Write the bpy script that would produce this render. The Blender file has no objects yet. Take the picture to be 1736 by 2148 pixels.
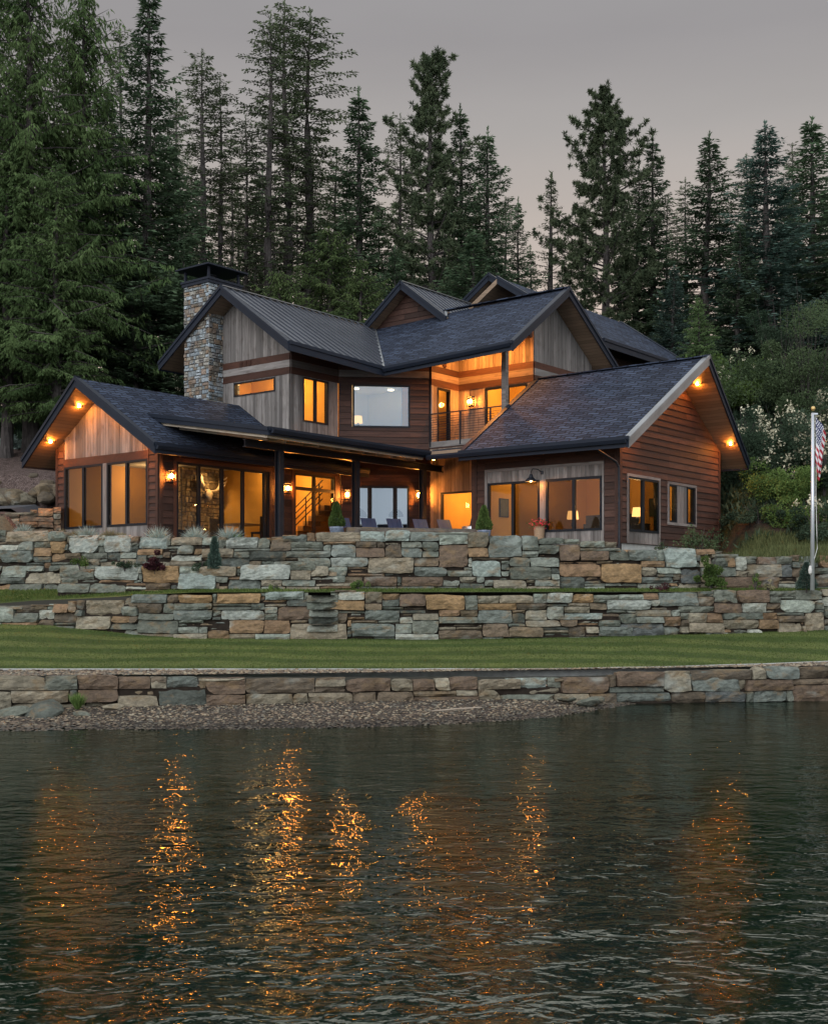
import bpy, math, random
import numpy as np
from mathutils import Vector, Matrix
R = math.radians
rnd = random.Random(7)
SC = bpy.context.scene
COL = SC.collection

# ---------------------------------------------------------------- camera
FPX, HOR, CXP = 2493.7, 1244.5, 868.0          # focal length, horizon row and centre column on a 1736 x 2148 sheet
WATER = -2.3                                   # camera height is z = 0, lake level 2.3 m below
cam_d = bpy.data.cameras.new("camera"); cam = bpy.data.objects.new("camera", cam_d); COL.objects.link(cam)
cam.location = (0, 0, 0); cam.rotation_euler = (R(90), 0, 0)
cam_d.sensor_fit = 'VERTICAL'; cam_d.sensor_height = 36.0; cam_d.sensor_width = 36.0
cam_d.lens = 36.0 * FPX / 2147.6
cam_d.shift_y = (HOR - 1073.8) / 2147.6
cam_d.clip_start = 0.1; cam_d.clip_end = 3000
SC.camera = cam

# ---------------------------------------------------------------- sky and sun (dusk, the sun low behind the camera)
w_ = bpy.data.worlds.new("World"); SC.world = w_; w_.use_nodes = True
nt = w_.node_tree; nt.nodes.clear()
def wn(t, **k):
    n = nt.nodes.new(t)
    for a, b in k.items(): setattr(n, a, b)
    return n
sky = wn('ShaderNodeTexSky'); sky.sky_type = 'NISHITA'; sky.sun_disc = False
sky.sun_elevation = R(4); sky.sun_rotation = R(205); sky.air_density = 1.0; sky.dust_density = 2.0; sky.ozone_density = 1.5
hs = wn('ShaderNodeHueSaturation'); hs.inputs['Saturation'].default_value = 0.35; hs.inputs['Value'].default_value = 0.9
nt.links.new(sky.outputs[0], hs.inputs['Color'])
bg1 = wn('ShaderNodeBackground'); bg1.inputs['Strength'].default_value = 0.13
nt.links.new(hs.outputs[0], bg1.inputs[0])
# thin overcast: warm mauve low down behind the trees, cooler overhead
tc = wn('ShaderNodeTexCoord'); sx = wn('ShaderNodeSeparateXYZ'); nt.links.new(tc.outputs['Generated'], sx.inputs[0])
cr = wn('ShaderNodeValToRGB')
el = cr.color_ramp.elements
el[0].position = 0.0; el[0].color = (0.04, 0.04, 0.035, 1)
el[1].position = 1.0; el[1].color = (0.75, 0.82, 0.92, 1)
for p, c in ((0.004, (1.0, 0.70, 0.56, 1)), (0.16, (0.72, 0.54, 0.44, 1)), (0.27, (0.455, 0.385, 0.338, 1)), (0.36, (0.325, 0.302, 0.290, 1)), (0.42, (0.262, 0.247, 0.250, 1)), (0.45, (0.27, 0.258, 0.262, 1)), (0.475, (2.1, 2.0, 1.84, 1)), (0.60, (1.45, 1.42, 1.36, 1)), (0.75, (0.9, 0.93, 0.98, 1))):  # bright band just above the view, added to lift water reflections and top light
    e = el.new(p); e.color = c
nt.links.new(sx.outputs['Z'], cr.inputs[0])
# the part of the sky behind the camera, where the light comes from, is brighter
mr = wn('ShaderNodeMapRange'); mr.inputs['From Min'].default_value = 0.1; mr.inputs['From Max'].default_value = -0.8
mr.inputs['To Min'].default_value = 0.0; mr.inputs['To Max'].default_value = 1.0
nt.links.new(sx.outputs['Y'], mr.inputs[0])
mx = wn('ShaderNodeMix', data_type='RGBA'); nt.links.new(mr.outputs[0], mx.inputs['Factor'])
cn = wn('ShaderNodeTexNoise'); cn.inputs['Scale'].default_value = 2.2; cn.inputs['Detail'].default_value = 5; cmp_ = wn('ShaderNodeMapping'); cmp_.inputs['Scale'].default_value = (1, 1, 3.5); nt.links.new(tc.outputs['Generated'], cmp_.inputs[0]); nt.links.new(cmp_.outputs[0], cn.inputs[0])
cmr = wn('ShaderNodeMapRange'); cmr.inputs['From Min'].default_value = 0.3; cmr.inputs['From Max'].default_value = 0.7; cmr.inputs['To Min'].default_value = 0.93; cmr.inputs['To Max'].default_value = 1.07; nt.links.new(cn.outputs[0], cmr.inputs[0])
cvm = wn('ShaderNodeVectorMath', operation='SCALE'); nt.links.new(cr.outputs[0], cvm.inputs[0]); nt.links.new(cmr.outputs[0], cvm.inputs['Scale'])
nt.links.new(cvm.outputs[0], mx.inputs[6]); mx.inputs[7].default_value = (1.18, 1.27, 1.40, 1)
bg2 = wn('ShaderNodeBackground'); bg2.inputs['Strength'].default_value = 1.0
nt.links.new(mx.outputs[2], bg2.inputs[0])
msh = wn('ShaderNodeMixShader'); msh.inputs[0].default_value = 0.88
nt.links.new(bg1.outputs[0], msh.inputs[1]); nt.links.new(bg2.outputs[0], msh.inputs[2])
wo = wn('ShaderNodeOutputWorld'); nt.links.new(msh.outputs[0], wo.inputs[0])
sun_d = bpy.data.lights.new("sun", 'SUN'); sun = bpy.data.objects.new("sun", sun_d); COL.objects.link(sun)
sun_d.energy = 1.0; sun_d.angle = R(35); sun_d.color = (0.97, 0.97, 1.0)
sun.rotation_euler = (R(68), 0, R(-25))
SC.view_settings.view_transform = 'Standard'; SC.view_settings.look = 'None'
SC.view_settings.exposure = 0.42; SC.view_settings.gamma = 1.0
SC.cycles.max_bounces = 7; SC.cycles.diffuse_bounces = 3; SC.cycles.glossy_bounces = 4
SC.cycles.transmission_bounces = 4; SC.cycles.transparent_max_bounces = 12; SC.cycles.caustics_reflective = False; SC.cycles.caustics_refractive = False
SC.cycles.sample_clamp_indirect = 30.0; SC.cycles.use_denoising = True

# ---------------------------------------------------------------- frames
AX = Vector((0.78297, -0.62206)); BX = Vector((0.62206, 0.78297)); ORG = Vector((-7.07552, 33.0))
def W(a, b, z): p = ORG + AX * a + BX * b; return Vector((p.x, p.y, z))          # house (a, b) to world
def at(px, py, Y): return Vector(((px - CXP) / FPX * Y, Y, (HOR - py) / FPX * Y))
def lerp_tab(tab, x):
    if x <= tab[0][0]: return tab[0][1]
    for (x0, y0), (x1, y1) in zip(tab, tab[1:]):
        if x <= x1: return y0 + (y1 - y0) * (x - x0) / (x1 - x0)
    return tab[-1][1]

OFF = {}
def tag(o, label=None, cat=None, group=None, kind=None):
    if label: o['label'] = label
    if cat: o['category'] = cat
    if group: o['group'] = group
    if kind: o['kind'] = kind
    return o
def thing(name, loc, label, cat, group=None):
    o = bpy.data.objects.new(name, None); COL.objects.link(o); o.location = loc; o.empty_display_size = 0.3
    OFF[o.name] = Vector(loc)
    return tag(o, label, cat, group)

class MB:
    """collects faces; every face has its uv (metres), a tone (r,g,b) and a material slot"""
    def __init__(s): s.v = []; s.f = []; s.uv = []; s.t = []; s.m = []
    def face(s, pts, uv=None, tone=(0.5, 0.5, 0.5), mi=0):
        i = len(s.v); s.v.extend([tuple(p) for p in pts]); s.f.append(tuple(range(i, i + len(pts))))
        if uv is None:
            p = [Vector(q) for q in pts]; n = (p[1] - p[0]).cross(p[2] - p[0])
            ax = max(range(3), key=lambda k: abs(n[k])) if n.length > 0 else 2
            k = [j for j in range(3) if j != ax]; uv = [(q[k[0]], q[k[1]]) for q in p]
        s.uv.extend(uv); s.t.append(tone); s.m.append(mi)
    def hull8(s, c, tone=(0.5, 0.5, 0.5), mi=0):      # c: 4 bottom, 4 top, same turning
        for q in ((3, 2, 1, 0), (4, 5, 6, 7), (0, 1, 5, 4), (1, 2, 6, 5), (2, 3, 7, 6), (3, 0, 4, 7)):
            s.face([c[k] for k in q], None, tone, mi)
    def box(s, fr, u0, u1, z0, z1, n0, n1, tone=(0.5, 0.5, 0.5), mi=0):
        c = [fr(u, z, n) for z in (z0, z1) for u, n in ((u0, n1), (u1, n1), (u1, n0), (u0, n0))]
        s.hull8(c, tone, mi)
    def wbox(s, x0, x1, y0, y1, z0, z1, tone=(0.5, 0.5, 0.5), mi=0):
        s.hull8([Vector(p) for p in ((x0, y0, z0), (x1, y0, z0), (x1, y1, z0), (x0, y1, z0), (x0, y0, z1), (x1, y0, z1), (x1, y1, z1), (x0, y1, z1))], tone, mi)
    def hbox(s, a0, a1, b0, b1, z0, z1, tone=(0.5, 0.5, 0.5), mi=0):
        s.hull8([W(*p) for p in ((a0, b0, z0), (a1, b0, z0), (a1, b1, z0), (a0, b1, z0), (a0, b0, z1), (a1, b0, z1), (a1, b1, z1), (a0, b1, z1))], tone, mi)
    def bar(s, p, q, wd, ht, tone=(0.5, 0.5, 0.5), mi=0, up=(0, 0, 1), drop=0.5):
        p = Vector(p); q = Vector(q); d = (q - p).normalized(); up = Vector(up)
        sd = d.cross(up); sd = sd.normalized() if sd.length > 1e-5 else Vector((1, 0, 0)); u2 = sd.cross(d).normalized()
        a = sd * wd / 2; lo = -u2 * ht * drop; hi = u2 * ht * (1 - drop)
        s.hull8([p - a + lo, p + a + lo, q + a + lo, q - a + lo, p - a + hi, p + a + hi, q + a + hi, q - a + hi], tone, mi)
    def tube(s, pts, rad, n=8, tone=(0.5, 0.5, 0.5), mi=0, caps=True):
        pts = [Vector(p) for p in pts]; rings = []
        for i, p in enumerate(pts):
            d = (pts[min(i + 1, len(pts) - 1)] - pts[max(i - 1, 0)]).normalized()
            a = d.cross(Vector((0, 0, 1))); a = a.normalized() if a.length > 1e-3 else Vector((1, 0, 0)); b = d.cross(a)
            r = rad[i] if isinstance(rad, (list, tuple)) else rad
            rings.append([p + (a * math.cos(2 * math.pi * k / n) + b * math.sin(2 * math.pi * k / n)) * r for k in range(n)])
        for r0, r1 in zip(rings, rings[1:]):
            for k in range(n): s.face([r0[k], r0[(k + 1) % n], r1[(k + 1) % n], r1[k]], None, tone, mi)
        if caps: s.face(rings[0][::-1], None, tone, mi); s.face(rings[-1], None, tone, mi)
    def lathe(s, c, prof, n=12, tone=(0.5, 0.5, 0.5), mi=0):     # prof: (radius, height)
        c = Vector(c); rg = [[c + Vector((r * math.cos(2 * math.pi * k / n), r * math.sin(2 * math.pi * k / n), z)) for k in range(n)] for r, z in prof]
        for r0, r1 in zip(rg, rg[1:]):
            for k in range(n): s.face([r0[k], r0[(k + 1) % n], r1[(k + 1) % n], r1[k]], None, tone, mi)
    def build(s, name, mats, parent=None, smooth=False, weld=False):
        off = Vector((0, 0, 0)); p = parent
        while p is not None:
            if p.name in OFF: off = off + OFF[p.name]
            p = p.parent
        me = bpy.data.meshes.new(name)
        me.from_pydata([tuple(Vector(v) - off) for v in s.v], [], s.f)
        if s.f:
            me.uv_layers.new(name="UVMap").data.foreach_set('uv', np.array(s.uv, dtype=np.float32).ravel())
            at_ = me.attributes.new("tone", 'FLOAT_COLOR', 'FACE')
            at_.data.foreach_set('color', np.array([(t[0], t[1], t[2], 1) for t in s.t], dtype=np.float32).ravel())
            me.polygons.foreach_set('material_index', np.array(s.m, dtype=np.int32))
        for m in (mats if isinstance(mats, (list, tuple)) else [mats]): me.materials.append(m)
        if weld or smooth:
            import bmesh
            bm = bmesh.new(); bm.from_mesh(me); bmesh.ops.remove_doubles(bm, verts=bm.verts, dist=1e-4); bm.to_mesh(me); bm.free()
        if smooth: me.polygons.foreach_set('use_smooth', [True] * len(me.polygons))
        me.update()
        o = bpy.data.objects.new(name, me); COL.objects.link(o)
        if parent is not None: o.parent = parent
        return o
def copy_tree(o, parent=None):
    c = o.copy(); COL.objects.link(c)
    if parent is not None: c.parent = parent
    for ch in list(o.children): copy_tree(ch, c)
    return c

# ---------------------------------------------------------------- materials
def mat(name):
    m = bpy.data.materials.new(name); m.use_nodes = True; t = m.node_tree; t.nodes.clear()
    out = t.nodes.new('ShaderNodeOutputMaterial'); return m, t, out
def nd(t, typ, inp=None, **k):
    n = t.nodes.new(typ)
    for a, b in k.items(): setattr(n, a, b)
    for a, b in (inp or {}).items():
        if isinstance(b, bpy.types.NodeSocket): t.links.new(b, n.inputs[a])
        else: n.inputs[a].default_value = b
    return n
def mixc(t, f, a, b, blend='MIX'):
    n = t.nodes.new('ShaderNodeMix'); n.data_type = 'RGBA'; n.blend_type = blend
    for s_, v in ((0, f), (6, a), (7, b)):
        if isinstance(v, bpy.types.NodeSocket): t.links.new(v, n.inputs[s_])
        else: n.inputs[s_].default_value = (*v, 1) if isinstance(v, (tuple, list)) and len(v) == 3 else v
    return n.outputs[2]
def ramp(t, fac, stops):
    n = t.nodes.new('ShaderNodeValToRGB'); e = n.color_ramp.elements
    while len(e) < len(stops): e.new(0.5)
    for el_, (p, c) in zip(e, stops): el_.position = p; el_.color = (*c, 1) if len(c) == 3 else c
    t.links.new(fac, n.inputs[0]); return n.outputs[0]
def uvmap(t, scale):
    tcn = t.nodes.new('ShaderNodeTexCoord')
    return nd(t, 'ShaderNodeMapping', {'Vector': tcn.outputs['UV'], 'Scale': scale}).outputs[0]
def posmap(t, scale, rot=(0, 0, 0)):
    g = t.nodes.new('ShaderNodeNewGeometry')
    return nd(t, 'ShaderNodeMapping', {'Vector': g.outputs['Position'], 'Scale': scale, 'Rotation': rot}).outputs[0]
def noise(t, vec, scale, detail=4, rough=0.55, dist=0.0):
    return nd(t, 'ShaderNodeTexNoise', {'Vector': vec, 'Scale': scale, 'Detail': detail, 'Roughness': rough, 'Distortion': dist}).outputs[0]
def bump(t, h, strength=0.5, dist=0.02): return nd(t, 'ShaderNodeBump', {'Height': h, 'Strength': strength, 'Distance': dist}).outputs[0]
def princ(t, out, color, rough=0.6, metal=0.0, normal=None, spec=0.5):
    p = t.nodes.new('ShaderNodeBsdfPrincipled')
    for k, v in (('Base Color', color), ('Roughness', rough), ('Metallic', metal), ('Specular IOR Level', spec)):
        if isinstance(v, bpy.types.NodeSocket): t.links.new(v, p.inputs[k])
        else: p.inputs[k].default_value = (*v, 1) if isinstance(v, (tuple, list)) and len(v) == 3 else v
    if normal is not None: t.links.new(normal, p.inputs['Normal'])
    t.links.new(p.outputs[0], out.inputs[0]); return p
def tone(t): return nd(t, 'ShaderNodeAttribute', attribute_name='tone')

def wood(name, c0, c1, c2, rough=0.7, knots=True):
    m, t, o = mat(name); tn = tone(t); sp = nd(t, 'ShaderNodeSeparateColor', {'Color': tn.outputs['Color']})
    v = uvmap(t, (0.9, 16, 1)); off = nd(t, 'ShaderNodeVectorMath', {0: v, 1: tn.outputs['Vector']}, operation='MULTIPLY_ADD')
    off.inputs[1].default_value = (1, 1, 1); 
    sc_ = nd(t, 'ShaderNodeVectorMath', {0: tn.outputs['Vector'], 'Scale': 37.0}, operation='SCALE'); t.links.new(sc_.outputs[0], off.inputs[2])
    g = noise(t, off.outputs[0], 1.6, 6, 0.65, 0.6)
    k = noise(t, uvmap(t, (1.2, 3.5, 1)), 2.2, 2, 0.5)
    col = ramp(t, g, [(0.25, c0), (0.52, c1), (0.8, c2)])
    tv = nd(t, 'ShaderNodeMapRange', {'Value': sp.outputs[0], 'To Min': 0.62, 'To Max': 1.38}).outputs[0]
    tcb = nd(t, 'ShaderNodeCombineColor', {'Red': tv, 'Green': tv, 'Blue': tv})
    col = mixc(t, 1.0, col, tcb.outputs[0], 'MULTIPLY')
    if knots:
        kk = ramp(t, k, [(0.0, (0.45, 0.4, 0.38)), (0.3, (0.75, 0.72, 0.7)), (0.45, (1, 1, 1))]); col = mixc(t, 1.0, col, kk, 'MULTIPLY')
    princ(t, o, col, rough, 0, bump(t, g, 0.35, 0.01), 0.3); return m
def plain(name, c, rough=0.5, metal=0.0, var=0.15, scale=3.0, spec=0.5, bmp=0.0):
    m, t, o = mat(name); n = noise(t, posmap(t, (1, 1, 1)), scale, 5)
    lo = tuple(x * (1 - var) for x in c); hi = tuple(min(1, x * (1 + var)) for x in c)
    col = ramp(t, n, [(0.3, lo), (0.7, hi)]); princ(t, o, col, rough, metal, bump(t, n, bmp, 0.02) if bmp else None, spec); return m

M = {}
M['brown'] = wood('stained_siding', (0.023, 0.0115, 0.0085), (0.046, 0.0215, 0.0148), (0.074, 0.036, 0.024))
M['grey'] = wood('weathered_boards', (0.085, 0.076, 0.070), (0.165, 0.150, 0.138), (0.27, 0.25, 0.235))
M['timber'] = wood('barn_timber', (0.10, 0.075, 0.055), (0.18, 0.135, 0.10), (0.28, 0.22, 0.17))
M['band'] = wood('brown_band', (0.030, 0.013, 0.0085), (0.055, 0.022, 0.013), (0.075, 0.030, 0.018))
def soffit_mat():
    m, t, o = mat('soffit_boards')
    br = nd(t, 'ShaderNodeTexBrick', {'Vector': uvmap(t, (1, 1, 1)), 'Color1': (0.27, 0.185, 0.12, 1), 'Color2': (0.20, 0.135, 0.085, 1), 'Mortar': (0.05, 0.03, 0.02, 1),
        'Scale': 1.0, 'Mortar Size': 0.004, 'Brick Width': 2.7, 'Row Height': 0.14, 'Bias': 0.0}, offset=0.37)
    g = noise(t, uvmap(t, (1.0, 22, 1)), 2.0, 5); k = noise(t, uvmap(t, (3, 7, 1)), 2.0, 2)
    col = mixc(t, 0.5, br.outputs[0], ramp(t, g, [(0.3, (0.55, 0.55, 0.55)), (0.7, (1.3, 1.3, 1.3))]), 'MULTIPLY')
    col = mixc(t, 1.0, col, ramp(t, k, [(0.22, (0.4, 0.35, 0.3)), (0.3, (1, 1, 1))]), 'MULTIPLY')
    princ(t, o, col, 0.6, 0, bump(t, br.outputs[1], -0.5, 0.004)); return m
M['soffit'] = soffit_mat()
def shingle_mat():
    m, t, o = mat('asphalt_shingles')
    # wavy laminated shingles: rows shifted by a triangle wave so the lower edge zigzags
    tcn = t.nodes.new('ShaderNodeTexCoord'); s = nd(t, 'ShaderNodeSeparateXYZ', {0: tcn.outputs['UV']})
    pp = nd(t, 'ShaderNodeMath', {0: s.outputs[0], 1: 0.30}, operation='PINGPONG').outputs[0]
    st = nd(t, 'ShaderNodeMapRange', {'Value': pp, 'From Min': 0.09, 'From Max': 0.21, 'To Min': 0.0, 'To Max': 0.055}).outputs[0]
    y2 = nd(t, 'ShaderNodeMath', {0: s.outputs[1], 1: st}, operation='ADD').outputs[0]
    cb = nd(t, 'ShaderNodeCombineXYZ', {0: s.outputs[0], 1: y2})
    br = nd(t, 'ShaderNodeTexBrick', {'Vector': cb.outputs[0], 'Color1': (0.046, 0.060, 0.092, 1), 'Color2': (0.017, 0.022, 0.036, 1), 'Mortar': (0.006, 0.0065, 0.009, 1),
        'Scale': 1.0, 'Mortar Size': 0.022, 'Mortar Smooth': 0.2, 'Brick Width': 0.42, 'Row Height': 0.15}, offset=0.41)
    g = noise(t, uvmap(t, (1, 1, 1)), 160.0, 2); g2 = noise(t, uvmap(t, (1, 1, 1)), 0.7, 3)
    col = mixc(t, 1.0, br.outputs[0], ramp(t, g, [(0.3, (0.65, 0.65, 0.65)), (0.7, (1.4, 1.4, 1.4))]), 'MULTIPLY')
    col = mixc(t, 1.0, col, ramp(t, g2, [(0.3, (0.86, 0.86, 0.86)), (0.7, (1.12, 1.12, 1.12))]), 'MULTIPLY')
    fr = nd(t, 'ShaderNodeMath', {0: y2, 1: 0.15}, operation='MODULO').outputs[0]
    hgt = nd(t, 'ShaderNodeMath', {0: fr, 1: -1.0}, operation='MULTIPLY').outputs[0]
    princ(t, o, col, 0.9, 0, bump(t, hgt, 0.5, 0.25), 0.12); return m
M['shingle'] = shingle_mat()
M['fascia'] = plain('dark_metal_trim', (0.011, 0.015, 0.024), 0.5, 0.0, 0.12, 2.0, 0.18)
M['flash'] = plain('light_metal_trim', (0.20, 0.21, 0.215), 0.35, 0.6, 0.2, 1.5)
M['metalroof'] = plain('standing_seam_metal', (0.066, 0.072, 0.086), 0.42, 0.35, 0.12, 1.2, 0.3)
M['steel'] = plain('black_steel', (0.012, 0.014, 0.019), 0.45, 0.0, 0.2, 4.0, 0.25)
M['frame'] = plain('black_window_frame', (0.007, 0.010, 0.014), 0.4, 0.0, 0.1, 3.0, 0.2)
M['concrete'] = plain('concrete', (0.34, 0.35, 0.33), 0.85, 0, 0.2, 6.0, 0.3, 0.2)
M['rafter'] = wood('rafter_wood', (0.20, 0.16, 0.12), (0.30, 0.25, 0.19), (0.38, 0.32, 0.25))
def glass_mat(name='window_glass', tint=(0.92, 0.94, 0.92), refl=1.0, gc=(1, 1, 1)):
    m, t, o = mat(name)
    n = noise(t, posmap(t, (1, 1, 1)), 1.1, 1)
    lw = nd(t, 'ShaderNodeFresnel', {'IOR': 1.45}); f = nd(t, 'ShaderNodeMath', {0: lw.outputs[0], 1: 0.85 * refl}, operation='MULTIPLY', use_clamp=True)
    tr = nd(t, 'ShaderNodeBsdfTransparent', {'Color': (*tint, 1)}); gl = nd(t, 'ShaderNodeBsdfGlossy', {'Roughness': 0.02, 'Color': (*gc, 1), 'Normal': bump(t, n, 0.06, 0.05)})
    mx_ = nd(t, 'ShaderNodeMixShader', {0: f.outputs[0], 1: tr.outputs[0], 2: gl.outputs[0]}); t.links.new(mx_.outputs[0], o.inputs[0]); return m
M['glass'] = glass_mat()
M['glass_coated'] = glass_mat('coated_window_glass', (0.60, 0.68, 0.74), 6.8, (0.78, 0.90, 1.0))
M['screen'] = glass_mat('insect_screen', (0.42, 0.40, 0.38), 0.5)
def emis(name, c, s):
    m, t, o = mat(name); e = nd(t, 'ShaderNodeEmission', {'Color': (*c, 1), 'Strength': s}); t.links.new(e.outputs[0], o.inputs[0]); return m
AMB = (1.0, 0.37, 0.075)
M['bulb'] = emis('lit_bulb', (1.0, 0.29, 0.035), 420.0)
M['glow'] = emis('lit_downlight', (1.0, 0.30, 0.04), 1500.0)
M['glow2'] = emis('lit_small_downlight', (1.0, 0.40, 0.08), 60.0)
M['ceil_glow'] = emis('lit_ceiling_light', (1.0, 0.72, 0.42), 5.0)
M['shade'] = emis('lit_lamp_shade', (1.0, 0.50, 0.15), 1.6)
def stone_mat():
    m, t, o = mat('wall_stone'); tn = tone(t)
    v = posmap(t, (1, 1, 1.8)); n1 = noise(t, v, 2.3, 6, 0.6, 0.4); n2 = noise(t, v, 9.0, 5, 0.7); n3 = noise(t, v, 1.1, 3)
    col = mixc(t, 1.0, tn.outputs['Color'], ramp(t, n2, [(0.25, (0.42, 0.42, 0.42)), (0.5, (0.95, 0.95, 0.95)), (0.75, (1.45, 1.45, 1.4))]), 'MULTIPLY')
    col = mixc(t, ramp(t, n1, [(0.53, (0, 0, 0)), (0.66, (0.6, 0.6, 0.6))]), col, (0.22, 0.135, 0.06))       # rust staining
    col = mixc(t, ramp(t, n3, [(0.60, (0, 0, 0)), (0.70, (0.45, 0.45, 0.45))]), col, (0.36, 0.40, 0.36))        # pale lichen
    vn = nd(t, 'ShaderNodeTexNoise', {'Vector': v, 'Scale': 3.0, 'Detail': 8, 'Roughness': 0.7}).outputs[0]
    col = mixc(t, 0.20, col, (0.135, 0.145, 0.115)); gr_ = noise(t, posmap(t, (1, 1, 1)), 1.7, 6, 0.75); col = mixc(t, 1.0, col, ramp(t, gr_, [(0.3, (0.55, 0.56, 0.54)), (0.5, (0.92, 0.92, 0.92)), (0.75, (1.2, 1.2, 1.18))]), 'MULTIPLY')
    princ(t, o, col, 0.88, 0, bump(t, vn, 1.0, 0.10), 0.2); return m
M['stone'] = stone_mat()
# ================================================================ house
P = 0.655                                                 # roof pitch
def frame(a0, b0, a1, b1):
    d = Vector((a1 - a0, b1 - b0)); d.normalize(); n = Vector((d.y, -d.x))
    def f(u, z, off=0.0): q = Vector((a0, b0)) + d * u + n * off; return W(q.x, q.y, z)
    f.d = d; f.n = n; f.o = (a0, b0); f.len = math.hypot(a1 - a0, b1 - b0); return f
def clip(poly, outline):
    for i in range(len(outline)):
        A_, B_ = outline[i], outline[(i + 1) % len(outline)]; out = []
        side = lambda p: (B_[0] - A_[0]) * (p[1] - A_[1]) - (B_[1] - A_[1]) * (p[0] - A_[0])
        for j in range(len(poly)):
            p, q = poly[j], poly[(j + 1) % len(poly)]; sp, sq = side(p), side(q)
            if sp >= 0: out.append(p)
            if sp * sq < 0: k = sp / (sp - sq); out.append((p[0] + (q[0] - p[0]) * k, p[1] + (q[1] - p[1]) * k))
        poly = out
        if len(poly) < 3: return []
    return poly
def minus(rect, holes):
    rs = [rect]
    for h in holes:
        nr = []
        for (u0, u1, z0, z1) in rs:
            if h[0] >= u1 or h[1] <= u0 or h[2] >= z1 or h[3] <= z0: nr.append((u0, u1, z0, z1)); continue
            if h[0] > u0: nr.append((u0, h[0], z0, z1))
            if h[1] < u1: nr.append((h[1], u1, z0, z1))
            m0, m1 = max(u0, h[0]), min(u1, h[1])
            if h[2] > z0: nr.append((m0, m1, z0, h[2]))
            if h[3] < z1: nr.append((m0, m1, h[3], z1))
        rs = nr
    return rs
def slab(mb, fr, poly, n0, fn, tn, vert, mi=0):
    fp = [fr(u, z, fn(u, z)) for u, z in poly]; bp = [fr(u, z, n0) for u, z in poly]
    uv = [(z, u) if vert else (u, z) for u, z in poly]
    mb.face(fp, uv, tn, mi)
    for i in range(len(poly)):
        j = (i + 1) % len(poly); mb.face([bp[i], bp[j], fp[j], fp[i]], [uv[i], uv[j], uv[j], uv[i]], tn, mi)
def clad(mb, fr, outline, holes, kind, n0=0.0, mi=0, step=None):
    us = [p[0] for p in outline]; zs = [p[1] for p in outline]; u0, u1, z0, z1 = min(us), max(us), min(zs), max(zs)
    if kind == 'lap':
        st = step or 0.195; z = z0
        while z < z1 - 0.005:
            zt = min(z + st, z1); cuts = [u0]; u = u0 + rnd.uniform(0.6, 3.2)
            while u < u1 - 0.5: cuts.append(u); u += rnd.uniform(1.8, 4.0)
            cuts.append(u1)
            for c0, c1 in zip(cuts, cuts[1:]):
                tn = (rnd.random(), rnd.random(), rnd.random())
                for r in minus((c0 + 0.002, c1 - 0.002, z, zt), holes):
                    p = clip([(r[0], r[2]), (r[1], r[2]), (r[1], r[3]), (r[0], r[3])], outline)
                    if p: slab(mb, fr, p, n0, lambda u_, z_: n0 + 0.008 + 0.026 * (zt - z_) / st, tn, False, mi)
            z += st
    else:
        u = u0
        while u < u1 - 0.005:
            st = step or rnd.choice((0.10, 0.14, 0.14, 0.18)); ut = min(u + st, u1); tn = (rnd.random(), rnd.random(), rnd.random()); pr = n0 + rnd.uniform(0.016, 0.024)
            for r in minus((u + 0.003, ut - 0.004, z0, z1), holes):
                p = clip([(r[0], r[2]), (r[1], r[2]), (r[1], r[3]), (r[0], r[3])], outline)
                if p: slab(mb, fr, p, n0, lambda u_, z_: pr, tn, True, mi)
            u += st
def backing(mb, fr, outline, holes, t0=-0.14, t1=0.0, mi=0):
    us = [p[0] for p in outline]; zs = [p[1] for p in outline]
    for r in minus((min(us), max(us), min(zs), max(zs)), holes):
        p = clip([(r[0], r[2]), (r[1], r[2]), (r[1], r[3]), (r[0], r[3])], outline)
        if not p: continue
        fp = [fr(u, z, t1) for u, z in p]; bp = [fr(u, z, t0) for u, z in p]
        mb.face(fp, p, (0.5,) * 3, mi); mb.face(bp[::-1], p[::-1], (0.5,) * 3, mi + 1)
        for i in range(len(p)):
            j = (i + 1) % len(p); mb.face([bp[i], bp[j], fp[j], fp[i]], None, (0.5,) * 3, mi)
M['inner'] = plain('plaster', (0.62, 0.56, 0.45), 0.8, 0, 0.05, 2.0, 0.2)
M['dark'] = plain('wall_sheathing', (0.02, 0.012, 0.01), 0.8, 0, 0.2)
rect = lambda u0, u1, z0, z1: [(u0, z0), (u1, z0), (u1, z1), (u0, z1)]

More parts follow.
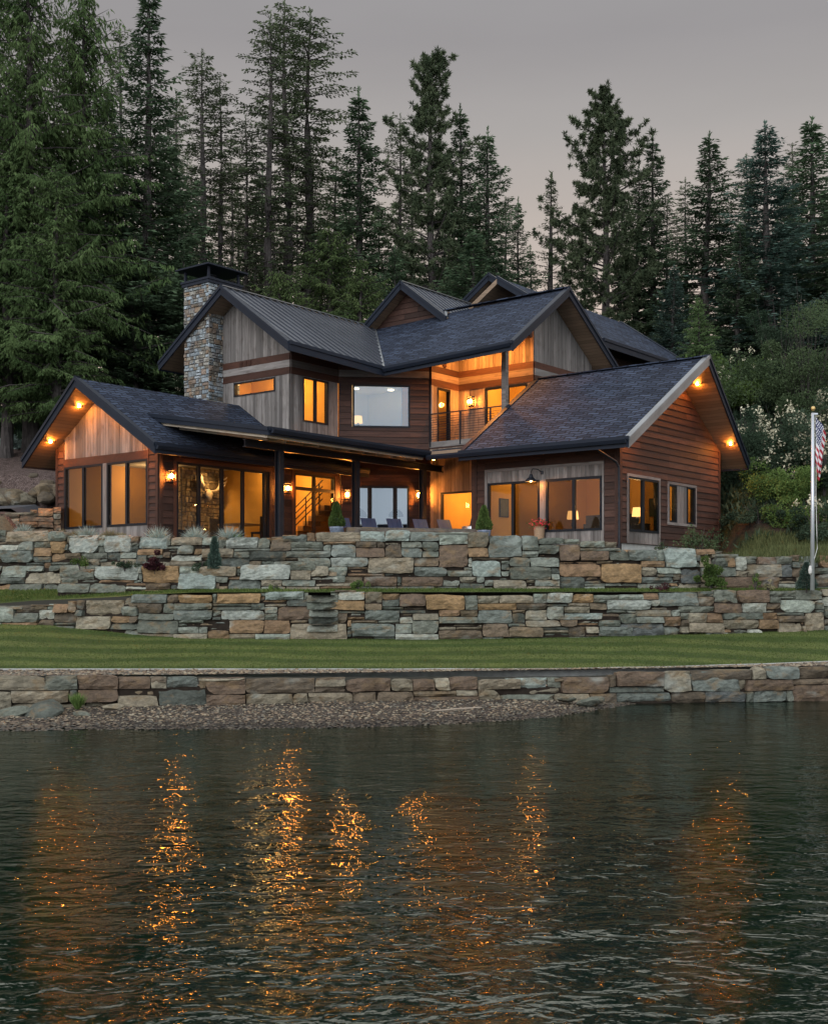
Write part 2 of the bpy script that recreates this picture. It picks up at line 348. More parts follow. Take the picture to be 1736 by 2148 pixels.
house = thing('house', W(2, 8, 1.2), 'large lakeside lodge of brown and grey boards with dark gabled roofs and lit windows', 'house')
def wall(name, fr, outline, holes, parts, label=None):
    """one wall of the house; parts: list of (kind, outline, material key, n0)"""
    keys = []; mb = MB(); mats = [M['dark'], M['inner']]
    backing(mb, fr, outline, holes)
    for kind, ol, key, n0 in parts:
        if key not in keys: keys.append(key); mats.append(M[key])
        mi = 2 + keys.index(key)
        if kind == 'board':                                # a single flat board
            u0, u1, z0, z1 = ol; tn = (rnd.random(), rnd.random(), rnd.random())
            for r in minus((u0, u1, z0, z1), holes):
                slab(mb, fr, rect(*r), n0, lambda u, z: n0 + 0.03, tn, (u1 - u0) < (z1 - z0), mi)
        else: clad(mb, fr, ol, holes, kind, n0, mi)
    o = mb.build(name, mats, house)
    if label: o['label'] = label
    return o
def window(fr, u0, u1, z0, z1, mull=(), screens=(), name='window', fw=0.06, transoms=(), depth=0.05, out=0.045, label=None, glass='glass'):
    mb = MB()
    mb.box(fr, u0, u1, z0, z0 + fw, -depth, out); mb.box(fr, u0, u1, z1 - fw, z1, -depth, out)
    mb.box(fr, u0, u0 + fw, z0 + fw, z1 - fw, -depth, out - 0.001); mb.box(fr, u1 - fw, u1, z0 + fw, z1 - fw, -depth, out - 0.001)
    for m_ in mull: mb.box(fr, m_ - 0.045, m_ + 0.045, z0 + fw, z1 - fw, -depth, out - 0.002)
    for tz in transoms: mb.box(fr, u0 + fw, u1 - fw, tz - 0.05, tz + 0.05, -depth, out - 0.003)
    f = mb.build(name, M['frame'], house)
    if label: f['label'] = label
    us = [u0 + fw] + [x for m_ in mull for x in (m_ - 0.045, m_ + 0.045)] + [u1 - fw]
    for i in range(0, len(us), 2):
        g = MB(); a, b = us[i], us[i + 1]
        g.face([fr(a, z0 + fw, 0.0), fr(b, z0 + fw, 0.0), fr(b, z1 - fw, 0.0), fr(a, z1 - fw, 0.0)])
        g.build('pane', M[glass], f)
        if (i // 2) in screens:
            s = MB(); s.face([fr(a, z0 + fw, 0.022), fr(b, z0 + fw, 0.022), fr(b, z1 - fw, 0.022), fr(a, z1 - fw, 0.022)]); s.build('insect_screen', M['screen'], f)
    return f

FL = 1.42   # ground floor level
# ---- left wing, gable wall (runs along a at b = 0)
f1 = frame(-4.75, 0, 0, 0); o1 = [(0, 1.15), (4.75, 1.15), (4.75, 4.33), (2.375, 5.885), (0, 4.33)]
h1 = [(0.448, 2.285, 1.92, 3.77), (2.479, 4.303, 1.92, 3.77)]
wall('wall', f1, o1, h1, [
    ('vert', [(0.45, 4.01), (4.31, 4.01), (4.31, 4.62), (2.375, 5.885), (0.45, 4.62)], 'grey', 0.004),
    ('board', (0.44, 4.31, 3.775, 4.01), 'band', 0.006), ('lap', rect(0.11, 0.40, 1.15, 4.40), 'brown', 0.0), ('lap', rect(4.35, 4.64, 1.15, 4.40), 'brown', 0.0),
    ('board', (0.0, 0.11, 1.15, 4.36), 'brown', 0.008), ('board', (4.64, 4.75, 1.15, 4.36), 'brown', 0.008), ('board', (0.40, 0.445, 1.15, 4.52), 'brown', 0.008), ('board', (4.305, 4.35, 1.15, 4.50), 'brown', 0.008),
    ('board', (2.29, 2.474, 1.15, 3.77), 'grey', 0.006), ('vert', rect(0.45, 2.285, 1.15, 1.915), 'grey', 0.0), ('vert', rect(2.479, 4.30, 1.15, 1.915), 'grey', 0.0)])
window(f1, 0.448, 2.285, 1.92, 3.77, (1.36,), (1,), label='tall sliding window on the left of the wing gable')
window(f1, 2.479, 4.303, 1.92, 3.77, (3.375,), (1,), label='tall sliding window on the right of the wing gable')
# ---- left wing, courtyard wall (runs along b at a = 0)
f2 = frame(0, 0, 0, 7.47); o2 = rect(0, 7.47, 1.15, 4.36)
h2 = [(0.596, 4.23, 1.30, 3.71), (5.33, 7.20, 1.30, 3.77)]
wall('wall', f2, o2, h2, [('lap', rect(0.12, 7.47, 1.15, 4.36), 'brown', 0.0), ('board', (0.0, 0.12, 1.15, 4.36), 'brown', 0.008),
    ('board', (0.50, 4.33, 3.715, 3.83), 'band', 0.03), ('board', (4.235, 4.33, 1.3, 3.71), 'band', 0.03), ('board', (0.50, 0.592, 1.3, 3.71), 'band', 0.03),
    ('board', (5.22, 5.325, 1.3, 3.86), 'band', 0.03), ('board', (5.325, 7.3, 3.775, 3.86), 'band', 0.03), ('board', (7.205, 7.3, 1.3, 3.775), 'band', 0.03)])
window(f2, 0.596, 4.23, 1.36, 3.71, (1.443, 2.324, 3.157, 4.062), name='sliding_door', fw=0.07, label='wide five panel glass sliding door on the left wing')
window(f2, 5.33, 7.20, 1.36, 3.77, (6.242,), (1,), name='sliding_door', transoms=(3.30,), label='glass patio door with a transom above')
# ---- facet, ground floor and upper floor
f3 = frame(0, 7.54, 2.08, 9.62); L3 = f3.len; k2 = math.sqrt(2)
h3 = [((x0) * k2, (x1) * k2, z0, z1) for x0, x1, z0, z1 in ((0.40, 0.655, 1.36, 3.51), (0.675, 1.245, 1.36, 3.51), (1.265, 1.575, 1.36, 3.51))]
wall('wall', f3, rect(0, L3, 1.15, 4.75), h3, [('lap', rect(0, L3, 1.15, 4.75), 'brown', 0.0)])
for q in h3: window(f3, *q, name='window', fw=0.055, glass='glass_coated')
h4 = [(0.296 * k2, 1.614 * k2, 5.45, 6.84)]
f4 = frame(-0.05, 7.49, 2.05, 9.59); L4 = f4.len
wall('wall', f4, rect(0, L4, 4.75, 7.42), h4, [('lap', rect(0, L4, 4.75, 7.085), 'brown', 0.0), ('board', (0, L4, 7.09, 7.31), 'grey', 0.012), ('board', (0, L4, 7.315, 7.42), 'band', 0.008)])
window(f4, 0.296 * k2 + 0.04, 1.614 * k2 + 0.05, 5.45, 6.84, (), name='picture_window', fw=0.05, glass='glass_coated')
for x0, x1, za, zb in ((0, 1.0, 8.08, 7.425), (L4 - 1.0, L4, 7.425, 8.1)):
    mb = MB(); mb.face([f4(x0, 7.42, 0), f4(x1, 7.42, 0), f4(x1, zb, 0), f4(x0, za, 0)]); mb.build('wall_infill', M['brown'], house)
# ---- courtyard wood wall (b = 9.62), ground
f5 = frame(2.08, 9.62, 5.05, 9.62)
h5 = [(0.46, 2.9, 1.36, 3.30)]
wall('wall', f5, rect(0, 2.97, 1.15, 4.75), h5, [('vert', rect(0, 2.97, 1.15, 4.75), 'timber', 0.0)])
window(f5, 0.46, 2.9, 1.36, 3.30, (), name='window')
f5b = frame(5.03, 9.62, 5.03, 8.1)     # short return facing left
mb = MB(); mb.box(frame(5.03, 8.03, 5.03, 9.6), 0, 1.57, 1.15, 4.6, -0.14, 0.0); mb.build('return_wall', M['brown'], house)
# ---- upper left block: gable wall b = 5.27
f6 = frame(-4.75, 5.27, -0.08, 5.27); c6 = 4.75
o6 = [(0, 3.9), (4.67, 3.9), (4.67, 8.10), (2.375, 9.58), (0, 8.03)]
h6 = [(c6 - 2.607, c6 - 0.736, 6.39, 6.84)]
wall('wall', f6, o6, h6, [('vert', [(1.6, 3.95), (4.63, 3.95), (4.63, 6.87), (1.6, 6.87)], 'grey', 0.0), ('vert', [(1.6, 7.53), (4.63, 7.53), (4.63, 8.10), (2.375, 9.58), (1.6, 9.06)], 'grey', 0.0),
    ('board', (1.6, 4.67, 6.87, 7.087), 'band', 0.006), ('board', (1.6, 4.67, 7.09, 7.31), 'grey', 0.008), ('board', (1.6, 4.67, 7.313, 7.528), 'band', 0.006),
    ('board', (4.63, 4.67, 3.95, 6.87), 'grey', 0.004), ('board', (4.63, 4.67, 7.53, 8.08), 'grey', 0.004)])
window(f6, *h6[0], name='window', fw=0.04, label='long low horizontal window beside the chimney')
mb = MB()
for k in range(3):
    for j in range(4): mb.box(f6, 2.42 + k * 0.2, 2.56 + k * 0.2, 7.33 + j * 0.045, 7.36 + j * 0.045, 0.03, 0.06)
mb.build('wall_vent', M['band'], house)
# ---- upper left block: courtyard wall a = -0.07
f7 = frame(-0.07, 5.27, -0.07, 7.50)
h7 = [(0.53, 1.695, 5.443, 6.845)]
wall('wall', f7, rect(0, 2.2, 4.36, 8.10), h7, [('vert', rect(0.0, 2.18, 4.4, 6.87), 'grey', 0.0), ('vert', rect(0.0, 2.2, 7.53, 8.1), 'brown', 0.0),
    ('board', (0, 2.2, 6.87, 7.087), 'band', 0.006), ('board', (0, 2.2, 7.09, 7.31), 'grey', 0.008), ('board', (0, 2.2, 7.313, 7.528), 'band', 0.006)])
window(f7, *h7[0], mull=(1.11,), name='window', fw=0.045, label='paired casement window on the upper left block')
# ---- balcony recess walls
f8 = frame(2.1, 9.62, 2.1, 11.17)
h8 = [(0.32, 1.03, 4.98, 6.84)]
wall('wall', f8, [(0, 4.75), (1.55, 4.75), (1.55, 9.08), (0, 8.10)], h8, [('vert', rect(0.10, 1.55, 4.98, 6.87), 'timber', 0.0), ('board', (0, 0.10, 4.75, 6.87), 'grey', 0.006),
    ('vert', [(0, 7.53), (1.55, 7.53), (1.55, 9.08), (0, 8.10)], 'timber', 0.0), ('board', (0, 1.55, 6.87, 7.087), 'band', 0.006), ('board', (0, 1.55, 7.09, 7.31), 'timber', 0.008), ('board', (0, 1.55, 7.313, 7.528), 'band', 0.006)])
window(f8, *h8[0], name='balcony_door', fw=0.07)
mb = MB()
for j in range(5): mb.box(f8, 0.62, 0.80, 7.58 + j * 0.05, 7.612 + j * 0.05, 0.02, 0.06)
mb.build('wall_vent', M['band'], house)
f9 = frame(2.1, 11.17, 5.12, 11.17)
h9 = [(1.11, 2.78, 4.98, 6.84)]
wall('wall', f9, rect(0, 3.02, 4.75, 9.1), h9, [('vert', rect(0, 3.02, 4.98, 6.87), 'timber', 0.0), ('vert', rect(0, 3.02, 7.53, 9.1), 'timber', 0.0),
    ('board', (0, 3.02, 6.87, 7.087), 'band', 0.006), ('board', (0, 3.02, 7.09, 7.31), 'timber', 0.008), ('board', (0, 3.02, 7.313, 7.528), 'band', 0.006)])
window(f9, 1.11, 2.78, 4.98, 6.84, (2.0,), name='balcony_slider', fw=0.06)
# ---- upper right gable wall a = 5.12
f10 = frame(5.12, 11.17, 5.12, 14.85)
o10 = [(0, 4.4), (3.68, 4.4), (3.68, 7.93), (0.93, 9.73), (0, 9.10)]
wall('wall', f10, o10, [], [('vert', [(0.0, 7.53), (3.68, 7.53), (3.68, 7.93), (0.93, 9.73), (0, 9.10)], 'grey', 0.0), ('vert', rect(0, 3.68, 4.4, 6.87), 'grey', 0.0),
    ('board', (0, 3.68, 6.87, 7.087), 'band', 0.006), ('board', (0, 3.68, 7.09, 7.31), 'grey', 0.008), ('board', (0, 3.68, 7.313, 7.528), 'band', 0.006)])
# ---- right wing front wall b = 8.015
f11 = frame(5.03, 8.015, 9.95, 8.015); q = lambda a: a - 5.03
h11 = [(q(5.53), q(7.356), 1.36, 3.31), (q(7.578), q(9.421), 1.78, 3.30)]
s0, s1 = q(5.418), q(9.486)
wall('wall', f11, rect(0, 4.92, 1.15, 4.60), h11 , [
    ('lap', rect(0.10, s0 - 0.003, 1.36, 4.60), 'brown', 0.0), ('lap', rect(s1 + 0.003, 4.80, 1.36, 4.60), 'brown', 0.0), ('lap', rect(s0, s1, 3.725, 4.60), 'brown', 0.0),
    ('board', (0, 0.10, 1.2, 4.6), 'brown', 0.008), ('board', (4.80, 4.92, 1.36, 4.6), 'brown', 0.008), ('board', (s0, s1, 3.64, 3.72), 'grey', 0.012), ('board', (s0, s0 + 0.09, 1.36, 3.64), 'grey', 0.012),
    ('board', (s1 - 0.05, s1, 1.36, 3.64), 'grey', 0.012), ('vert', rect(s0 + 0.09, s1 - 0.05, 3.315, 3.64), 'grey', 0.0), ('vert', rect(q(7.36), q(7.575), 1.36, 3.315), 'grey', 0.0), ('vert', rect(q(7.575), s1 - 0.05, 1.36, 1.78), 'grey', 0.0)])
window(f11, *h11[0], mull=(q(6.425),), screens=(1,), name='sliding_door', label='sliding glass door of the right wing with a dark screen')
window(f11, *h11[1], mull=(q(8.505),), screens=(0,), name='window', label='wide sliding window with a bed lamp behind it')
# ---- right wing gable wall a = 9.95
f12 = frame(9.95, 8.015, 9.95, 14.58); q = lambda b: b - 8.015
o12 = [(0, 1.41), (6.565, 1.41), (6.565, 4.58), (3.2825, 6.735), (0, 4.58)]
h12 = [(q(8.499), q(10.342), 1.757, 3.30), (q(10.992), q(11.527), 2.129, 3.255), (q(12.226), q(12.79), 2.129, 3.255)]
c0_, c1_ = (q(8.41), q(10.426)), (q(10.907), q(12.86))
sur = [(c0_[0], c0_[1], 1.42, 3.379), (c1_[0], c1_[1], 2.045, 3.335)]
mbw = wall('wall', f12, o12, h12, [
    ('board', (c0_[0], c0_[1], 3.305, 3.379), 'grey', 0.02), ('board', (c0_[0], c0_[0] + 0.085, 1.42, 3.305), 'grey', 0.02), ('board', (c0_[1] - 0.08, c0_[1], 1.42, 3.305), 'grey', 0.02), ('vert', rect(c0_[0] + 0.085, c0_[1] - 0.08, 1.42, 1.752), 'grey', 0.0),
    ('board', (c1_[0], c1_[1], 3.258, 3.335), 'grey', 0.02), ('board', (c1_[0], c1_[1], 2.045, 2.126), 'grey', 0.02), ('board', (c1_[0], c1_[0] + 0.08, 2.126, 3.258), 'grey', 0.02), ('board', (c1_[1] - 0.065, c1_[1], 2.126, 3.258), 'grey', 0.02),
    ('vert', rect(q(11.53), q(12.223), 2.126, 3.258), 'grey', 0.0)])
mb = MB(); clad(mb, f12, o12, sur, 'lap', 0.0, 0)
slab(mb, f12, rect(-0.03, 0.10, 1.41, 4.6), 0.0, lambda u, z: 0.045, (0.4, 0.3, 0.5), True); slab(mb, f12, rect(6.48, 6.60, 1.41, 4.56), 0.0, lambda u, z: 0.045, (0.4, 0.3, 0.5), True)
mb.build('lap_siding', M['brown'], house)
window(f12, *h12[0], mull=(q(9.40),), screens=(1,), name='window', label='sliding window of the right gable with a glowing table lamp behind it')
window(f12, *h12[1], name='window', fw=0.05, label='narrow window on the right gable, nearer one')
window(f12, *h12[2], name='window', fw=0.05, label='narrow window on the right gable, farther one')
mb = MB(); mb.hbox(5.2, 9.93, 8.05, 14.56, 0.2, 1.405); mb.build('foundation', M['concrete'], house)
# walls that close the back of the house
mb = MB()
mb.hbox(-4.75, -4.6, 0.02, 5.25, 1.1, 4.3); mb.hbox(-4.75, -4.6, 5.4, 14.0, 1.1, 7.9)
mb.hbox(-4.6, 5.0, 14.72, 14.85, 1.1, 7.8)
mb.hbox(5.2, 9.8, 14.45, 14.57, 1.42, 4.5)
mb.build('rear_wall', [M['brown'], M['brown']], house)

# ---------------------------------------------------------------- roofs
def roof(top, mtop, edges, name='roof', thick=0.20, label=None, fh=0.24, uvdir=None, trim='fascia', soff=0.02):
    """top: list of (a,b,z) seen from above counter clockwise; edges: indices of edges with a fascia"""
    pts = [W(*p) for p in top]; n = (pts[1] - pts[0]).cross(pts[2] - pts[0]).normalized()
    if n.z < 0: n = -n
    ev = Vector((n.y, -n.x, 0)).normalized(); up = n.cross(ev); up = up if up.z > 0 else -up
    uv = [(p.dot(ev), p.dot(up)) for p in pts]
    mb = MB(); mb.face(pts, uv); low = [p - Vector((0, 0, thick)) for p in pts]
    mb.face(low[::-1], uv[::-1], (0.5,) * 3, 1)
    for i in range(len(pts)):
        j = (i + 1) % len(pts); mb.face([low[i], low[j], pts[j], pts[i]], None, (0.5,) * 3, 1)
    r = mb.build(name, [M[mtop], M['soffit']], house)
    if label: r['label'] = label
    cen = sum(pts, Vector()) / len(pts)
    for i in edges:
        j = (i + 1) % len(pts); p, q_ = pts[i], pts[j]; d = (q_ - p); o = Vector((d.y, -d.x, 0)).normalized()
        if (cen - p).dot(o) > 0: o = -o
        fb = MB(); t0, t1 = 0.004, 0.045; e = d.normalized() * 0.035
        c = []
        for zz in (-fh - soff, 0.03):
            for (pt, s_, k) in ((p, -1, t0), (q_, 1, t0), (q_, 1, t1), (p, -1, t1)):
                c.append(pt + o * k + e * s_ + Vector((0, 0, zz)))
        fb.hull8(c); c2 = []
        for zz in (-0.06, 0.042):
            for (pt, s_, k) in ((p, -1, t1 + .001), (q_, 1, t1 + .001), (q_, 1, t1 + 0.035), (p, -1, t1 + 0.035)):
                c2.append(pt + o * k + e * s_ + Vector((0, 0, zz)))
        fb.hull8(c2); c3 = []
        for zz in (0.031, 0.045):
            for (pt, s_, k) in ((p, -1, t1 + .02), (q_, 1, t1 + .02), (q_, 1, -0.11), (p, -1, -0.11)):
                c3.append(pt + o * k + e * s_ * 0.9 + Vector((0, 0, zz)))
        fb.hull8(c3)
        fb.build('fascia', M[trim] if not isinstance(trim, dict) else M[trim.get(i, 'fascia')], r)
    return r
def gutter(r, p, q_, side):
    p, q_ = W(*p), W(*q_); d = (q_ - p).normalized(); o = Vector((d.y, -d.x, 0)).normalized() * side
    mb = MB(); c = lambda k, z: [x + o * k + Vector((0, 0, z)) for x in (p, q_)]
    prof = [(0.05, -0.02), (0.05, -0.15), (0.12, -0.15), (0.17, -0.06), (0.17, -0.01), (0.155, -0.01), (0.155, -0.05), (0.11, -0.13), (0.065, -0.13), (0.065, -0.02)]
    L = [c(k, z) for k, z in prof]
    for i in range(len(L)):
        j = (i + 1) % len(L); mb.face([L[i][0], L[i][1], L[j][1], L[j][0]])
    for s_ in (0, 1): mb.face([L[k][s_] for k in (0, 1, 2, 3)])
    mb.build('gutter', M['fascia'], r)
# left wing
zr = 6.10; zl = lambda a, z0=zr, ar=-2.375: z0 - P * abs(a - ar)
r = roof([(-2.375, -1.0, zr), (0.80, -0.78, zl(0.80)), (0.78, 7.95, zl(0.78)), (-0.09, 7.45, zl(-0.09)), (-0.09, 5.30, zl(-0.09)), (-2.375, 5.30, zr)], 'shingle', [0, 1], label='shingled slope of the left wing towards the courtyard')
gutter(r, (0.80, -0.80, zl(0.80)), (0.78, 7.9, zl(0.78)), 1)
roof([(-2.375, -1.0, zr), (-2.375, 5.30, zr), (-5.50, 5.30, zl(-5.5)), (-5.50, -0.64, zl(-5.5))], 'shingle', [2, 3], label='far slope of the left wing roof')
# upper left metal roof
zr = 9.80
z1 = lambda a: 9.80 - P * abs(a + 2.375)
z2 = lambda b: 9.96 - P * abs(b - 12.1)
Vb = (1.50, 7.93, 7.25); Vt = (-2.43, 12.10, 9.80)
rm = roof([(-2.375, 4.5, 9.80), (1.18, 3.93, z1(1.18)), Vb, Vt], 'metalroof', [0, 1], label='standing seam metal slope of the upper left roof')
roof([(-2.375, 4.5, 9.80), (-2.375, 14.0, 9.80), (-5.50, 14.0, z1(-5.5)), (-5.50, 4.57, z1(-5.5))], 'metalroof', [2, 3], label='far slope of the upper left roof')
# seams
mb = MB(); b = 4.2
while b < 12.0:
    s_top = W(-2.39, max(b, 4.52), 9.80 + 0.012)
    # clip run at eave line or valley
    if b < 7.93: ae = 1.18 + (b - 3.93) / 4.0 * 0.32
    else: ae = 1.50 - (b - 7.93) / (12.1 - 7.93) * (1.50 + 2.43)
    a_s = -2.375 if b >= 4.5 else -2.375 + (4.5 - b) / 0.57 * 3.555
    if ae - a_s > 0.15:
        p, q_ = W(a_s, b, z1(a_s) + 0.022), W(ae - 0.02, b, z1(ae - 0.02) + 0.022); mb.bar(p, q_, 0.028, 0.042)
    b += 0.34
mb.build('seams', M['metalroof'], rm)
mb = MB(); mb.bar(W(-2.375, 4.48, 9.835), W(-2.42, 12.08, 9.835), 0.16, 0.03); mb.build('ridge_cap', M['flash'], rm)
mb = MB(); mb.bar(W(1.50, 7.93, 7.27), W(-2.43, 12.1, 9.83), 0.07, 0.035); mb.build('valley_flashing', M['flash'], rm)
# main shingle roof
Af, Ap, Ab = (6.08, 8.47, z2(8.47)), (5.85, 12.1, 9.96), (5.87, 15.35, z2(15.35))
rs = roof([Vt, Vb, Af, Ap], 'shingle', [1, 2], label='broad shingled slope of the main roof facing the lake')
gutter(rs, (1.55, 7.93, 7.25), (6.05, 8.47, z2(8.47)), 1)
roof([Vt, Ap, Ab, (-2.43, 15.35, z2(15.35))], 'shingle', [1, 2], label='back slope of the main roof')
mb = MB(); mb.bar(W(-2.4, 12.1, 9.975), W(5.85, 12.1, 9.985), 0.24, 0.03); mb.build('ridge_cap', M['shingle'], rs)
# dormer gable standing on the main ridge (metal roof)
P2 = 0.76; zd = lambda a: 11.10 - P2 * abs(a + 0.68)
rd = roof([(-0.68, 11.5, 11.10), (1.32, 11.5, zd(1.32)), (1.32, 12.0, zd(1.32)), (0.80, 12.1, zd(0.80)), (0.80, 18.5, zd(0.8)), (-0.68, 18.5, 11.10)], 'metalroof', [0], label='small metal roof of the middle gable')
roof([(-0.68, 11.5, 11.10), (-0.68, 18.5, 11.10), (-2.50, 18.5, zd(-2.5)), (-2.50, 11.5, zd(-2.5))], 'metalroof', [3], label='far slope of the middle gable roof')
mb = MB()
for k in range(18): 
    b = 11.7 + k * 0.34; ae = 1.28 if b < 12.0 else 0.82
    mb.bar(W(-0.66, b, zd(-0.66) + 0.022), W(ae, b, zd(ae) + 0.022), 0.028, 0.042)
mb.build('seams', M['metalroof'], rd)
mb = MB(); mb.bar(W(-0.68, 11.48, 11.135), W(-0.68, 18.5, 11.135), 0.16, 0.03); mb.build('ridge_cap', M['flash'], rd)
mb = MB(); mb.bar(W(1.34, 11.45, 9.60), W(0.86, 12.1, 9.985), 0.09, 0.03); mb.build('valley_flashing', M['flash'], rd)
fd = frame(-2.4, 12.0, 1.0, 12.0)
wall('wall', fd, [(0.0, 9.7), (3.4, 9.7), (3.3, 9.75), (1.72, 10.88), (0.1, 9.70)][:1] + [(3.4, 9.7), (1.72, 10.92)], [], [('lap', [(0, 9.7), (3.4, 9.7), (1.72, 10.92)], 'brown', 0.0)])
# rear gable with grey boards
zg = lambda a: 12.55 - 0.68 * abs(a + 0.70)
rg = roof([(-0.70, 17.0, 12.55), (1.80, 17.0, zg(1.8)), (1.80, 25.0, zg(1.8)), (-0.70, 25.0, 12.55)], 'shingle', [0, 1], label='shingled roof of the rear grey gable')
roof([(-0.70, 17.0, 12.55), (-0.70, 25.0, 12.55), (-3.30, 25.0, zg(-3.3)), (-3.30, 17.0, zg(-3.3))], 'shingle', [3], label='far slope of the rear grey gable')
fg = frame(-3.0, 17.55, 1.4, 17.55)
wall('wall', fg, [(0, 9.0), (4.4, 9.0), (4.4, 10.8), (2.3, 12.30), (0, 10.7)], [], [('vert', [(0, 9.0), (2.7, 9.0), (2.7, 12.0), (2.3, 12.30), (0, 10.7)], 'grey', 0.0), ('vert', [(2.72, 9.0), (4.4, 9.0), (4.4, 10.8), (2.72, 12.0)], 'brown', 0.0)])
# rear right roof
zq = lambda a: 8.83 + P * (5.5 - a)
rq = roof([(1.10, 15.0, zq(1.1)), (5.5, 15.0, zq(5.5)), (5.5, 23.0, zq(5.5)), (1.10, 24.4, zq(1.1))], 'shingle', [0, 1, 2], label='long shingled rear roof at the right')
roof([(1.10, 15.0, zq(1.1)), (1.10, 24.4, zq(1.1)), (-3.3, 23.0, zq(5.5)), (-3.3, 15.0, zq(5.5))], 'shingle', [2], label='far slope of the rear roof')
fq = frame(4.7, 14.9, 4.7, 22.5)
wall('wall', fq, rect(0, 7.6, 4.0, 9.1), [], [('lap', rect(0, 7.6, 4.0, 9.1), 'brown', 0.0)])
# right wing
zr = 6.96; z3 = lambda b: 6.96 - P * abs(b - 11.3)
rr = roof([(5.17, 11.3, zr), (5.17, 7.08, z3(7.08)), (10.76, 7.04, z3(7.04)), (11.08, 11.3, zr)], 'shingle', [0, 1, 2], trim={2: 'flash'}, label='big shingled slope of the right wing')
gutter(rr, (4.0, 7.06, z3(7.06)), (10.75, 7.02, z3(7.04)), 1)
roof([(5.17, 11.3, zr), (11.08, 11.3, zr), (10.56, 15.42, z3(15.42)), (5.17, 15.42, z3(15.42))], 'shingle', [1, 2], label='far slope of the right wing roof')
mb = MB(); mb.bar(W(5.14, 11.3, 6.975), W(11.08, 11.3, 6.975), 0.24, 0.03); mb.build('ridge_cap', M['shingle'], rr)
# patio roof: low metal roof wrapping the courtyard
pz = lambda a: 4.29 + 0.166 * (3.9 - a); qz = lambda b: 4.27 + 0.166 * (b - 7.08)
pt = 0.15
pr = roof([(-0.95, 0.36, pz(-0.95)), (3.9, 0.40, pz(3.9)), (3.9, 7.08, pz(3.9)), (1.75, 9.23, pz(1.75)), (-0.04, 7.5, pz(-0.04)), (-0.04, 5.3, pz(-0.04)), (-0.95, 5.25, pz(-0.95))], 'metalroof', [0, 1], name='patio_roof', thick=pt, fh=0.16, label='low dark metal roof over the patio')
qr = roof([(3.9, 7.08, 4.29), (5.15, 7.08, 4.29), (5.15, 9.6, qz(9.6)), (2.1, 9.6, qz(9.6)), (1.75, 9.25, qz(9.25))], 'metalroof', [], name='patio_roof', thick=pt, label='small metal roof below the balcony')
mb = MB(); b = 0.7
while b < 7.4: mb.bar(W(3.86, b, pz(3.86) + 0.02), W(0.02, b, pz(0.02) + 0.02), 0.028, 0.04); b += 0.34
for k in range(4): mb.bar(W(4.1 + k * 0.3, 7.12, 4.32), W(4.1 + k * 0.3, 9.55, qz(9.55) + 0.02), 0.028, 0.04)
mb.build('seams', M['metalroof'], pr)
gutter(pr, (3.92, 0.42, 4.31), (3.92, 7.1, 4.31), 1)
b = 0.75
while b < 8.6:                       # rafters
    mb = MB(); a1 = 3.55 if b < 7.0 else 3.55 - (b - 7.0)
    a0 = 0.05 if b < 7.5 else b - 7.45
    mb.bar(W(a0, b, pz(a0) - pt - 0.01), W(a1, b, pz(a1) - pt - 0.01), 0.09, 0.15, (rnd.random(), .5, .5), 0, (0, 0, 1), 1.0); mb.build('rafter', M['rafter'], pr); b += 0.64
mb = MB(); mb.bar(W(3.80, 0.42, pz(3.8) - pt), W(3.80, 7.0, pz(3.8) - pt), 0.06, 0.10, (0.8, .5, .5), 0, (0, 0, 1), 1.0); mb.bar(W(-0.6, 0.45, pz(-0.6) - pt), W(3.8, 0.45, pz(3.8) - pt), 0.06, 0.10, (0.8, .5, .5), 0, (0, 0, 1), 1.0)
mb.build('edge_board', M['rafter'], pr)
mb = MB()                            # steel beam (I section)
mb.bar(W(2.6, 0.78, 4.15), W(2.6, 9.55, 4.15), 0.14, 0.022); mb.bar(W(2.6, 0.78, 3.96), W(2.6, 9.55, 3.96), 0.14, 0.022); mb.bar(W(2.6, 0.78, 4.055), W(2.6, 9.55, 4.055), 0.02, 0.17)
mb.build('beam', M['steel'], house)
for b in (2.10, 5.31, 8.555):
    mb = MB(); z0 = 1.30
    for s_ in (-1, 1): mb.bar(W(2.6 + s_ * 0.085, b, z0), W(2.6 + s_ * 0.085, b, 3.95), 0.16, 0.02, up=(AX.x, AX.y, 0))
    mb.bar(W(2.6, b, z0), W(2.6, b, 3.95), 0.02, 0.15, up=(AX.x, AX.y, 0)); mb.build('post', M['steel'], house)
# balcony
mb = MB(); mb.hbox(2.12, 5.12, 9.66, 11.15, 4.80, 4.975); bal = mb.build('balcony', M['grey'], house)
mb = MB(); fb_ = frame(1.95, 9.63, 5.12, 9.63); clad(mb, fb_, rect(0, 3.17, 4.70, 4.80), [], 'lap', 0.0, 0); slab(mb, fb_, rect(0, 3.2, 4.80, 4.985), 0.0, lambda u, z: 0.03, (0.6, .4, .4), False, 1)
mb.build('deck_edge', [M['brown'], M['grey']], bal)
mb = MB(); z0, z1_ = 4.98, 5.90
for a in (2.10, 3.32, 4.50): mb.bar(W(a, 9.60, z0 - 0.15), W(a, 9.60, z1_), 0.035, 0.045, up=(AX.x, AX.y, 0))
mb.bar(W(1.95, 9.60, z1_), W(5.0, 9.60, z1_), 0.045, 0.035)
for k in range(10): zz = 5.07 + k * 0.079; mb.bar(W(1.93, 9.60, zz), W(5.0, 9.60, zz), 0.014, 0.014)
mb.build('railing', M['steel'], bal)
mb = MB(); mb.hbox(4.95, 5.11, 9.56, 9.72, 4.98, 8.08); mb.build('balcony_post', M['grey'], house)
mb = MB(); mb.hbox(4.9, 5.6, 10.2, 10.34, 8.1, 8.3); mb.build('beam', M['band'], house)
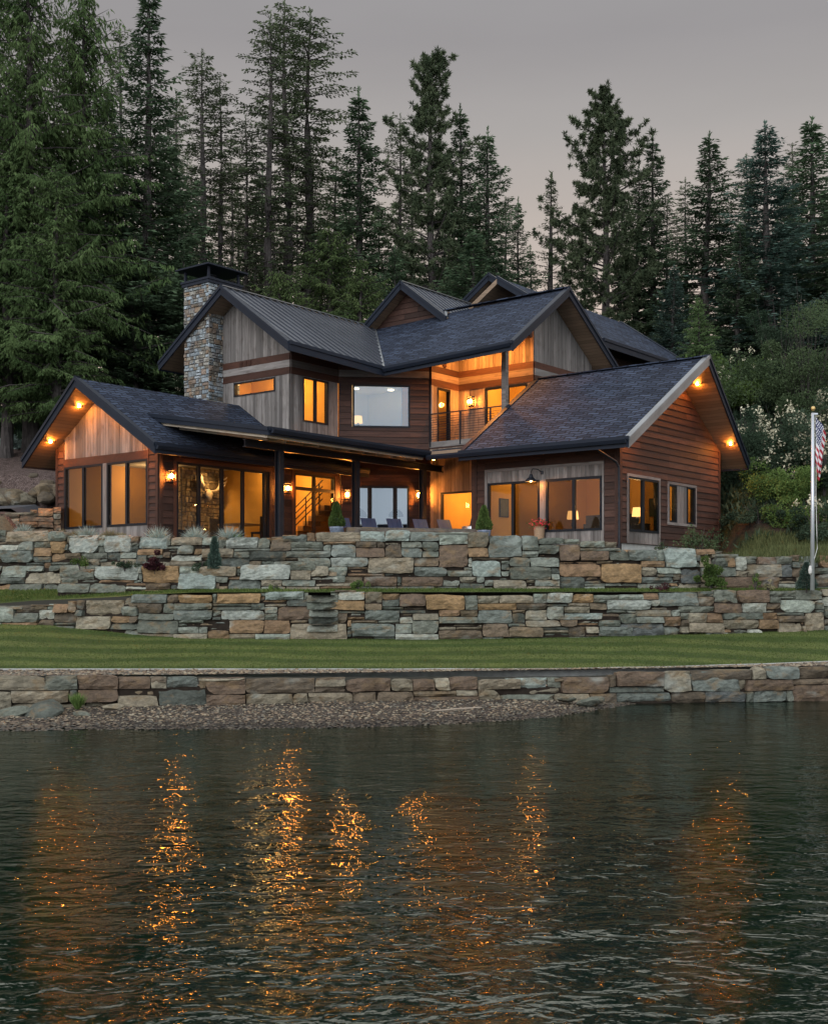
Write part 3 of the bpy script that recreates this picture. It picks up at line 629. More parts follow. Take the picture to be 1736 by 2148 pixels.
# downspout on the right corner
mb = MB(); mb.tube([W(9.72, 7.14, 4.06), W(9.72, 7.16, 3.95), W(9.95, 7.85, 3.65), W(9.99, 7.93, 3.50), W(9.99, 7.94, 1.25)], 0.035, 8); mb.build('downspout', M['steel'], house)
# chimney
def rubble(mb, fr, u0, u1, z0, z1, size=0.16, tones=None, n0=0.0):
    z = z0
    while z < z1 - 0.01:
        h = min(rnd.uniform(0.6, 1.5) * size, z1 - z); u = u0
        if z1 - z - h < 0.05: h = z1 - z
        while u < u1 - 0.01:
            w = min(rnd.uniform(0.8, 2.3) * size, u1 - u)
            if u1 - u - w < 0.07: w = u1 - u
            tn = rnd.choice(tones); k = rnd.uniform(0.7, 1.25); tn = tuple(c * k for c in tn)
            j = lambda: rnd.uniform(-0.012, 0.012); g = 0.007; pr_ = n0 + rnd.uniform(0.02, 0.05)
            if h > 0.14 and w > 0.12 and rnd.random() < 0.3:
                hh = h * rnd.uniform(.4, .6); rs_ = [(u, u + w, z, z + hh), (u, u + w, z + hh, z + h)]
            else: rs_ = [(u, u + w, z, z + h)]
            for q0, q1, y0, y1 in rs_:
                p = [(q0 + g + abs(j()), y0 + g + j() * .5), (q1 - g - abs(j()), y0 + g + j() * .5), (q1 - g - abs(j()), y1 - g + j() * .5), (q0 + g + abs(j()), y1 - g + j() * .5)]
                c_ = [sum(x[0] for x in p) / 4, sum(x[1] for x in p) / 4]; pi = [(c_[0] + (x[0] - c_[0]) * .86, c_[1] + (x[1] - c_[1]) * .84) for x in p]
                fo = [fr(a, b_, n0 + 0.004) for a, b_ in p]; fi = [fr(a, b_, pr_ + j()) for a, b_ in pi]
                mb.face(fi, None, tn)
                for i in range(4): mb.face([fo[i], fo[(i + 1) % 4], fi[(i + 1) % 4], fi[i]], None, tn)
            u += w
        z += h
CHT = [(0.28, 0.25, 0.21), (0.20, 0.16, 0.13), (0.31, 0.37, 0.42), (0.40, 0.45, 0.49), (0.30, 0.21, 0.15), (0.19, 0.18, 0.18), (0.38, 0.36, 0.32), (0.25, 0.28, 0.30), (0.34, 0.38, 0.40), (0.26, 0.19, 0.15)]
mb = MB(); ca0, ca1, cb0, cb1 = -4.34, -3.13, 4.62, 5.26
mb.hbox(ca0 + 0.03, ca1 - 0.03, cb0 + 0.03, 6.0, 3.9, 10.10, mi=1)
rubble(mb, frame(ca0, cb0 + 0.03, ca1, cb0 + 0.03), 0, 1.21, 4.4, 10.10, 0.13, CHT)
rubble(mb, frame(ca1 - 0.03, cb0, ca1 - 0.03, 6.0), 0, 1.38, 4.4, 10.10, 0.13, CHT)
rubble(mb, frame(ca0 + 0.03, 6.0, ca0 + 0.03, cb0), 0, 1.38, 7.2, 10.10, 0.13, CHT)
M['mortar'] = plain('mortar', (0.10, 0.09, 0.08), 0.9, 0, 0.2)
ch = mb.build('chimney', [M['stone'], M['mortar']], house); ch['label'] = 'tall chimney of mixed grey and brown stone'
mb = MB(); mb.hbox(ca0 - 0.05, ca1 + 0.05, cb0 - 0.05, 6.05, 10.10, 10.20); mb.hbox(ca0 - 0.08, ca1 + 0.08, cb0 - 0.08, 6.08, 10.20, 10.27)
for a in (ca0 + 0.04, ca1 - 0.04):
    for b in (cb0 + 0.04, 5.96): mb.hbox(a - 0.035, a + 0.035, b - 0.035, b + 0.035, 10.27, 10.66)
tp = W((ca0 + ca1) / 2, 5.3, 10.84); cs = [W(ca0 - 0.2, cb0 - 0.2, 10.68), W(ca1 + 0.2, cb0 - 0.2, 10.68), W(ca1 + 0.2, 6.2, 10.68), W(ca0 - 0.2, 6.2, 10.68)]
for i in range(4): mb.face([cs[i], cs[(i + 1) % 4], tp])
cl = [c - Vector((0, 0, 0.05)) for c in cs]
for i in range(4): mb.face([cl[i], cl[(i + 1) % 4], cs[(i + 1) % 4], cs[i]])
mb.face(cl[::-1]); mb.build('chimney_cap', M['fascia'], ch)
mb = MB(); mb.lathe(W(-3.73, 5.3, 10.28), [(0.14, 0), (0.14, 0.22), (0.19, 0.23), (0.19, 0.26), (0, 0.28)], 12); mb.build('flue', M['steel'], ch)
# ---------------------------------------------------------------- lights of the house
def point(loc, power, r=0.05, color=AMB):
    l = bpy.data.lights.new('lamp_light', 'POINT'); l.energy = power; l.shadow_soft_size = r; l.color = color
    o = bpy.data.objects.new('lamp_light', l); COL.objects.link(o); o.location = loc; return o
def spot(loc, target, power, ang=100, r=0.04, color=(1.0, 0.37, 0.075), blend=0.8):
    l = bpy.data.lights.new('downlight_beam', 'SPOT'); l.energy = power; l.shadow_soft_size = r; l.color = color; l.spot_size = R(ang); l.spot_blend = blend
    o = bpy.data.objects.new('downlight_beam', l); COL.objects.link(o); o.location = loc
    o.rotation_euler = (Vector(target) - Vector(loc)).to_track_quat('-Z', 'Y').to_euler(); return o
def lantern(fr, u, z, power=26, label=None):
    mb = MB()
    mb.box(fr, u - 0.05, u + 0.05, z - 0.02, z + 0.16, 0.03, 0.055); mb.box(fr, u - 0.012, u + 0.012, z + 0.10, z + 0.12, 0.055, 0.16)
    for du in (-0.085, 0.085):
        for n in (0.07, 0.23): mb.box(fr, u + du - 0.008, u + du + 0.008, z - 0.19, z + 0.12, n - 0.008, n + 0.008)
    mb.box(fr, u - 0.10, u + 0.10, z + 0.115, z + 0.135, 0.055, 0.245); mb.box(fr, u - 0.10, u + 0.10, z - 0.205, z - 0.185, 0.055, 0.245)
    mb.box(fr, u - 0.015, u + 0.015, z - 0.185, z - 0.10, 0.135, 0.165)
    s = mb.build('wall_lantern', M['steel'], house)
    if label: s['label'] = label
    g = MB()
    for n in (0.07, 0.23): g.face([fr(u - 0.08, z - 0.185, n), fr(u + 0.08, z - 0.185, n), fr(u + 0.08, z + 0.115, n), fr(u - 0.08, z + 0.115, n)])
    for du in (-0.085, 0.085): g.face([fr(u + du, z - 0.185, 0.078), fr(u + du, z - 0.185, 0.222), fr(u + du, z + 0.115, 0.222), fr(u + du, z + 0.115, 0.078)])
    g.build('lantern_glass', M['glass'], s)
    bl = MB(); c = fr(u, z - 0.03, 0.15); bl.lathe(c, [(0.0, -0.07), (0.04, -0.045), (0.055, 0.01), (0.04, 0.05), (0.0, 0.08)], 8); bl.build('bulb', M['bulb'], s)
    point(fr(u, z - 0.03, 0.15), power, 0.085)
lantern(f2, 0.33, 3.30, 55); lantern(f2, 4.93, 3.28, 55); lantern(f3, 0.127 * k2 + 0.02, 3.25, 90); lantern(f3, 1.80 * k2, 3.26, 90)
lantern(f9, 0.62, 6.48, 75)
lantern(frame(2.1, 9.62, 2.1, 11.17), 1.28, 6.5, 0.5) if False else None
def downlight(a, b, z, target, power=55, ang=120, name='soffit_light', gm='glow'):
    c = W(a, b, z); mb = MB(); mb.lathe(c, [(0.085, 0.01), (0.085, -0.012), (0.06, -0.014), (0.055, 0.0)], 14); s = mb.build(name, M['fascia'], house)
    g = MB(); g.lathe(c, [(0.034, -0.008), (0.030, -0.022), (0.018, -0.032), (0, -0.036)], 12); g.build('light_lens', M[gm], s)
    spot(c - Vector((0, 0, 0.10)), target, power, ang)
zs = lambda a: 6.10 - P * abs(a + 2.375) - 0.215
for a in (-3.04, -4.45, -1.7, -0.3): downlight(a, -0.42, zs(a), W(a, -0.05, 1.5), 34, 100)
zs = lambda b: 6.96 - P * abs(b - 11.3) - 0.215
for b in (11.95, 14.35, 10.6, 8.3): downlight(10.44, b, zs(b), W(10.1, b, 1.5), 34, 100)
for a, b in ((3.0, 10.3), (4.4, 10.3)): downlight(a, b, z2(b) - 0.215, W(a, b + 0.3, 5), 330, 150)
for a, b in ((1.3, 2.6), (1.3, 6.2), (3.0, 8.6)): downlight(a, b, pz(a) - pt - 0.02, W(a, b, 1.4), 16, 110, gm='glow2')
# ================================================================ ground
def sstep(a, b, x): t = min(1, max(0, (x - a) / (b - a))); return t * t * (3 - 2 * t)
from mathutils import noise as mnoise
def nz(x, y, z=0.0): return mnoise.noise(Vector((x, y, z)))
ZL = [(31, 1.40), (34.6, 1.45), (34.9, 2.30), (36.5, 2.50), (38.4, 2.72), (39.6, 2.9), (40.3, 4.0), (41.5, 4.35), (48, 6.6), (54, 8.0), (62, 9.6), (75, 11.0), (160, 11.5)]
ZM = [(31, 1.30), (46, 1.30), (52, 5.0), (60, 9.0), (75, 11.0), (160, 11.5)]
ZR = [(31, 0.95), (35, 1.1), (36.6, 1.7), (39, 3.2), (42, 5.0), (45, 6.5), (52, 8.4), (60, 9.6), (75, 11.0), (160, 11.5)]
def ground_z(x, y):
    zl, zm, zr_ = lerp_tab(ZL, y), lerp_tab(ZM, y) - (0.38 * sstep(3.5, 5.2, x) if y < 47 else 0), lerp_tab(ZR, y)
    wl = 1 - sstep(-12.2, -10.9, x) if y < 40 else 1 - sstep(-12.5 + (y - 40) * 0.35, -10.5 + (y - 40) * 0.5, x)
    wr = sstep(9.6, 10.6, x) if y < 40 else sstep(9.0, 11.5, x)
    z = zl * wl + zm * (1 - wl - wr) + zr_ * wr if wl + wr <= 1 else zl * wl + zr_ * wr
    if y > 41: z += nz(x * .25, y * .25) * 0.35 * min(1, (y - 41) / 6)
    return z
UW = [(-120, 1112), (0, 1112), (110, 1113), (130, 1122), (300, 1126), (560, 1127), (620, 1124), (680, 1115), (850, 1112), (880, 1116), (1010, 1118), (1060, 1123), (1150, 1127), (1200, 1131), (1280, 1137), (1300, 1152), (1380, 1154), (1440, 1150), (1500, 1153), (1530, 1166), (1600, 1168), (1680, 1165), (1860, 1170)]
def upper_top(x, Y=31.6): return (HOR - lerp_tab(UW, x / Y * FPX + CXP)) / FPX * Y
def grid(name, xs, ys, zf, m, kind='structure', parent=None, uvs=1.0, keep=None):
    vs = [(x, y, zf(x, y)) for y in ys for x in xs]; n = len(xs); fs = []
    for j in range(len(ys) - 1):
        for i in range(n - 1):
            if keep and not keep((xs[i] + xs[i + 1]) / 2, (ys[j] + ys[j + 1]) / 2): continue
            fs.append((j * n + i, j * n + i + 1, (j + 1) * n + i + 1, (j + 1) * n + i))
    me = bpy.data.meshes.new(name); me.from_pydata(vs, [], fs); me.polygons.foreach_set('use_smooth', [True] * len(fs)); me.materials.append(m); me.update()
    o = bpy.data.objects.new(name, me); COL.objects.link(o); o['kind'] = kind; return o
def arange(a, b, s): return [a + i * s for i in range(int((b - a) / s + 1.001))]
def ground_mat():
    m, t, o = mat('forest_floor'); v = posmap(t, (1, 1, 1))
    n1, n2, n3 = noise(t, v, 0.5, 5), noise(t, v, 7, 5, 0.7), noise(t, v, 34, 3, 0.7)
    base = ramp(t, n1, [(0.42, (0.050, 0.036, 0.028)), (0.55, (0.030, 0.040, 0.016)), (0.7, (0.025, 0.045, 0.015))])
    g = nd(t, 'ShaderNodeNewGeometry'); s = nd(t, 'ShaderNodeSeparateXYZ', {0: g.outputs['Position']})
    ml = nd(t, 'ShaderNodeMapRange', {'Value': s.outputs[0], 'From Min': -12.0, 'From Max': -11.0, 'To Min': 1.0, 'To Max': 0.0}).outputs[0]
    mulch = ramp(t, n3, [(0.3, (0.035, 0.022, 0.017)), (0.5, (0.085, 0.060, 0.052)), (0.66, (0.21, 0.165, 0.15))])
    col = mixc(t, ml, base, mulch)
    col = mixc(t, 1.0, col, ramp(t, n2, [(0.3, (0.55, 0.55, 0.55)), (0.7, (1.5, 1.5, 1.5))]), 'MULTIPLY')
    princ(t, o, col, 0.95, 0, bump(t, n3, 0.8, 0.05), 0.1); return m
grid('ground', arange(-60, 60, 0.6), arange(34.15, 46, 0.3) + arange(46.5, 160, 1.5), ground_z, ground_mat())
def terr_mat():
    m, t, o = mat('terrace_ground'); v = posmap(t, (1, 1, 1)); n = noise(t, v, 12, 5, 0.7)
    princ(t, o, ramp(t, n, [(0.3, (0.035, 0.035, 0.02)), (0.7, (0.10, 0.095, 0.06))]), 0.9, 0, bump(t, n, 0.6, 0.02)); return m
M['terr'] = terr_mat()
UWY = [(-140, 34.0), (0, 33.6), (120, 33.2), (300, 32.1), (500, 31.7), (700, 31.5), (1000, 31.3), (1300, 31.4), (1500, 31.8), (1700, 32.3), (1880, 32.7)]
UWXY = [((px - CXP) / FPX * Y, Y) for px, Y in UWY]
def uw_y(x): return lerp_tab(UWXY, x)
mb = MB(); mb.face([W(0.05, 0.2, 1.405), W(3.9, 1.7, 1.405), W(9.7, 7.0, 1.405), W(5.1, 7.98, 1.405), W(5.0, 9.6, 1.405), W(2.1, 9.6, 1.405), W(0.03, 7.45, 1.405)])
pat = mb.build('patio_paving', plain('patio_concrete', (0.22, 0.20, 0.18), 0.8, 0, 0.25, 3.0)); tag(pat, kind='structure')
# driveway
M['asphalt'] = plain('asphalt', (0.055, 0.056, 0.062), 0.8, 0, 0.25, 30.0, 0.4, 0.2)
mb = MB(); xs = arange(-26, -10.4, 0.8)
dr = lambda x: [(x, y + (x + 14) * 0.12, ground_z(x, y + (x + 14) * 0.12) + 0.05 + (x + 14) * 0.035) for y in (36.4, 37.2, 38.0, 38.8)]
for x0, x1 in zip(xs, xs[1:]):
    a, b = dr(x0), dr(x1)
    for k in range(3): mb.face([a[k], b[k], b[k + 1], a[k + 1]])
tag(mb.build('driveway', M['asphalt']), kind='structure')

# lawn: between the kerb and the middle wall
KERB = [(-30, 25.1), (0, 25.1), (3.0, 25.2), (5.5, 25.9), (8.0, 27.0), (9.8, 28.0), (16, 31)]
def kerb_y(x): return lerp_tab(KERB, x)
MBASE = [(-300, 32.0), (0, 31.2), (100, 31.0), (200, 30.6), (300, 30.25), (400, 30.0), (1000, 30.0), (1300, 30.2), (1500, 30.8), (1736, 31.4), (1900, 31.8)]   # px -> depth of the middle wall
MYB = [(-300, 1302), (0, 1308), (100, 1311), (200, 1322), (300, 1333), (420, 1339), (900, 1341), (1150, 1338), (1300, 1335), (1500, 1329), (1736, 1322), (1900, 1318)]
def mid_base(px): Y = lerp_tab(MBASE, px); return at(px, lerp_tab(MYB, px), Y)
MBP = [mid_base(px) for px in range(-300, 1901, 50)]
def mid_at(x):
    for p, q in zip(MBP, MBP[1:]):
        if p.x <= x <= q.x: k = (x - p.x) / (q.x - p.x); return p.lerp(q, k)
    return MBP[0] if x < MBP[0].x else MBP[-1]
def lawn_z(x, y):
    p = mid_at(x); y0 = kerb_y(x); k = (y - y0) / (p.y - y0); return -1.62 + (p.z + 1.62) * min(1.25, max(0, k))
def lawn_mat():
    m, t, o = mat('mown_lawn'); g = nd(t, 'ShaderNodeNewGeometry'); s = nd(t, 'ShaderNodeSeparateXYZ', {0: g.outputs['Position']})
    v = posmap(t, (1, 1, 1)); w = noise(t, v, 0.25, 2)
    yy = nd(t, 'ShaderNodeMath', {0: w, 1: 1.6}, operation='MULTIPLY').outputs[0]; y1 = nd(t, 'ShaderNodeMath', {0: s.outputs[1], 1: yy}, operation='ADD').outputs[0]
    pp = nd(t, 'ShaderNodeMath', {0: y1, 1: 0.62}, operation='PINGPONG').outputs[0]
    st = nd(t, 'ShaderNodeMapRange', {'Value': pp, 'From Min': 0.2, 'From Max': 0.42}).outputs[0]
    n = noise(t, posmap(t, (1, 0.6, 1)), 30, 4, 0.8); n2 = noise(t, v, 1.4, 4)
    c = mixc(t, st, (0.044, 0.070, 0.018), (0.088, 0.112, 0.034)); c = mixc(t, 1.0, c, ramp(t, n, [(0.3, (0.4, 0.4, 0.4)), (0.7, (1.6, 1.6, 1.6))]), 'MULTIPLY')
    c = mixc(t, 1.0, c, ramp(t, n2, [(0.3, (0.8, 0.8, 0.8)), (0.75, (1.25, 1.2, 1.1))]), 'MULTIPLY')
    princ(t, o, c, 0.9, 0, bump(t, n, 1.0, 0.03), 0.15); return m
M['lawn'] = lawn_mat()
def strip(name, xs, y0f, y1f, n, zf, m, kind='structure'):
    vs = []; fs = []
    for i, x in enumerate(xs):
        for k in range(n + 1): y = y0f(x) + (y1f(x) - y0f(x)) * k / n; vs.append((x, y, zf(x, y)))
    for i in range(len(xs) - 1):
        for k in range(n): a = i * (n + 1) + k; fs.append((a, a + n + 1, a + n + 2, a + 1))
    me = bpy.data.meshes.new(name); me.from_pydata(vs, [], fs); me.polygons.foreach_set('use_smooth', [True] * len(fs)); me.materials.append(m); me.update()
    o = bpy.data.objects.new(name, me); COL.objects.link(o); o['kind'] = kind; return o
XS = arange(-22, 19, 0.5)
strip('lawn', XS, kerb_y, lambda x: mid_at(x).y + 0.35, 14, lawn_z, M['lawn'])
# grass ledge between the middle and the upper wall: flat in the middle, wider at the far left
LY0 = [(-300, 1275), (0, 1268), (60, 1262), (200, 1256), (330, 1247), (420, 1243), (1450, 1242), (1900, 1242)]
UPY = [(-25, 34.0), (-12.0, 33.7), (-9.9, 33.2), (-7.3, 32.1), (-5, 31.7), (20, 31.7)]
def up_y(x): return lerp_tab(UPY, x)
def ledge_z(x, y):
    p = mid_at(x); px = p.x / p.y * FPX + CXP; zf = (HOR - lerp_tab(LY0, px)) / FPX * p.y
    k = min(1.3, max(0, (y - p.y) / (max(up_y(x), p.y + 0.9) - p.y))); return zf + (0.115 - zf) * k
strip('grass_ledge', XS, lambda x: mid_at(x).y + 0.16, lambda x: max(up_y(x), mid_at(x).y + 0.9) + 0.3, 4, ledge_z, M['lawn'])
def tz(x, y):
    Y = uw_y(x); k = min(1, max(0, (y - Y - .25) / 1.0)); return (upper_top(x, Y) - 0.20) * (1 - k) + (ground_z(x, max(Y + 1.25, 34.2)) + 0.02) * k
strip('terrace', arange(-17, 16, 0.5), lambda x: uw_y(x) + 0.22, lambda x: max(uw_y(x) + 1.25, 34.2), 6, tz, M['terr'])
# kerb
mb = MB(); kx = arange(-22, 16, 0.4)
for x0, x1 in zip(kx, kx[1:]):
    c = []
    for z in (-1.75, -1.585):
        for x, dy in ((x0, -0.13), (x1, -0.13), (x1, 0.0), (x0, 0.0)): c.append(Vector((x, kerb_y(x) + dy, z + 0.008 * nz(x * .8, 0))))
    mb.hull8(c)
tag(mb.build('kerb', M['concrete']), 'pale concrete edging kerb running along the front of the lawn', 'kerb')
# gravel strip between kerb and shore wall, beach, lake bed
SWY = [(-24, 22.2), (-8, 22.3), (-4, 22.8), (0, 23.6), (3.0, 24.4), (4.2, 24.75), (7, 25.2), (10, 25.8), (18, 27.5)]      # face of the shore wall
def sw_y(x): return lerp_tab(SWY, x)
def gravel_mat(name, a, b, c, sc):
    m, t, o = mat(name); v = posmap(t, (1, 1, 1.0)); vo = nd(t, 'ShaderNodeTexVoronoi', {'Vector': v, 'Scale': sc})
    col = nd(t, 'ShaderNodeSeparateColor', {'Color': vo.outputs['Color']}); r_ = ramp(t, col.outputs[0], [(0.0, a), (0.5, b), (1.0, c)])
    e = ramp(t, vo.outputs['Distance'], [(0.2, (1, 1, 1)), (0.55, (0.25, 0.25, 0.25))]); cc = mixc(t, 1.0, r_, e, 'MULTIPLY')
    gz_ = nd(t, 'ShaderNodeSeparateXYZ', {0: v}); wet = nd(t, 'ShaderNodeMapRange', {'Value': gz_.outputs[2], 'From Min': -2.285, 'From Max': -2.235, 'To Min': 0.40, 'To Max': 1.0}).outputs[0]; wc = nd(t, 'ShaderNodeCombineColor', {'Red': wet, 'Green': wet, 'Blue': wet}); cc = mixc(t, 1.0, cc, wc.outputs[0], 'MULTIPLY')
    n = noise(t, v, 2.0, 4); cc = mixc(t, 1.0, cc, ramp(t, n, [(0.3, (0.7, 0.7, 0.7)), (0.7, (1.25, 1.2, 1.15))]), 'MULTIPLY')
    princ(t, o, cc, 0.85, 0, bump(t, nd(t, 'ShaderNodeMath', {0: vo.outputs['Distance'], 1: -1.0}, operation='MULTIPLY').outputs[0], 0.9, 0.04), 0.3); return m
M['gravel'] = gravel_mat('purple_gravel', (0.10, 0.075, 0.065), (0.20, 0.155, 0.135), (0.33, 0.27, 0.235), 16.0)
M['beach'] = gravel_mat('beach_gravel', (0.04, 0.032, 0.024), (0.10, 0.078, 0.058), (0.19, 0.15, 0.112), 26.0)
strip('gravel_strip', XS, lambda x: sw_y(x) + 0.25, lambda x: kerb_y(x) - 0.02, 5, lambda x, y: -1.565 - 0.05 * (y - sw_y(x)) / (kerb_y(x) - sw_y(x)) + 0.02 * nz(x * 2, y * 2), M['gravel'])
SHY = [(-24, 20.0), (-4.2, 20.1), (-1.0, 20.4), (0.9, 21.0), (2.6, 22.2), (4.1, 24.2), (4.6, 24.9), (18, 28)]
def bed_z(x, y):
    s = lerp_tab(SHY, x); d = y - s
    if d >= 0: z = WATER + d * 0.062
    else: z = WATER + d * 0.16 if d > -6 else WATER - 0.96 - (-6 - d) * 0.12
    return max(z, WATER - 3.0) + 0.02 * nz(x * 1.3, y * 1.3)
grid('beach', arange(-40, 40, 0.4), arange(-2, 16, 1.0) + arange(16.4, 25.8, 0.2), bed_z, M['beach'], keep=lambda x, y: y < sw_y(x) + 0.45)
# scattered pebbles on strip and beach: nobody could count them
ico = None
def pebble_cloud(name, pts, m, seed=1):
    g = np.random.default_rng(seed); base = np.array([[0, 0, 1], [.9, 0, .1], [.2, .9, 0], [-.8, .5, .05], [-.7, -.6, 0], [.3, -.9, .1], [0, 0, -.6]])
    F = [(0, 1, 2), (0, 2, 3), (0, 3, 4), (0, 4, 5), (0, 5, 1), (6, 2, 1), (6, 3, 2), (6, 4, 3), (6, 5, 4), (6, 1, 5)]
    V = []; FF = []; T = []
    for i, (x, y, z, s) in enumerate(pts):
        a = g.uniform(0, 6.28); c_, s_ = math.cos(a), math.sin(a); b = base * g.uniform(.6, 1.2, (7, 3)) * np.array([s * g.uniform(.8, 1.6), s, s * g.uniform(.3, .6)])
        tl = g.uniform(-.4, .4); b = b @ np.array([[1, 0, 0], [0, math.cos(tl), -math.sin(tl)], [0, math.sin(tl), math.cos(tl)]]).T
        b = np.stack([b[:, 0] * c_ - b[:, 1] * s_, b[:, 0] * s_ + b[:, 1] * c_, b[:, 2]], 1) + np.array([x, y, z + s * .15])
        V.append(b); FF += [tuple(k + 7 * i for k in f) for f in F]
        col = [(0.15, 0.11, 0.085), (0.22, 0.165, 0.13), (0.28, 0.21, 0.155), (0.15, 0.14, 0.13), (0.10, 0.085, 0.07), (0.31, 0.27, 0.22)][g.integers(6)]; T += [(col[0] * .74, col[1] * .72, col[2] * .60, 1)] * 10
    V = np.concatenate(V); me = bpy.data.meshes.new(name); me.from_pydata(V.tolist(), [], FF); at_ = me.attributes.new("tone", 'FLOAT_COLOR', 'FACE'); at_.data.foreach_set('color', np.array(T, dtype=np.float32).ravel())
    me.materials.append(m); me.update(); o = bpy.data.objects.new(name, me); COL.objects.link(o); return o
def _pm(): pass
def pebble_mat():
    m, t, o = mat('pebbles'); tn = tone(t); n = noise(t, posmap(t, (1, 1, 1)), 25, 3)
    gz_ = nd(t, 'ShaderNodeSeparateXYZ', {0: posmap(t, (1, 1, 1))}); wet = nd(t, 'ShaderNodeMapRange', {'Value': gz_.outputs[2], 'From Min': -2.275, 'From Max': -2.22, 'To Min': 0.40, 'To Max': 1.0}).outputs[0]; wc = nd(t, 'ShaderNodeCombineColor', {'Red': wet, 'Green': wet, 'Blue': wet})
    princ(t, o, mixc(t, 1.0, mixc(t, 1.0, tn.outputs['Color'], wc.outputs[0], 'MULTIPLY'), ramp(t, n, [(0.3, (.7, .7, .7)), (0.7, (1.3, 1.3, 1.3))]), 'MULTIPLY'), 0.8); return m
M['pebble'] = pebble_mat()
pts = []
for _ in range(5200):
    x = rnd.uniform(-9.5, 11); y0, y1 = sw_y(x) + 0.2, kerb_y(x) - 0.13; y = rnd.uniform(y0, y1); pts.append((x, y, -1.565 - 0.05 * (y - sw_y(x)) / (kerb_y(x) - sw_y(x)), rnd.uniform(0.022, 0.06)))
tag(pebble_cloud('gravel_stones', pts, M['pebble'], 3), 'purple grey slate chips in the strip between lawn kerb and shore wall', 'gravel', kind='stuff')
pts = []
for _ in range(9000):
    x = rnd.uniform(-9, 4.6); s = lerp_tab(SHY, x); y1 = sw_y(x); y = s - 0.25 + (y1 - s + 0.25) * rnd.random() ** 1.3
    if y < y1: pts.append((x, y, bed_z(x, y), rnd.uniform(0.012, 0.045) * (1.5 if x < -5.6 and y < s + 0.6 else 1)))
tag(pebble_cloud('beach_pebbles', pts, M['pebble'], 4), 'brown and grey pebbles covering the small beach at the water edge', 'gravel', kind='stuff')
# ---------------------------------------------------------------- water
def water_mat():
    m, t, o = mat('lake_water')
    a = noise(t, posmap(t, (0.85, 1.1, 1), (0, 0, R(6))), 0.9, 2, 0.5, 0.5); b = noise(t, posmap(t, (0.8, 1.15, 1), (0, 0, R(-8))), 4.2, 2, 0.5, 0.8); c = noise(t, posmap(t, (0.9, 1.1, 1)), 13, 2, 0.5, 0.6)
    h = nd(t, 'ShaderNodeMath', {0: a, 1: 0.034}, operation='MULTIPLY').outputs[0]; h2 = nd(t, 'ShaderNodeMath', {0: b, 1: 0.0155}, operation='MULTIPLY').outputs[0]; h3 = nd(t, 'ShaderNodeMath', {0: c, 1: 0.0036}, operation='MULTIPLY').outputs[0]
    hh = nd(t, 'ShaderNodeMath', {0: h, 1: h2}, operation='ADD').outputs[0]; hh = nd(t, 'ShaderNodeMath', {0: hh, 1: h3}, operation='ADD').outputs[0]
    # calmer towards the shore
    g = nd(t, 'ShaderNodeNewGeometry'); s = nd(t, 'ShaderNodeSeparateXYZ', {0: g.outputs['Position']})
    calm = nd(t, 'ShaderNodeMapRange', {'Value': s.outputs[1], 'From Min': 6.0, 'From Max': 13.0, 'To Min': 1.9, 'To Max': 0.95}).outputs[0]
    bn = nd(t, 'ShaderNodeBump', {'Height': hh, 'Strength': calm, 'Distance': 1.0}).outputs[0]
    fr = nd(t, 'ShaderNodeFresnel', {'IOR': 1.45, 'Normal': bn})
    tr = nd(t, 'ShaderNodeBsdfTransparent', {'Color': (0.05, 0.075, 0.05, 1)}); df = nd(t, 'ShaderNodeBsdfDiffuse', {'Color': (0.003, 0.0135, 0.0085, 1)})
    body = nd(t, 'ShaderNodeMixShader', {0: 0.55, 1: tr.outputs[0], 2: df.outputs[0]})
    ro_ = nd(t, 'ShaderNodeMapRange', {'Value': s.outputs[1], 'From Min': 6.0, 'From Max': 11.0, 'To Min': 0.10, 'To Max': 0.015}).outputs[0]; gl = nd(t, 'ShaderNodeBsdfGlossy', {'Roughness': ro_, 'Normal': bn, 'Color': (0.70, 0.73, 0.68, 1)})
    mx_ = nd(t, 'ShaderNodeMixShader', {0: fr.outputs[0], 1: body.outputs[0], 2: gl.outputs[0]}); t.links.new(mx_.outputs[0], o.inputs[0]); return m
mb = MB(); mb.face([(-200, -60, WATER), (200, -60, WATER), (200, 30, WATER), (-200, 30, WATER)]); wt = mb.build('water', water_mat()); tag(wt, kind='structure')

# ================================================================ dry stone walls
GR = [(0.145, 0.155, 0.125), (0.115, 0.128, 0.105), (0.175, 0.185, 0.150), (0.085, 0.095, 0.082)]
PA = [(0.27, 0.30, 0.25), (0.23, 0.25, 0.21), (0.36, 0.37, 0.31)]
BR = [(0.14, 0.098, 0.064), (0.11, 0.080, 0.055), (0.18, 0.130, 0.080)]
OR = [(0.27, 0.165, 0.085), (0.22, 0.13, 0.07)]
TN = [(0.27, 0.235, 0.17), (0.22, 0.185, 0.13)]
PAL_UP = GR * 6 + PA * 4 + BR * 4 + OR * 3 + TN * 5
PAL_SH = BR * 5 + TN * 8 + GR * 2
KC = {'g': (0.155, 0.175, 0.155), 'p': (0.29, 0.34, 0.305), 'w': (0.36, 0.385, 0.34), 'o': (0.33, 0.20, 0.09), 'b': (0.14, 0.088, 0.058), 't': (0.28, 0.23, 0.16), 'd': (0.10, 0.11, 0.11)}
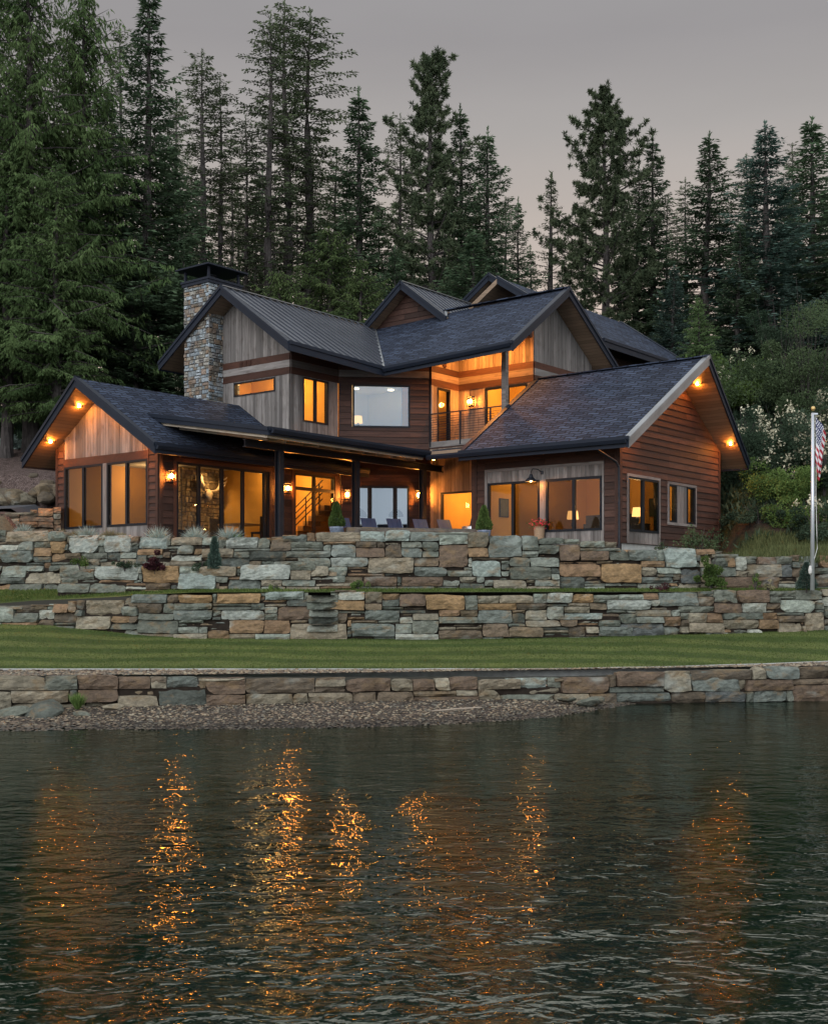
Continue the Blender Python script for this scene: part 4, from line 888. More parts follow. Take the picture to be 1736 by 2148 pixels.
def stone_mesh(mb, place, u0, u1, v0, v1, depth, tn, rg):
    """rough block: place(u, v, n) gives the world point"""
    nu = max(3, min(8, int((u1 - u0) / 0.13) + 2)); nv = max(3, min(6, int((v1 - v0) / 0.09) + 2))
    g = 0.008; u0 += g; u1 -= g; v0 += g; v1 -= g; w, h = u1 - u0, v1 - v0
    cut = [rg.choice((0.0, 0.08, 0.2, 0.34)) * min(w, h) * rg.random() for _ in range(4)]; sk = rg.uniform(-0.16, 0.16) * h; ph = rg.uniform(0, 99); tl = rg.uniform(-0.05, 0.05)
    wa, wb = rg.uniform(-.10, .10) * min(w, h * 1.5), rg.uniform(-.10, .10) * min(w, h * 1.5)
    def P_(i, j, n_):
        x, y = i / (nu - 1), j / (nv - 1); uu = u0 + w * x; vv = v0 + h * y
        for (cx, cy), c in zip(((0, 0), (1, 0), (1, 1), (0, 1)), cut):
            dx, dy = abs(x - cx) * w, abs(y - cy) * h
            if dx + dy < c: k = (c - dx - dy) / 2; uu += k * (1 if cx == 0 else -1); vv += k * (1 if cy == 0 else -1)
        if 0 < x < 1 or 0 < y < 1:
            e = 0.035 * min(w, h) * 2
            if x in (0, 1): uu += nz(vv * 7 + ph, ph) * e * 1.2
            if y in (0, 1): vv += nz(uu * 4 + ph, 3.3) * e
        vv += sk * (x - .5) * (0.7 if 0 < y < 1 else 0.35)
        uu += (wa * (1 - x) + wb * x) * (y - .5) * 1.0
        return uu, vv
    front = []; back = []
    for j in range(nv):
        rf = []; rb = []
        for i in range(nu):
            uu, vv = P_(i, j, 0); edge = i in (0, nu - 1) or j in (0, nv - 1)
            dpt = depth + tl * (j / (nv - 1) - .5) * 2 + 0.05 * nz(uu * 5 + ph, vv * 7) + 0.025 * nz(uu * 14, vv * 22 + ph)
            if edge: dpt -= 0.022 + 0.02 * rg.random()
            rf.append(place(uu, vv, dpt)); rb.append(place(uu, vv, -0.15) if edge else None)
        front.append(rf); back.append(rb)
    for j in range(nv - 1):
        for i in range(nu - 1): mb.face([front[j][i], front[j][i + 1], front[j + 1][i + 1], front[j + 1][i]], None, tn)
    ring = [(0, i) for i in range(nu)] + [(j, nu - 1) for j in range(1, nv)] + [(nv - 1, i) for i in range(nu - 2, -1, -1)] + [(j, 0) for j in range(nv - 2, 0, -1)]
    for (j0, i0), (j1, i1) in zip(ring, ring[1:] + ring[:1]): mb.face([back[j0][i0], back[j1][i1], front[j1][i1], front[j0][i0]], None, tn)
def stone_wall(name, label, path, base, top, pal, marks=(), cu=0.11, cv=0.085, lean=0.10, seed=1, group=None, big=1.35, gaps=(), maxh=4):
    """path: world points along the foot; base(s), top(s): heights; marks: stones placed by hand (s, z, w, h, colour)"""
    rg = random.Random(seed)
    seg = [0.0]
    for p, q in zip(path, path[1:]): seg.append(seg[-1] + (Vector(q) - Vector(p)).to_2d().length)
    L = seg[-1]
    def along(s):
        s = min(max(s, 0), L - 1e-4)
        for i in range(len(seg) - 1):
            if s <= seg[i + 1]:
                k = (s - seg[i]) / (seg[i + 1] - seg[i]); p = Vector(path[i]).lerp(Vector(path[i + 1]), k); d = (Vector(path[i + 1]) - Vector(path[i])).to_2d().normalized(); return p, Vector((d.y, -d.x))
    zmin = min(base(s) for s in np.linspace(0, L, 60)); zmax = max(top(s) for s in np.linspace(0, L, 60))
    NU, NV = int(L / cu), int((zmax - zmin) / cv) + 1; occ = np.zeros((NV, NU), bool); stones = []
    for j in range(NV):
        for i in range(NU):
            s = (i + .5) * cu; z = zmin + (j + .5) * cv
            if z > top(s) or z < base(s) - cv * 1.2: occ[j, i] = True
            for g0, g1, gz in gaps:
                if g0 < s < g1 and z > gz: occ[j, i] = True
    for (s, z, w, h, c) in marks:
        i0, j0 = int(round((s - w / 2) / cu)), int(round((z - h / 2 - zmin) / cv)); wi, hj = max(2, round(w / cu)), max(1, round(h / cv))
        if i0 < 0 or j0 < 0 or i0 + wi > NU or j0 + hj > NV or occ[j0:j0 + hj, i0:i0 + wi].any(): 
            i0 = max(0, i0); j0 = max(0, j0); sub = occ[j0:j0 + hj, i0:i0 + wi]
            if sub.mean() > 0.34: continue
        occ[j0:j0 + hj, i0:i0 + wi] = True; stones.append((i0 * cu, (i0 + wi) * cu, zmin + j0 * cv, zmin + (j0 + hj) * cv, KC[c]))
    for j in range(NV):
        i = 0
        while i < NU:
            if occ[j, i]: i += 1; continue
            run = 0
            while i + run < NU and not occ[j, i + run] and run < 14: run += 1
            r = rg.random()
            if r < 0.17: wi, hj = rg.randint(2, 6), 1
            elif r < 0.36: wi, hj = rg.randint(3, 8), rg.choice((1, 2, 2))
            elif r < 0.80: wi, hj = rg.randint(3, 7), rg.choice((2, 3, 3))
            else: wi, hj = rg.randint(4, 8), rg.choice((3, 4, 4))
            wi = max(1, int(wi * big)); hj = min(hj, maxh); wi = min(wi, run)
            if run - wi == 1: wi = run
            while hj > 1 and (j + hj > NV or occ[j:j + hj, i:i + wi].any()): hj -= 1
            if wi <= 2: hj = min(hj, 2)
            occ[j:j + hj, i:i + wi] = True
            c = rg.choice(pal); k = rg.uniform(0.75, 1.25)
            stones.append((i * cu, (i + wi) * cu, zmin + j * cv, zmin + (j + hj) * cv, tuple(x * k for x in c))); i += wi
    p0 = along(L / 2)[0]; root = thing(name, (p0.x, p0.y, base(L / 2)), label, 'stone wall', group)
    def place(u, v, n):
        p, nn = along(u); off = n - (v - base(u)) * lean
        return Vector((p.x + nn.x * off, p.y + nn.y * off, v + 0.012 * nz(u * 1.5, v)))
    vis = []
    for st in stones:
        p, _ = along((st[0] + st[1]) / 2); px = p.x / p.y * FPX + CXP; infr = -20 < px < 1756
        vis.append(((st[1] - st[0]) * (st[3] - st[2]) * (1 if infr else 0.01), st))
    vis.sort(key=lambda t_: -t_[0]); rest = MB()
    for n_, (_, st) in enumerate(vis):
        mb = MB() if n_ < 100 else rest
        h = st[3] - st[2]; tp = top((st[0] + st[1]) / 2); jt = (tp - st[3]) + rg.uniform(-.01, .035) if st[3] > tp - cv * 1.6 else 0
        stone_mesh(mb, place, st[0], st[1], st[2], st[3] + jt, rg.uniform(-0.02, 0.12) - (0.06 if h < cv * 1.5 else 0), st[4], rg)
        if n_ < 100: mb.build('stone', M['stone'], root)
    if rest.f: tag(rest.build('small_stones', M['stone'], root), kind='stuff')
    # dark packing behind the faces
    mb = MB(); n = max(8, int(L / 0.6))
    for k in range(n):
        s0_, s1_ = L * k / n, L * (k + 1) / n
        a, b = place(s0_, base(s0_) - .1, -0.06), place(s1_, base(s1_) - .1, -0.06); c, d = place(s1_, top(s1_) - 0.17, -0.06), place(s0_, top(s0_) - 0.17, -0.06)
        mb.face([a, b, c, d]); mb.face([d, c, c + Vector((0, .3, 0)), d + Vector((0, .3, 0))])
    mb.build('earth_core', M['earth'], root); return root, along, place
M['earth'] = plain('dark_soil', (0.022, 0.017, 0.013), 0.95, 0, 0.3, 8.0, 0.1)
def ptab(tab, Ytab):     # turns a table of sheet columns and depths into a foot path
    return [Vector(((px - CXP) / FPX * Y, Y, 0)) for px, Y in Ytab]
def s_of(path):          # arc length -> sheet column
    seg = [0.0]
    for p, q in zip(path, path[1:]): seg.append(seg[-1] + (q - p).to_2d().length)
    def f(s):
        s = min(max(s, 0), seg[-1] - 1e-6)
        for i in range(len(seg) - 1):
            if s <= seg[i + 1]: p = path[i].lerp(path[i + 1], (s - seg[i]) / (seg[i + 1] - seg[i])); return p.x / p.y * FPX + CXP, p.y
    def inv(px):
        for i in range(len(path) - 1):
            a, b = path[i].x / path[i].y * FPX + CXP, path[i + 1].x / path[i + 1].y * FPX + CXP
            if a <= px <= b: return seg[i] + (px - a) / (b - a) * (seg[i + 1] - seg[i])
        return 0
    return f, inv
def wall_from(name, label, ytab, base_tab, top_tab, pal, marks, group=None, **k):
    path = ptab(None, ytab); f, inv = s_of(path)
    zb = lambda s: (HOR - lerp_tab(base_tab, f(s)[0])) / FPX * f(s)[1]; zt = lambda s: (HOR - lerp_tab(top_tab, f(s)[0])) / FPX * f(s)[1]
    mk = []
    for x0, x1, y0, y1, c in marks:
        s = inv((x0 + x1) / 2); Y = f(s)[1]; mk.append((s, (HOR - (y0 + y1) / 2) / FPX * Y, (x1 - x0) / FPX * Y, (y1 - y0) / FPX * Y, c))
    if 'gaps' in k: k['gaps'] = [(inv(a), inv(b), (HOR - y) / FPX * 30) for a, b, y in k['gaps']]
    return stone_wall(name, label, path, zb, zt, pal, mk, group=group, **k)
# upper wall below the house. marks: column from, to, row from, to, colour
wall_from('boulder_wall', 'upper stacked boulder retaining wall directly below the house terrace', UWY,
    [(-140, 1243), (1880, 1243)], UW, PAL_UP, [(0, 95, 1112, 1136, 't'), (135, 212, 1122, 1157, 'w'), (212, 280, 1122, 1158, 'w'), (283, 352, 1124, 1150, 'p'), (352, 418, 1126, 1146, 't'), (466, 535, 1128, 1152, 'w'), (105, 140, 1134, 1158, 'o'), (0, 70, 1153, 1178, 'g'),
    (660, 756, 1113, 1136, 't'), (755, 805, 1113, 1134, 'p'), (808, 858, 1114, 1132, 'p'), (860, 925, 1117, 1132, 'g'), (692, 740, 1143, 1170, 'g'), (745, 802, 1148, 1168, 'b'), (845, 893, 1147, 1170, 'g'), (922, 985, 1142, 1186, 'b'), (1022, 1095, 1122, 1170, 'g'),
    (690, 768, 1168, 1190, 'w'), (770, 868, 1170, 1205, 't'), (992, 1052, 1178, 1210, 'p'), (868, 935, 1188, 1206, 'g'), (765, 838, 1206, 1228, 'b'), (838, 925, 1206, 1228, 'b'), (1170, 1218, 1142, 1178, 'b'), (1218, 1282, 1158, 1176, 'b'), (1262, 1352, 1180, 1220, 'o'),
    (1390, 1462, 1152, 1190, 'p'), (1320, 1385, 1162, 1178, 'g'), (1345, 1412, 1206, 1222, 'g'), (1430, 1470, 1192, 1226, 'd'), (1560, 1636, 1184, 1208, 't'), (1490, 1640, 1210, 1236, 'b'), (1465, 1495, 1160, 1190, 't'), (1590, 1630, 1166, 1186, 'b'), (1680, 1720, 1166, 1192, 'g'), (1640, 1665, 1186, 1210, 'd')],
    seed=11, lean=0.10, group='stacked boulder walls')
# front tier at the left of the upper wall
wall_from('boulder_wall', 'low front tier of boulders carrying the planted ledge at the left', [(120, 31.6), (300, 31.35), (560, 31.1), (760, 31.0)],
    [(120, 1243), (760, 1243)], [(120, 1225), (170, 1200), (200, 1188), (300, 1189), (460, 1189), (560, 1185), (640, 1176), (690, 1196), (720, 1216), (760, 1236)], PAL_UP,
    [(196, 292, 1188, 1216, 'w'), (292, 372, 1192, 1226, 'o'), (376, 452, 1200, 1234, 'p'), (416, 498, 1188, 1206, 't'), (500, 606, 1190, 1215, 'w'), (560, 640, 1172, 1196, 'b'), (476, 550, 1213, 1240, 'g')], seed=23, lean=0.12, group='stacked boulder walls')
wall_from('boulder_wall', 'middle stacked boulder retaining wall between the lawn and the grass ledge', [(px, lerp_tab(MBASE, px)) for px in (-200, 0, 100, 200, 300, 400, 700, 1000, 1300, 1500, 1736, 1880)],
    [(a, b + 2) for a, b in MYB], [(-200, 1280), (0, 1274), (60, 1268), (130, 1266), (165, 1259), (270, 1257), (275, 1249), (370, 1247), (480, 1248), (500, 1247), (540, 1246), (560, 1240), (600, 1241), (640, 1245), (690, 1245), (700, 1239), (770, 1240), (830, 1245), (900, 1248), (1000, 1248), (1150, 1247), (1200, 1244), (1280, 1247), (1380, 1246), (1440, 1243), (1500, 1238), (1640, 1238), (1880, 1236)], PAL_UP,
    [(168, 262, 1260, 1292, 't'), (270, 352, 1249, 1268, 'g'), (373, 450, 1247, 1266, 'o'), (455, 545, 1246, 1268, 'o'), (554, 640, 1239, 1258, 'p'), (580, 662, 1273, 1298, 'b'), (610, 730, 1304, 1340, 't'), (465, 560, 1277, 1298, 'w'), (360, 440, 1283, 1302, 'g'), (690, 760, 1262, 1282, 'o'), (835, 890, 1254, 1273, 'b'), (760, 830, 1280, 1300, 'g'),
    (890, 968, 1255, 1282, 'o'), (1000, 1078, 1262, 1278, 'o'), (1050, 1120, 1244, 1262, 't'), (1145, 1200, 1250, 1268, 'w'), (1205, 1255, 1250, 1268, 'o'), (1270, 1370, 1262, 1280, 'w'), (1000, 1075, 1280, 1308, 'g'), (1258, 1330, 1312, 1335, 'g'), (1380, 1468, 1244, 1274, 'g'), (1545, 1612, 1240, 1266, 'b'), (1180, 1260, 1285, 1300, 'p'), (1300, 1400, 1308, 1334, 'd'), (1688, 1736, 1284, 1322, 't'), (1500, 1560, 1264, 1282, 'b'), (1440, 1520, 1312, 1330, 't'), (740, 830, 1312, 1338, 'g')], gaps=[(646, 692, 1320)], seed=37, lean=0.12, group='stacked boulder walls')
wall_from('boulder_wall', 'low shore wall of large brown slabs at the water edge', [(px, sw_y((px - CXP) / FPX * 23.5)) for px in (-60, 0, 250, 500, 750, 1000, 1200, 1280, 1400, 1600, 1736, 1860)],
    [(-60, 1495), (150, 1498), (300, 1492), (600, 1484), (1000, 1482), (1270, 1482), (1860, 1480)], [(-60, 1416), (0, 1416), (120, 1420), (240, 1419), (400, 1422), (560, 1424), (700, 1425), (900, 1427), (980, 1418), (1060, 1425), (1180, 1424), (1300, 1416), (1350, 1412), (1440, 1410), (1560, 1406), (1600, 1400), (1736, 1398), (1860, 1395)], PAL_SH,
    [(30, 152, 1440, 1472, 't'), (160, 245, 1410, 1440, 'b'), (252, 315, 1416, 1444, 'b'), (346, 410, 1424, 1446, 'g'), (440, 520, 1424, 1450, 'b'), (520, 600, 1426, 1446, 't'), (165, 240, 1444, 1476, 'b'), (255, 340, 1450, 1480, 't'), (425, 500, 1450, 1478, 'b'), (645, 738, 1450, 1482, 't'), (732, 828, 1426, 1450, 'b'), (862, 915, 1428, 1450, 'b'), (1005, 1100, 1426, 1452, 't'),
    (945, 1000, 1424, 1450, 'b'), (1060, 1160, 1430, 1446, 'p'), (1172, 1278, 1424, 1450, 'b'), (1290, 1395, 1420, 1442, 'b'), (1285, 1400, 1448, 1476, 'g'), (1445, 1555, 1424, 1446, 'g'), (1556, 1665, 1424, 1446, 'b'), (1655, 1740, 1440, 1472, 'b'), (1470, 1560, 1452, 1478, 'd'), (1575, 1650, 1448, 1476, 'g'), (1600, 1680, 1402, 1422, 'g'), (860, 1000, 1452, 1480, 'b')], cu=0.15, cv=0.12, seed=51, lean=0.08, big=1.35, maxh=3, group='stacked boulder walls')
# stair treads in the notch of the middle wall
st_root = thing('stone_steps', (-2.2, 29.7, -1.2), 'rough stone steps climbing through the middle boulder wall', 'steps')
rg_ = random.Random(5)
for k in range(5):
    mb = MB(); z0 = -0.97 + k * 0.185; y = 29.93 + k * 0.04
    stone_mesh(mb, lambda u, v, n: Vector((u, y - n, v)), -2.64 - rg_.random() * .08, -1.98 + rg_.random() * .08, z0, z0 + 0.19, 0.05, tuple(c * .9 for c in rg_.choice(GR + TN + PA)), rg_)
    mb.face([(-2.6, y - .2, z0 + .185), (-2.0, y - .2, z0 + .185), (-2.0, y + .35, z0 + .185), (-2.6, y + .35, z0 + .185)], None, (0.12, 0.13, 0.11)); mb.build('step', M['stone'], st_root)
# wall behind the drive at the left, and loose boulders
wall_from('boulder_wall', 'short boulder wall behind the grasses at the far left, below the drive', [(-160, 35.0), (-60, 35.1), (60, 35.2), (135, 35.5)], [(-160, 1135), (135, 1135)], [(-160, 1080), (0, 1079), (30, 1076), (60, 1073), (80, 1066), (135, 1062)], BR * 3 + TN * 4 + OR + GR, [], seed=61, group='stacked boulder walls')
def boulder(name, label, c, r, tn, rg, cat='boulder', group=None, sq=(1.25, 1, .8)):
    import bmesh
    bm = bmesh.new(); bmesh.ops.create_icosphere(bm, subdivisions=3, radius=1.0); ph = rg.uniform(0, 50)
    pl = [(Vector((rg.gauss(0, 1), rg.gauss(0, 1), rg.gauss(0, 1))).normalized(), rg.uniform(.62, .9)) for _ in range(11)]
    for v in bm.verts:
        p = v.co.copy()
        for n, d in pl:
            e = p.dot(n)
            if e > d: p -= n * (e - d) * .92
        p += p.normalized() * nz(p.x * 2 + ph, p.y * 2, p.z * 2) * .08; v.co = Vector((p.x * r * sq[0], p.y * r * sq[1], p.z * r * sq[2]))
    me = bpy.data.meshes.new(name); bm.to_mesh(me); bm.free(); at_ = me.attributes.new("tone", 'FLOAT_COLOR', 'FACE'); at_.data.foreach_set('color', np.tile(np.array([*tn, 1], dtype=np.float32), len(me.polygons)))
    me.materials.append(M['stone']); o = bpy.data.objects.new(name, me); COL.objects.link(o); o.location = c; o.rotation_euler = (rg.uniform(-.3, .3), rg.uniform(-.3, .3), rg.uniform(0, 6)); return tag(o, label, cat, group)
rg_ = random.Random(77)
for k in range(46):
    x = rg_.uniform(-17.8, -11.3); t_ = rg_.random() ** 1.25; y = 39.3 + t_ * 1.3; z = 3.0 + t_ * 1.05 + (x + 14) * 0.05; r = rg_.uniform(0.26, 0.46) * (1.0 - 0.55 * t_)
    c = rg_.choice(BR + BR + TN + [(0.17, 0.11, 0.10)]); boulder('boulder', 'rough brown boulder in the heap of boulders beside the drive at the left', (x, y, z), r, c, rg_, group='heaped boulders beside the drive')
# ================================================================ rooms seen through the windows
M['ochre'] = plain('ochre_plaster', (0.60, 0.33, 0.075), 0.8, 0, 0.05, 2.0, 0.2)
M['white'] = plain('white_plaster', (0.58, 0.60, 0.62), 0.8, 0, 0.03, 2.0, 0.2)
M['woodfloor'] = plain('oak_floor', (0.26, 0.17, 0.09), 0.4, 0, 0.2, 5.0)
M['navy'] = plain('blue_grey_painted_slats', (0.055, 0.085, 0.17), 0.5, 0, 0.1, 6.0)
M['cloth'] = plain('dark_fabric', (0.035, 0.032, 0.032), 0.9, 0, 0.2, 8.0)
M['linen'] = plain('linen', (0.40, 0.35, 0.28), 0.9, 0, 0.15, 8.0)
M['bone'] = plain('bone', (0.55, 0.46, 0.33), 0.6, 0, 0.15, 8.0)
RL = 2.2
_point = point
def point(loc, power, r=0.05, color=AMB): return _point(loc, power * RL, r, color)
def room(a0, a1, b0, b1, z0, z1, mw, name='room_walls', skip=(), mf='woodfloor', mc='white'):
    mb = MB(); T_ = 0.03
    if 'back' not in skip: mb.face([W(a0, b1, z0), W(a1, b1, z0), W(a1, b1, z1), W(a0, b1, z1)])
    if 'left' not in skip: mb.face([W(a0, b0, z0), W(a0, b1, z0), W(a0, b1, z1), W(a0, b0, z1)])
    if 'right' not in skip: mb.face([W(a1, b0, z0), W(a1, b1, z0), W(a1, b1, z1), W(a1, b0, z1)])
    mb.face([W(a0, b0, z0), W(a1, b0, z0), W(a1, b1, z0), W(a0, b1, z0)], None, (.5,) * 3, 1)
    mb.face([W(a0, b0, z1), W(a1, b0, z1), W(a1, b1, z1), W(a0, b1, z1)], None, (.5,) * 3, 2)
    return mb.build(name, [M[mw], M[mf], M[mc]], house)
Z0, Z1 = 1.425, 4.02
room(-4.58, -0.16, 0.16, 5.20, Z0, Z1, 'ochre', skip=('right',))
# L shaped hall behind the patio doors
mb = MB()
mb.face([W(-2.6, 5.22, Z0), W(-2.6, 14.2, Z0), W(-2.6, 14.2, Z1), W(-2.6, 5.22, Z1)]); mb.face([W(-2.6, 5.215, Z0), W(0, 5.215, Z0), W(0, 5.215, Z1), W(-2.6, 5.215, Z1)])
mb.face([W(-2.6, 7.62, Z0), W(-0.15, 7.62, Z0), W(-0.15, 7.62, Z1), W(-2.6, 7.62, Z1)])
mb.face([W(-2.6, 5.22, Z1), W(0, 5.22, Z1), W(0, 7.6, Z1), W(-2.6, 7.6, Z1)], mi=2); mb.face([W(-2.6, 5.22, Z0), W(0, 5.22, Z0), W(0, 7.6, Z0), W(-2.6, 7.6, Z0)], mi=1)
mb.build('room_walls', [M['ochre'], M['woodfloor'], M['white']], house)
mb = MB()          # kitchen behind the facet, pale
mb.face([W(-2.5, 7.64, Z0), W(-2.5, 13.0, Z0), W(-2.5, 13.0, Z1), W(-2.5, 7.64, Z1)]); mb.face([W(-2.5, 12.2, Z0), W(2.2, 12.2, Z0), W(2.2, 12.2, Z1), W(-2.5, 12.2, Z1)])
mb.face([W(-2.5, 7.66, Z0), W(-.1, 7.66, Z0), W(-.1, 7.66, Z1), W(-2.5, 7.66, Z1)]); mb.face([W(2.16, 9.75, Z0), W(2.16, 12.2, Z0), W(2.16, 12.2, Z1), W(2.16, 9.75, Z1)])
for z, mi in ((Z1, 0), (Z0, 1)): mb.face([W(-2.5, 7.65, z), W(0, 7.65, z), W(2.1, 9.75, z), W(2.16, 12.2, z), W(-2.5, 12.2, z)], mi=mi)
mb.build('room_walls', [M['white'], M['woodfloor']], house)
room(2.2, 5.0, 9.78, 12.4, Z0, Z1, 'ochre')
room(5.2, 9.79, 8.17, 14.4, Z0, Z1, 'ochre', skip=('right',))
U0, U1 = 5.0, 7.45
room(-4.58, -0.22, 5.42, 7.9, U0, U1, 'ochre', skip=('right',))
mb = MB()
mb.face([W(-3.0, 8.0, U0), W(-3.0, 12.6, U0), W(-3.0, 12.6, U1), W(-3.0, 8.0, U1)]); mb.face([W(-3.0, 12.4, U0), W(2.0, 12.4, U0), W(2.0, 12.4, U1), W(-3.0, 12.4, U1)])
mb.face([W(-3.0, 7.93, U0), W(0.2, 7.93, U0), W(0.2, 7.93, U1), W(-3.0, 7.93, U1)]); mb.face([W(1.28, 9.1, U0), W(1.28, 12.4, U0), W(1.28, 12.4, U1), W(1.28, 9.1, U1)])
for z, mi in ((U1 - 0.03, 0), (U0, 1)): mb.face([W(-3.0, 7.93, z), W(0.3, 7.93, z), W(1.95, 9.65, z), W(1.93, 12.4, z), W(-3.0, 12.4, z)], mi=mi)
mb.build('room_walls', [M['white'], M['woodfloor']], house)
mb = MB()            # closet of warm light behind the balcony door, and the upper bedroom behind the slider
mb.face([W(1.3, 9.1, U0), W(1.3, 12.4, U0), W(1.3, 12.4, U1), W(1.3, 9.1, U1)])
mb.build('room_walls', [M['ochre']], house)
room(2.25, 4.95, 11.33, 14.4, U0, U1, 'ochre')
WARM = (1.0, 0.56, 0.20); CREAM = (1.0, 0.92, 0.84)
point(W(-3.6, 2.6, 3.6), 15, 0.12, WARM); point(W(-0.7, 4.6, 3.7), 12, 0.12, WARM); point(W(-1.2, 6.4, 3.9), 45, 0.1, WARM)
point(W(-0.6, 10.9, 3.45), 8, 0.5, CREAM); point(W(3.6, 11.2, 3.93), 60, 0.1, WARM)
point(W(6.2, 9.4, 3.9), 6, 0.12, WARM); point(W(8.6, 13.2, 3.7), 9, 0.12, WARM)
point(W(-2.2, 6.6, 7.3), 60, 0.12, WARM); point(W(-0.9, 10.9, 6.85), 5, 0.5, CREAM); point(W(1.65, 10.9, 7.3), 9, 0.08, WARM); point(W(3.6, 12.8, 7.3), 50, 0.12, WARM)
# ceiling lights
for a, b, z in ((-1.6, 5.9, Z1), (-0.9, 6.9, U1), (-1.5, 10.6, U1 - .03), (-0.7, 11.3, U1 - .03), (-2.3, 10.9, U1 - .03), (-1.5, 11.9, U1 - .03), (4.3, 12.2, U1), (-2.6, 1.2, Z1)):
    mb = MB(); mb.lathe(W(a, b, z - 0.045), [(0, 0), (0.11, 0.002), (0.12, 0.03)], 14); tag(mb.build('ceiling_light', M['ceil_glow'], house), 'small round lit ceiling light')
# stone fireplace wall with a moose skull behind the wide sliding door
mb = MB(); mb.hbox(-4.5, -3.03, 3.4, 5.19, Z0, Z1 - 0.02, mi=1); rubble(mb, frame(-3.03, 3.4, -3.03, 5.19), 0, 1.79, Z0, Z1 - 0.02, 0.14, [(0.30, 0.22, 0.14), (0.20, 0.14, 0.09), (0.26, 0.20, 0.14), (0.36, 0.28, 0.18), (0.16, 0.12, 0.09)])
rubble(mb, frame(-4.5, 3.4, -3.03, 3.4), 0, 1.47, Z0, Z1 - 0.02, 0.14, [(0.30, 0.22, 0.14), (0.20, 0.14, 0.09), (0.26, 0.20, 0.14)])
mb.build('fireplace_wall', [M['stone'], M['mortar']], house)
spot(W(-2.35, 4.1, 3.97), W(-3.0, 4.3, 2.6), 60, 120, 0.04, WARM)
sk = thing('antler_skull', W(-2.9, 4.38, 3.4), 'pale antlered skull hanging on the stone chimney breast behind the sliding door', 'skull')
mb = MB(); fz0 = frame(-2.97, 0, -2.97, 5)
fz = lambda u, z, n=0: fz0(4.38 + (u - 2.75) * .75, 3.83 - (3.8 - z) * .68, n)
mb.tube([fz(2.75, 3.02, 0.05), fz(2.75, 2.86, 0.13), fz(2.75, 2.66, 0.16), fz(2.75, 2.44, 0.14)], [0.10, 0.13, 0.075, 0.035], 10); mb.build('skull', M['bone'], sk, smooth=True)
for s_ in (-1, 1):
    mb = MB(); mb.tube([fz(2.75 + s_ * .08, 3.0, 0.08), fz(2.75 + s_ * .32, 3.02, 0.18), fz(2.75 + s_ * .52, 3.22, 0.24), fz(2.75 + s_ * .58, 3.60, 0.22), fz(2.75 + s_ * .54, 3.80, 0.18)], [0.035, 0.04, 0.08, 0.07, 0.015], 8)
    for k, (u, z) in enumerate(((.36, 3.05), (.48, 3.16), (.56, 3.34), (.58, 3.52))): mb.tube([fz(2.75 + s_ * u, z, 0.2), fz(2.75 + s_ * (u + .13), z + .10, 0.34), fz(2.75 + s_ * (u + .15), z + .2, 0.38)], [0.035, 0.02, 0.006], 6)
    mb.build('antler', M['bone'], sk, smooth=True)
# dining chairs, table seen low in the sliding door; arm chair; stair
def lamp(c, label, h=0.55, r=0.17, power=9):
    t_ = thing('table_lamp', c, label, 'lamp'); c = Vector(c)
    mb = MB(); mb.lathe(c, [(0.0, 0), (0.08, 0), (0.08, 0.02), (0.02, 0.05), (0.05, 0.14), (0.055, 0.2), (0.015, 0.28), (0.012, h - 0.24)], 14); mb.build('lamp_base', M['steel'], t_, smooth=True)
    mb = MB(); mb.lathe(c, [(r, h - 0.26), (r * .82, h)], 20); mb.build('lamp_shade', M['shade'], t_, smooth=True)
    point(c + Vector((0, 0, h - 0.02)), power, 0.05, WARM); return t_
def bx_thing(name, c, size, m, label, cat, legs=0.0):
    t_ = thing(name, W(*c), label, cat); a, b, z = c; w, d, h = size
    mb = MB(); mb.hbox(a - w / 2, a + w / 2, b - d / 2, b + d / 2, z + legs, z + h); mb.hbox(a - w / 2 - .02, a + w / 2 + .02, b - d / 2 - .02, b + d / 2 + .02, z + h, z + h + 0.03); mb.build('body', M[m], t_)
    if legs:
        for sa in (-1, 1):
            for sb in (-1, 1): mb = MB(); mb.hbox(a + sa * (w / 2 - .04) - .02, a + sa * (w / 2 - .04) + .02, b + sb * (d / 2 - .04) - .02, b + sb * (d / 2 - .04) + .02, z, z + legs); mb.build('leg', M[m], t_)
    return t_
bx_thing('bedside_table', (9.35, 10.15, Z0), (0.5, 0.5, 0.55), 'cloth', 'dark bedside table under the lamp behind the right gable window', 'table', 0.12)
lamp(W(9.42, 10.1, 2.01), 'glowing table lamp with cream shade behind the right gable window', 0.52, 0.17, 24)
bx_thing('bedside_table', (6.5, 11.25, Z0), (0.45, 0.45, 0.55), 'cloth', 'dark bedside table beside the bed behind the right wing front window', 'table', 0.12)
lamp(W(6.56, 11.2, 2.01), 'glowing bedside lamp seen through the right wing front window', 0.6, 0.19, 22)
bd = thing('bed', W(7.7, 10.8, Z0), 'wide bed with pale cover behind the right wing front window', 'bed')
mb = MB(); mb.hbox(6.9, 8.5, 9.6, 11.6, Z0 + .1, Z0 + 0.5); mb.build('mattress', M['linen'], bd)
mb = MB(); mb.hbox(6.8, 8.6, 11.6, 11.7, Z0, Z0 + 1.05); mb.build('headboard', M['cloth'], bd)
for b in (7.3, 8.1): mb = MB(); mb.hbox(b - .3, b + .3, 11.1, 11.55, Z0 + .51, Z0 + 0.75); mb.build('pillow', M['cloth'], bd)
M['art'] = plain('dark_painting', (0.05, 0.055, 0.035), 0.6, 0, 0.5, 3.0)
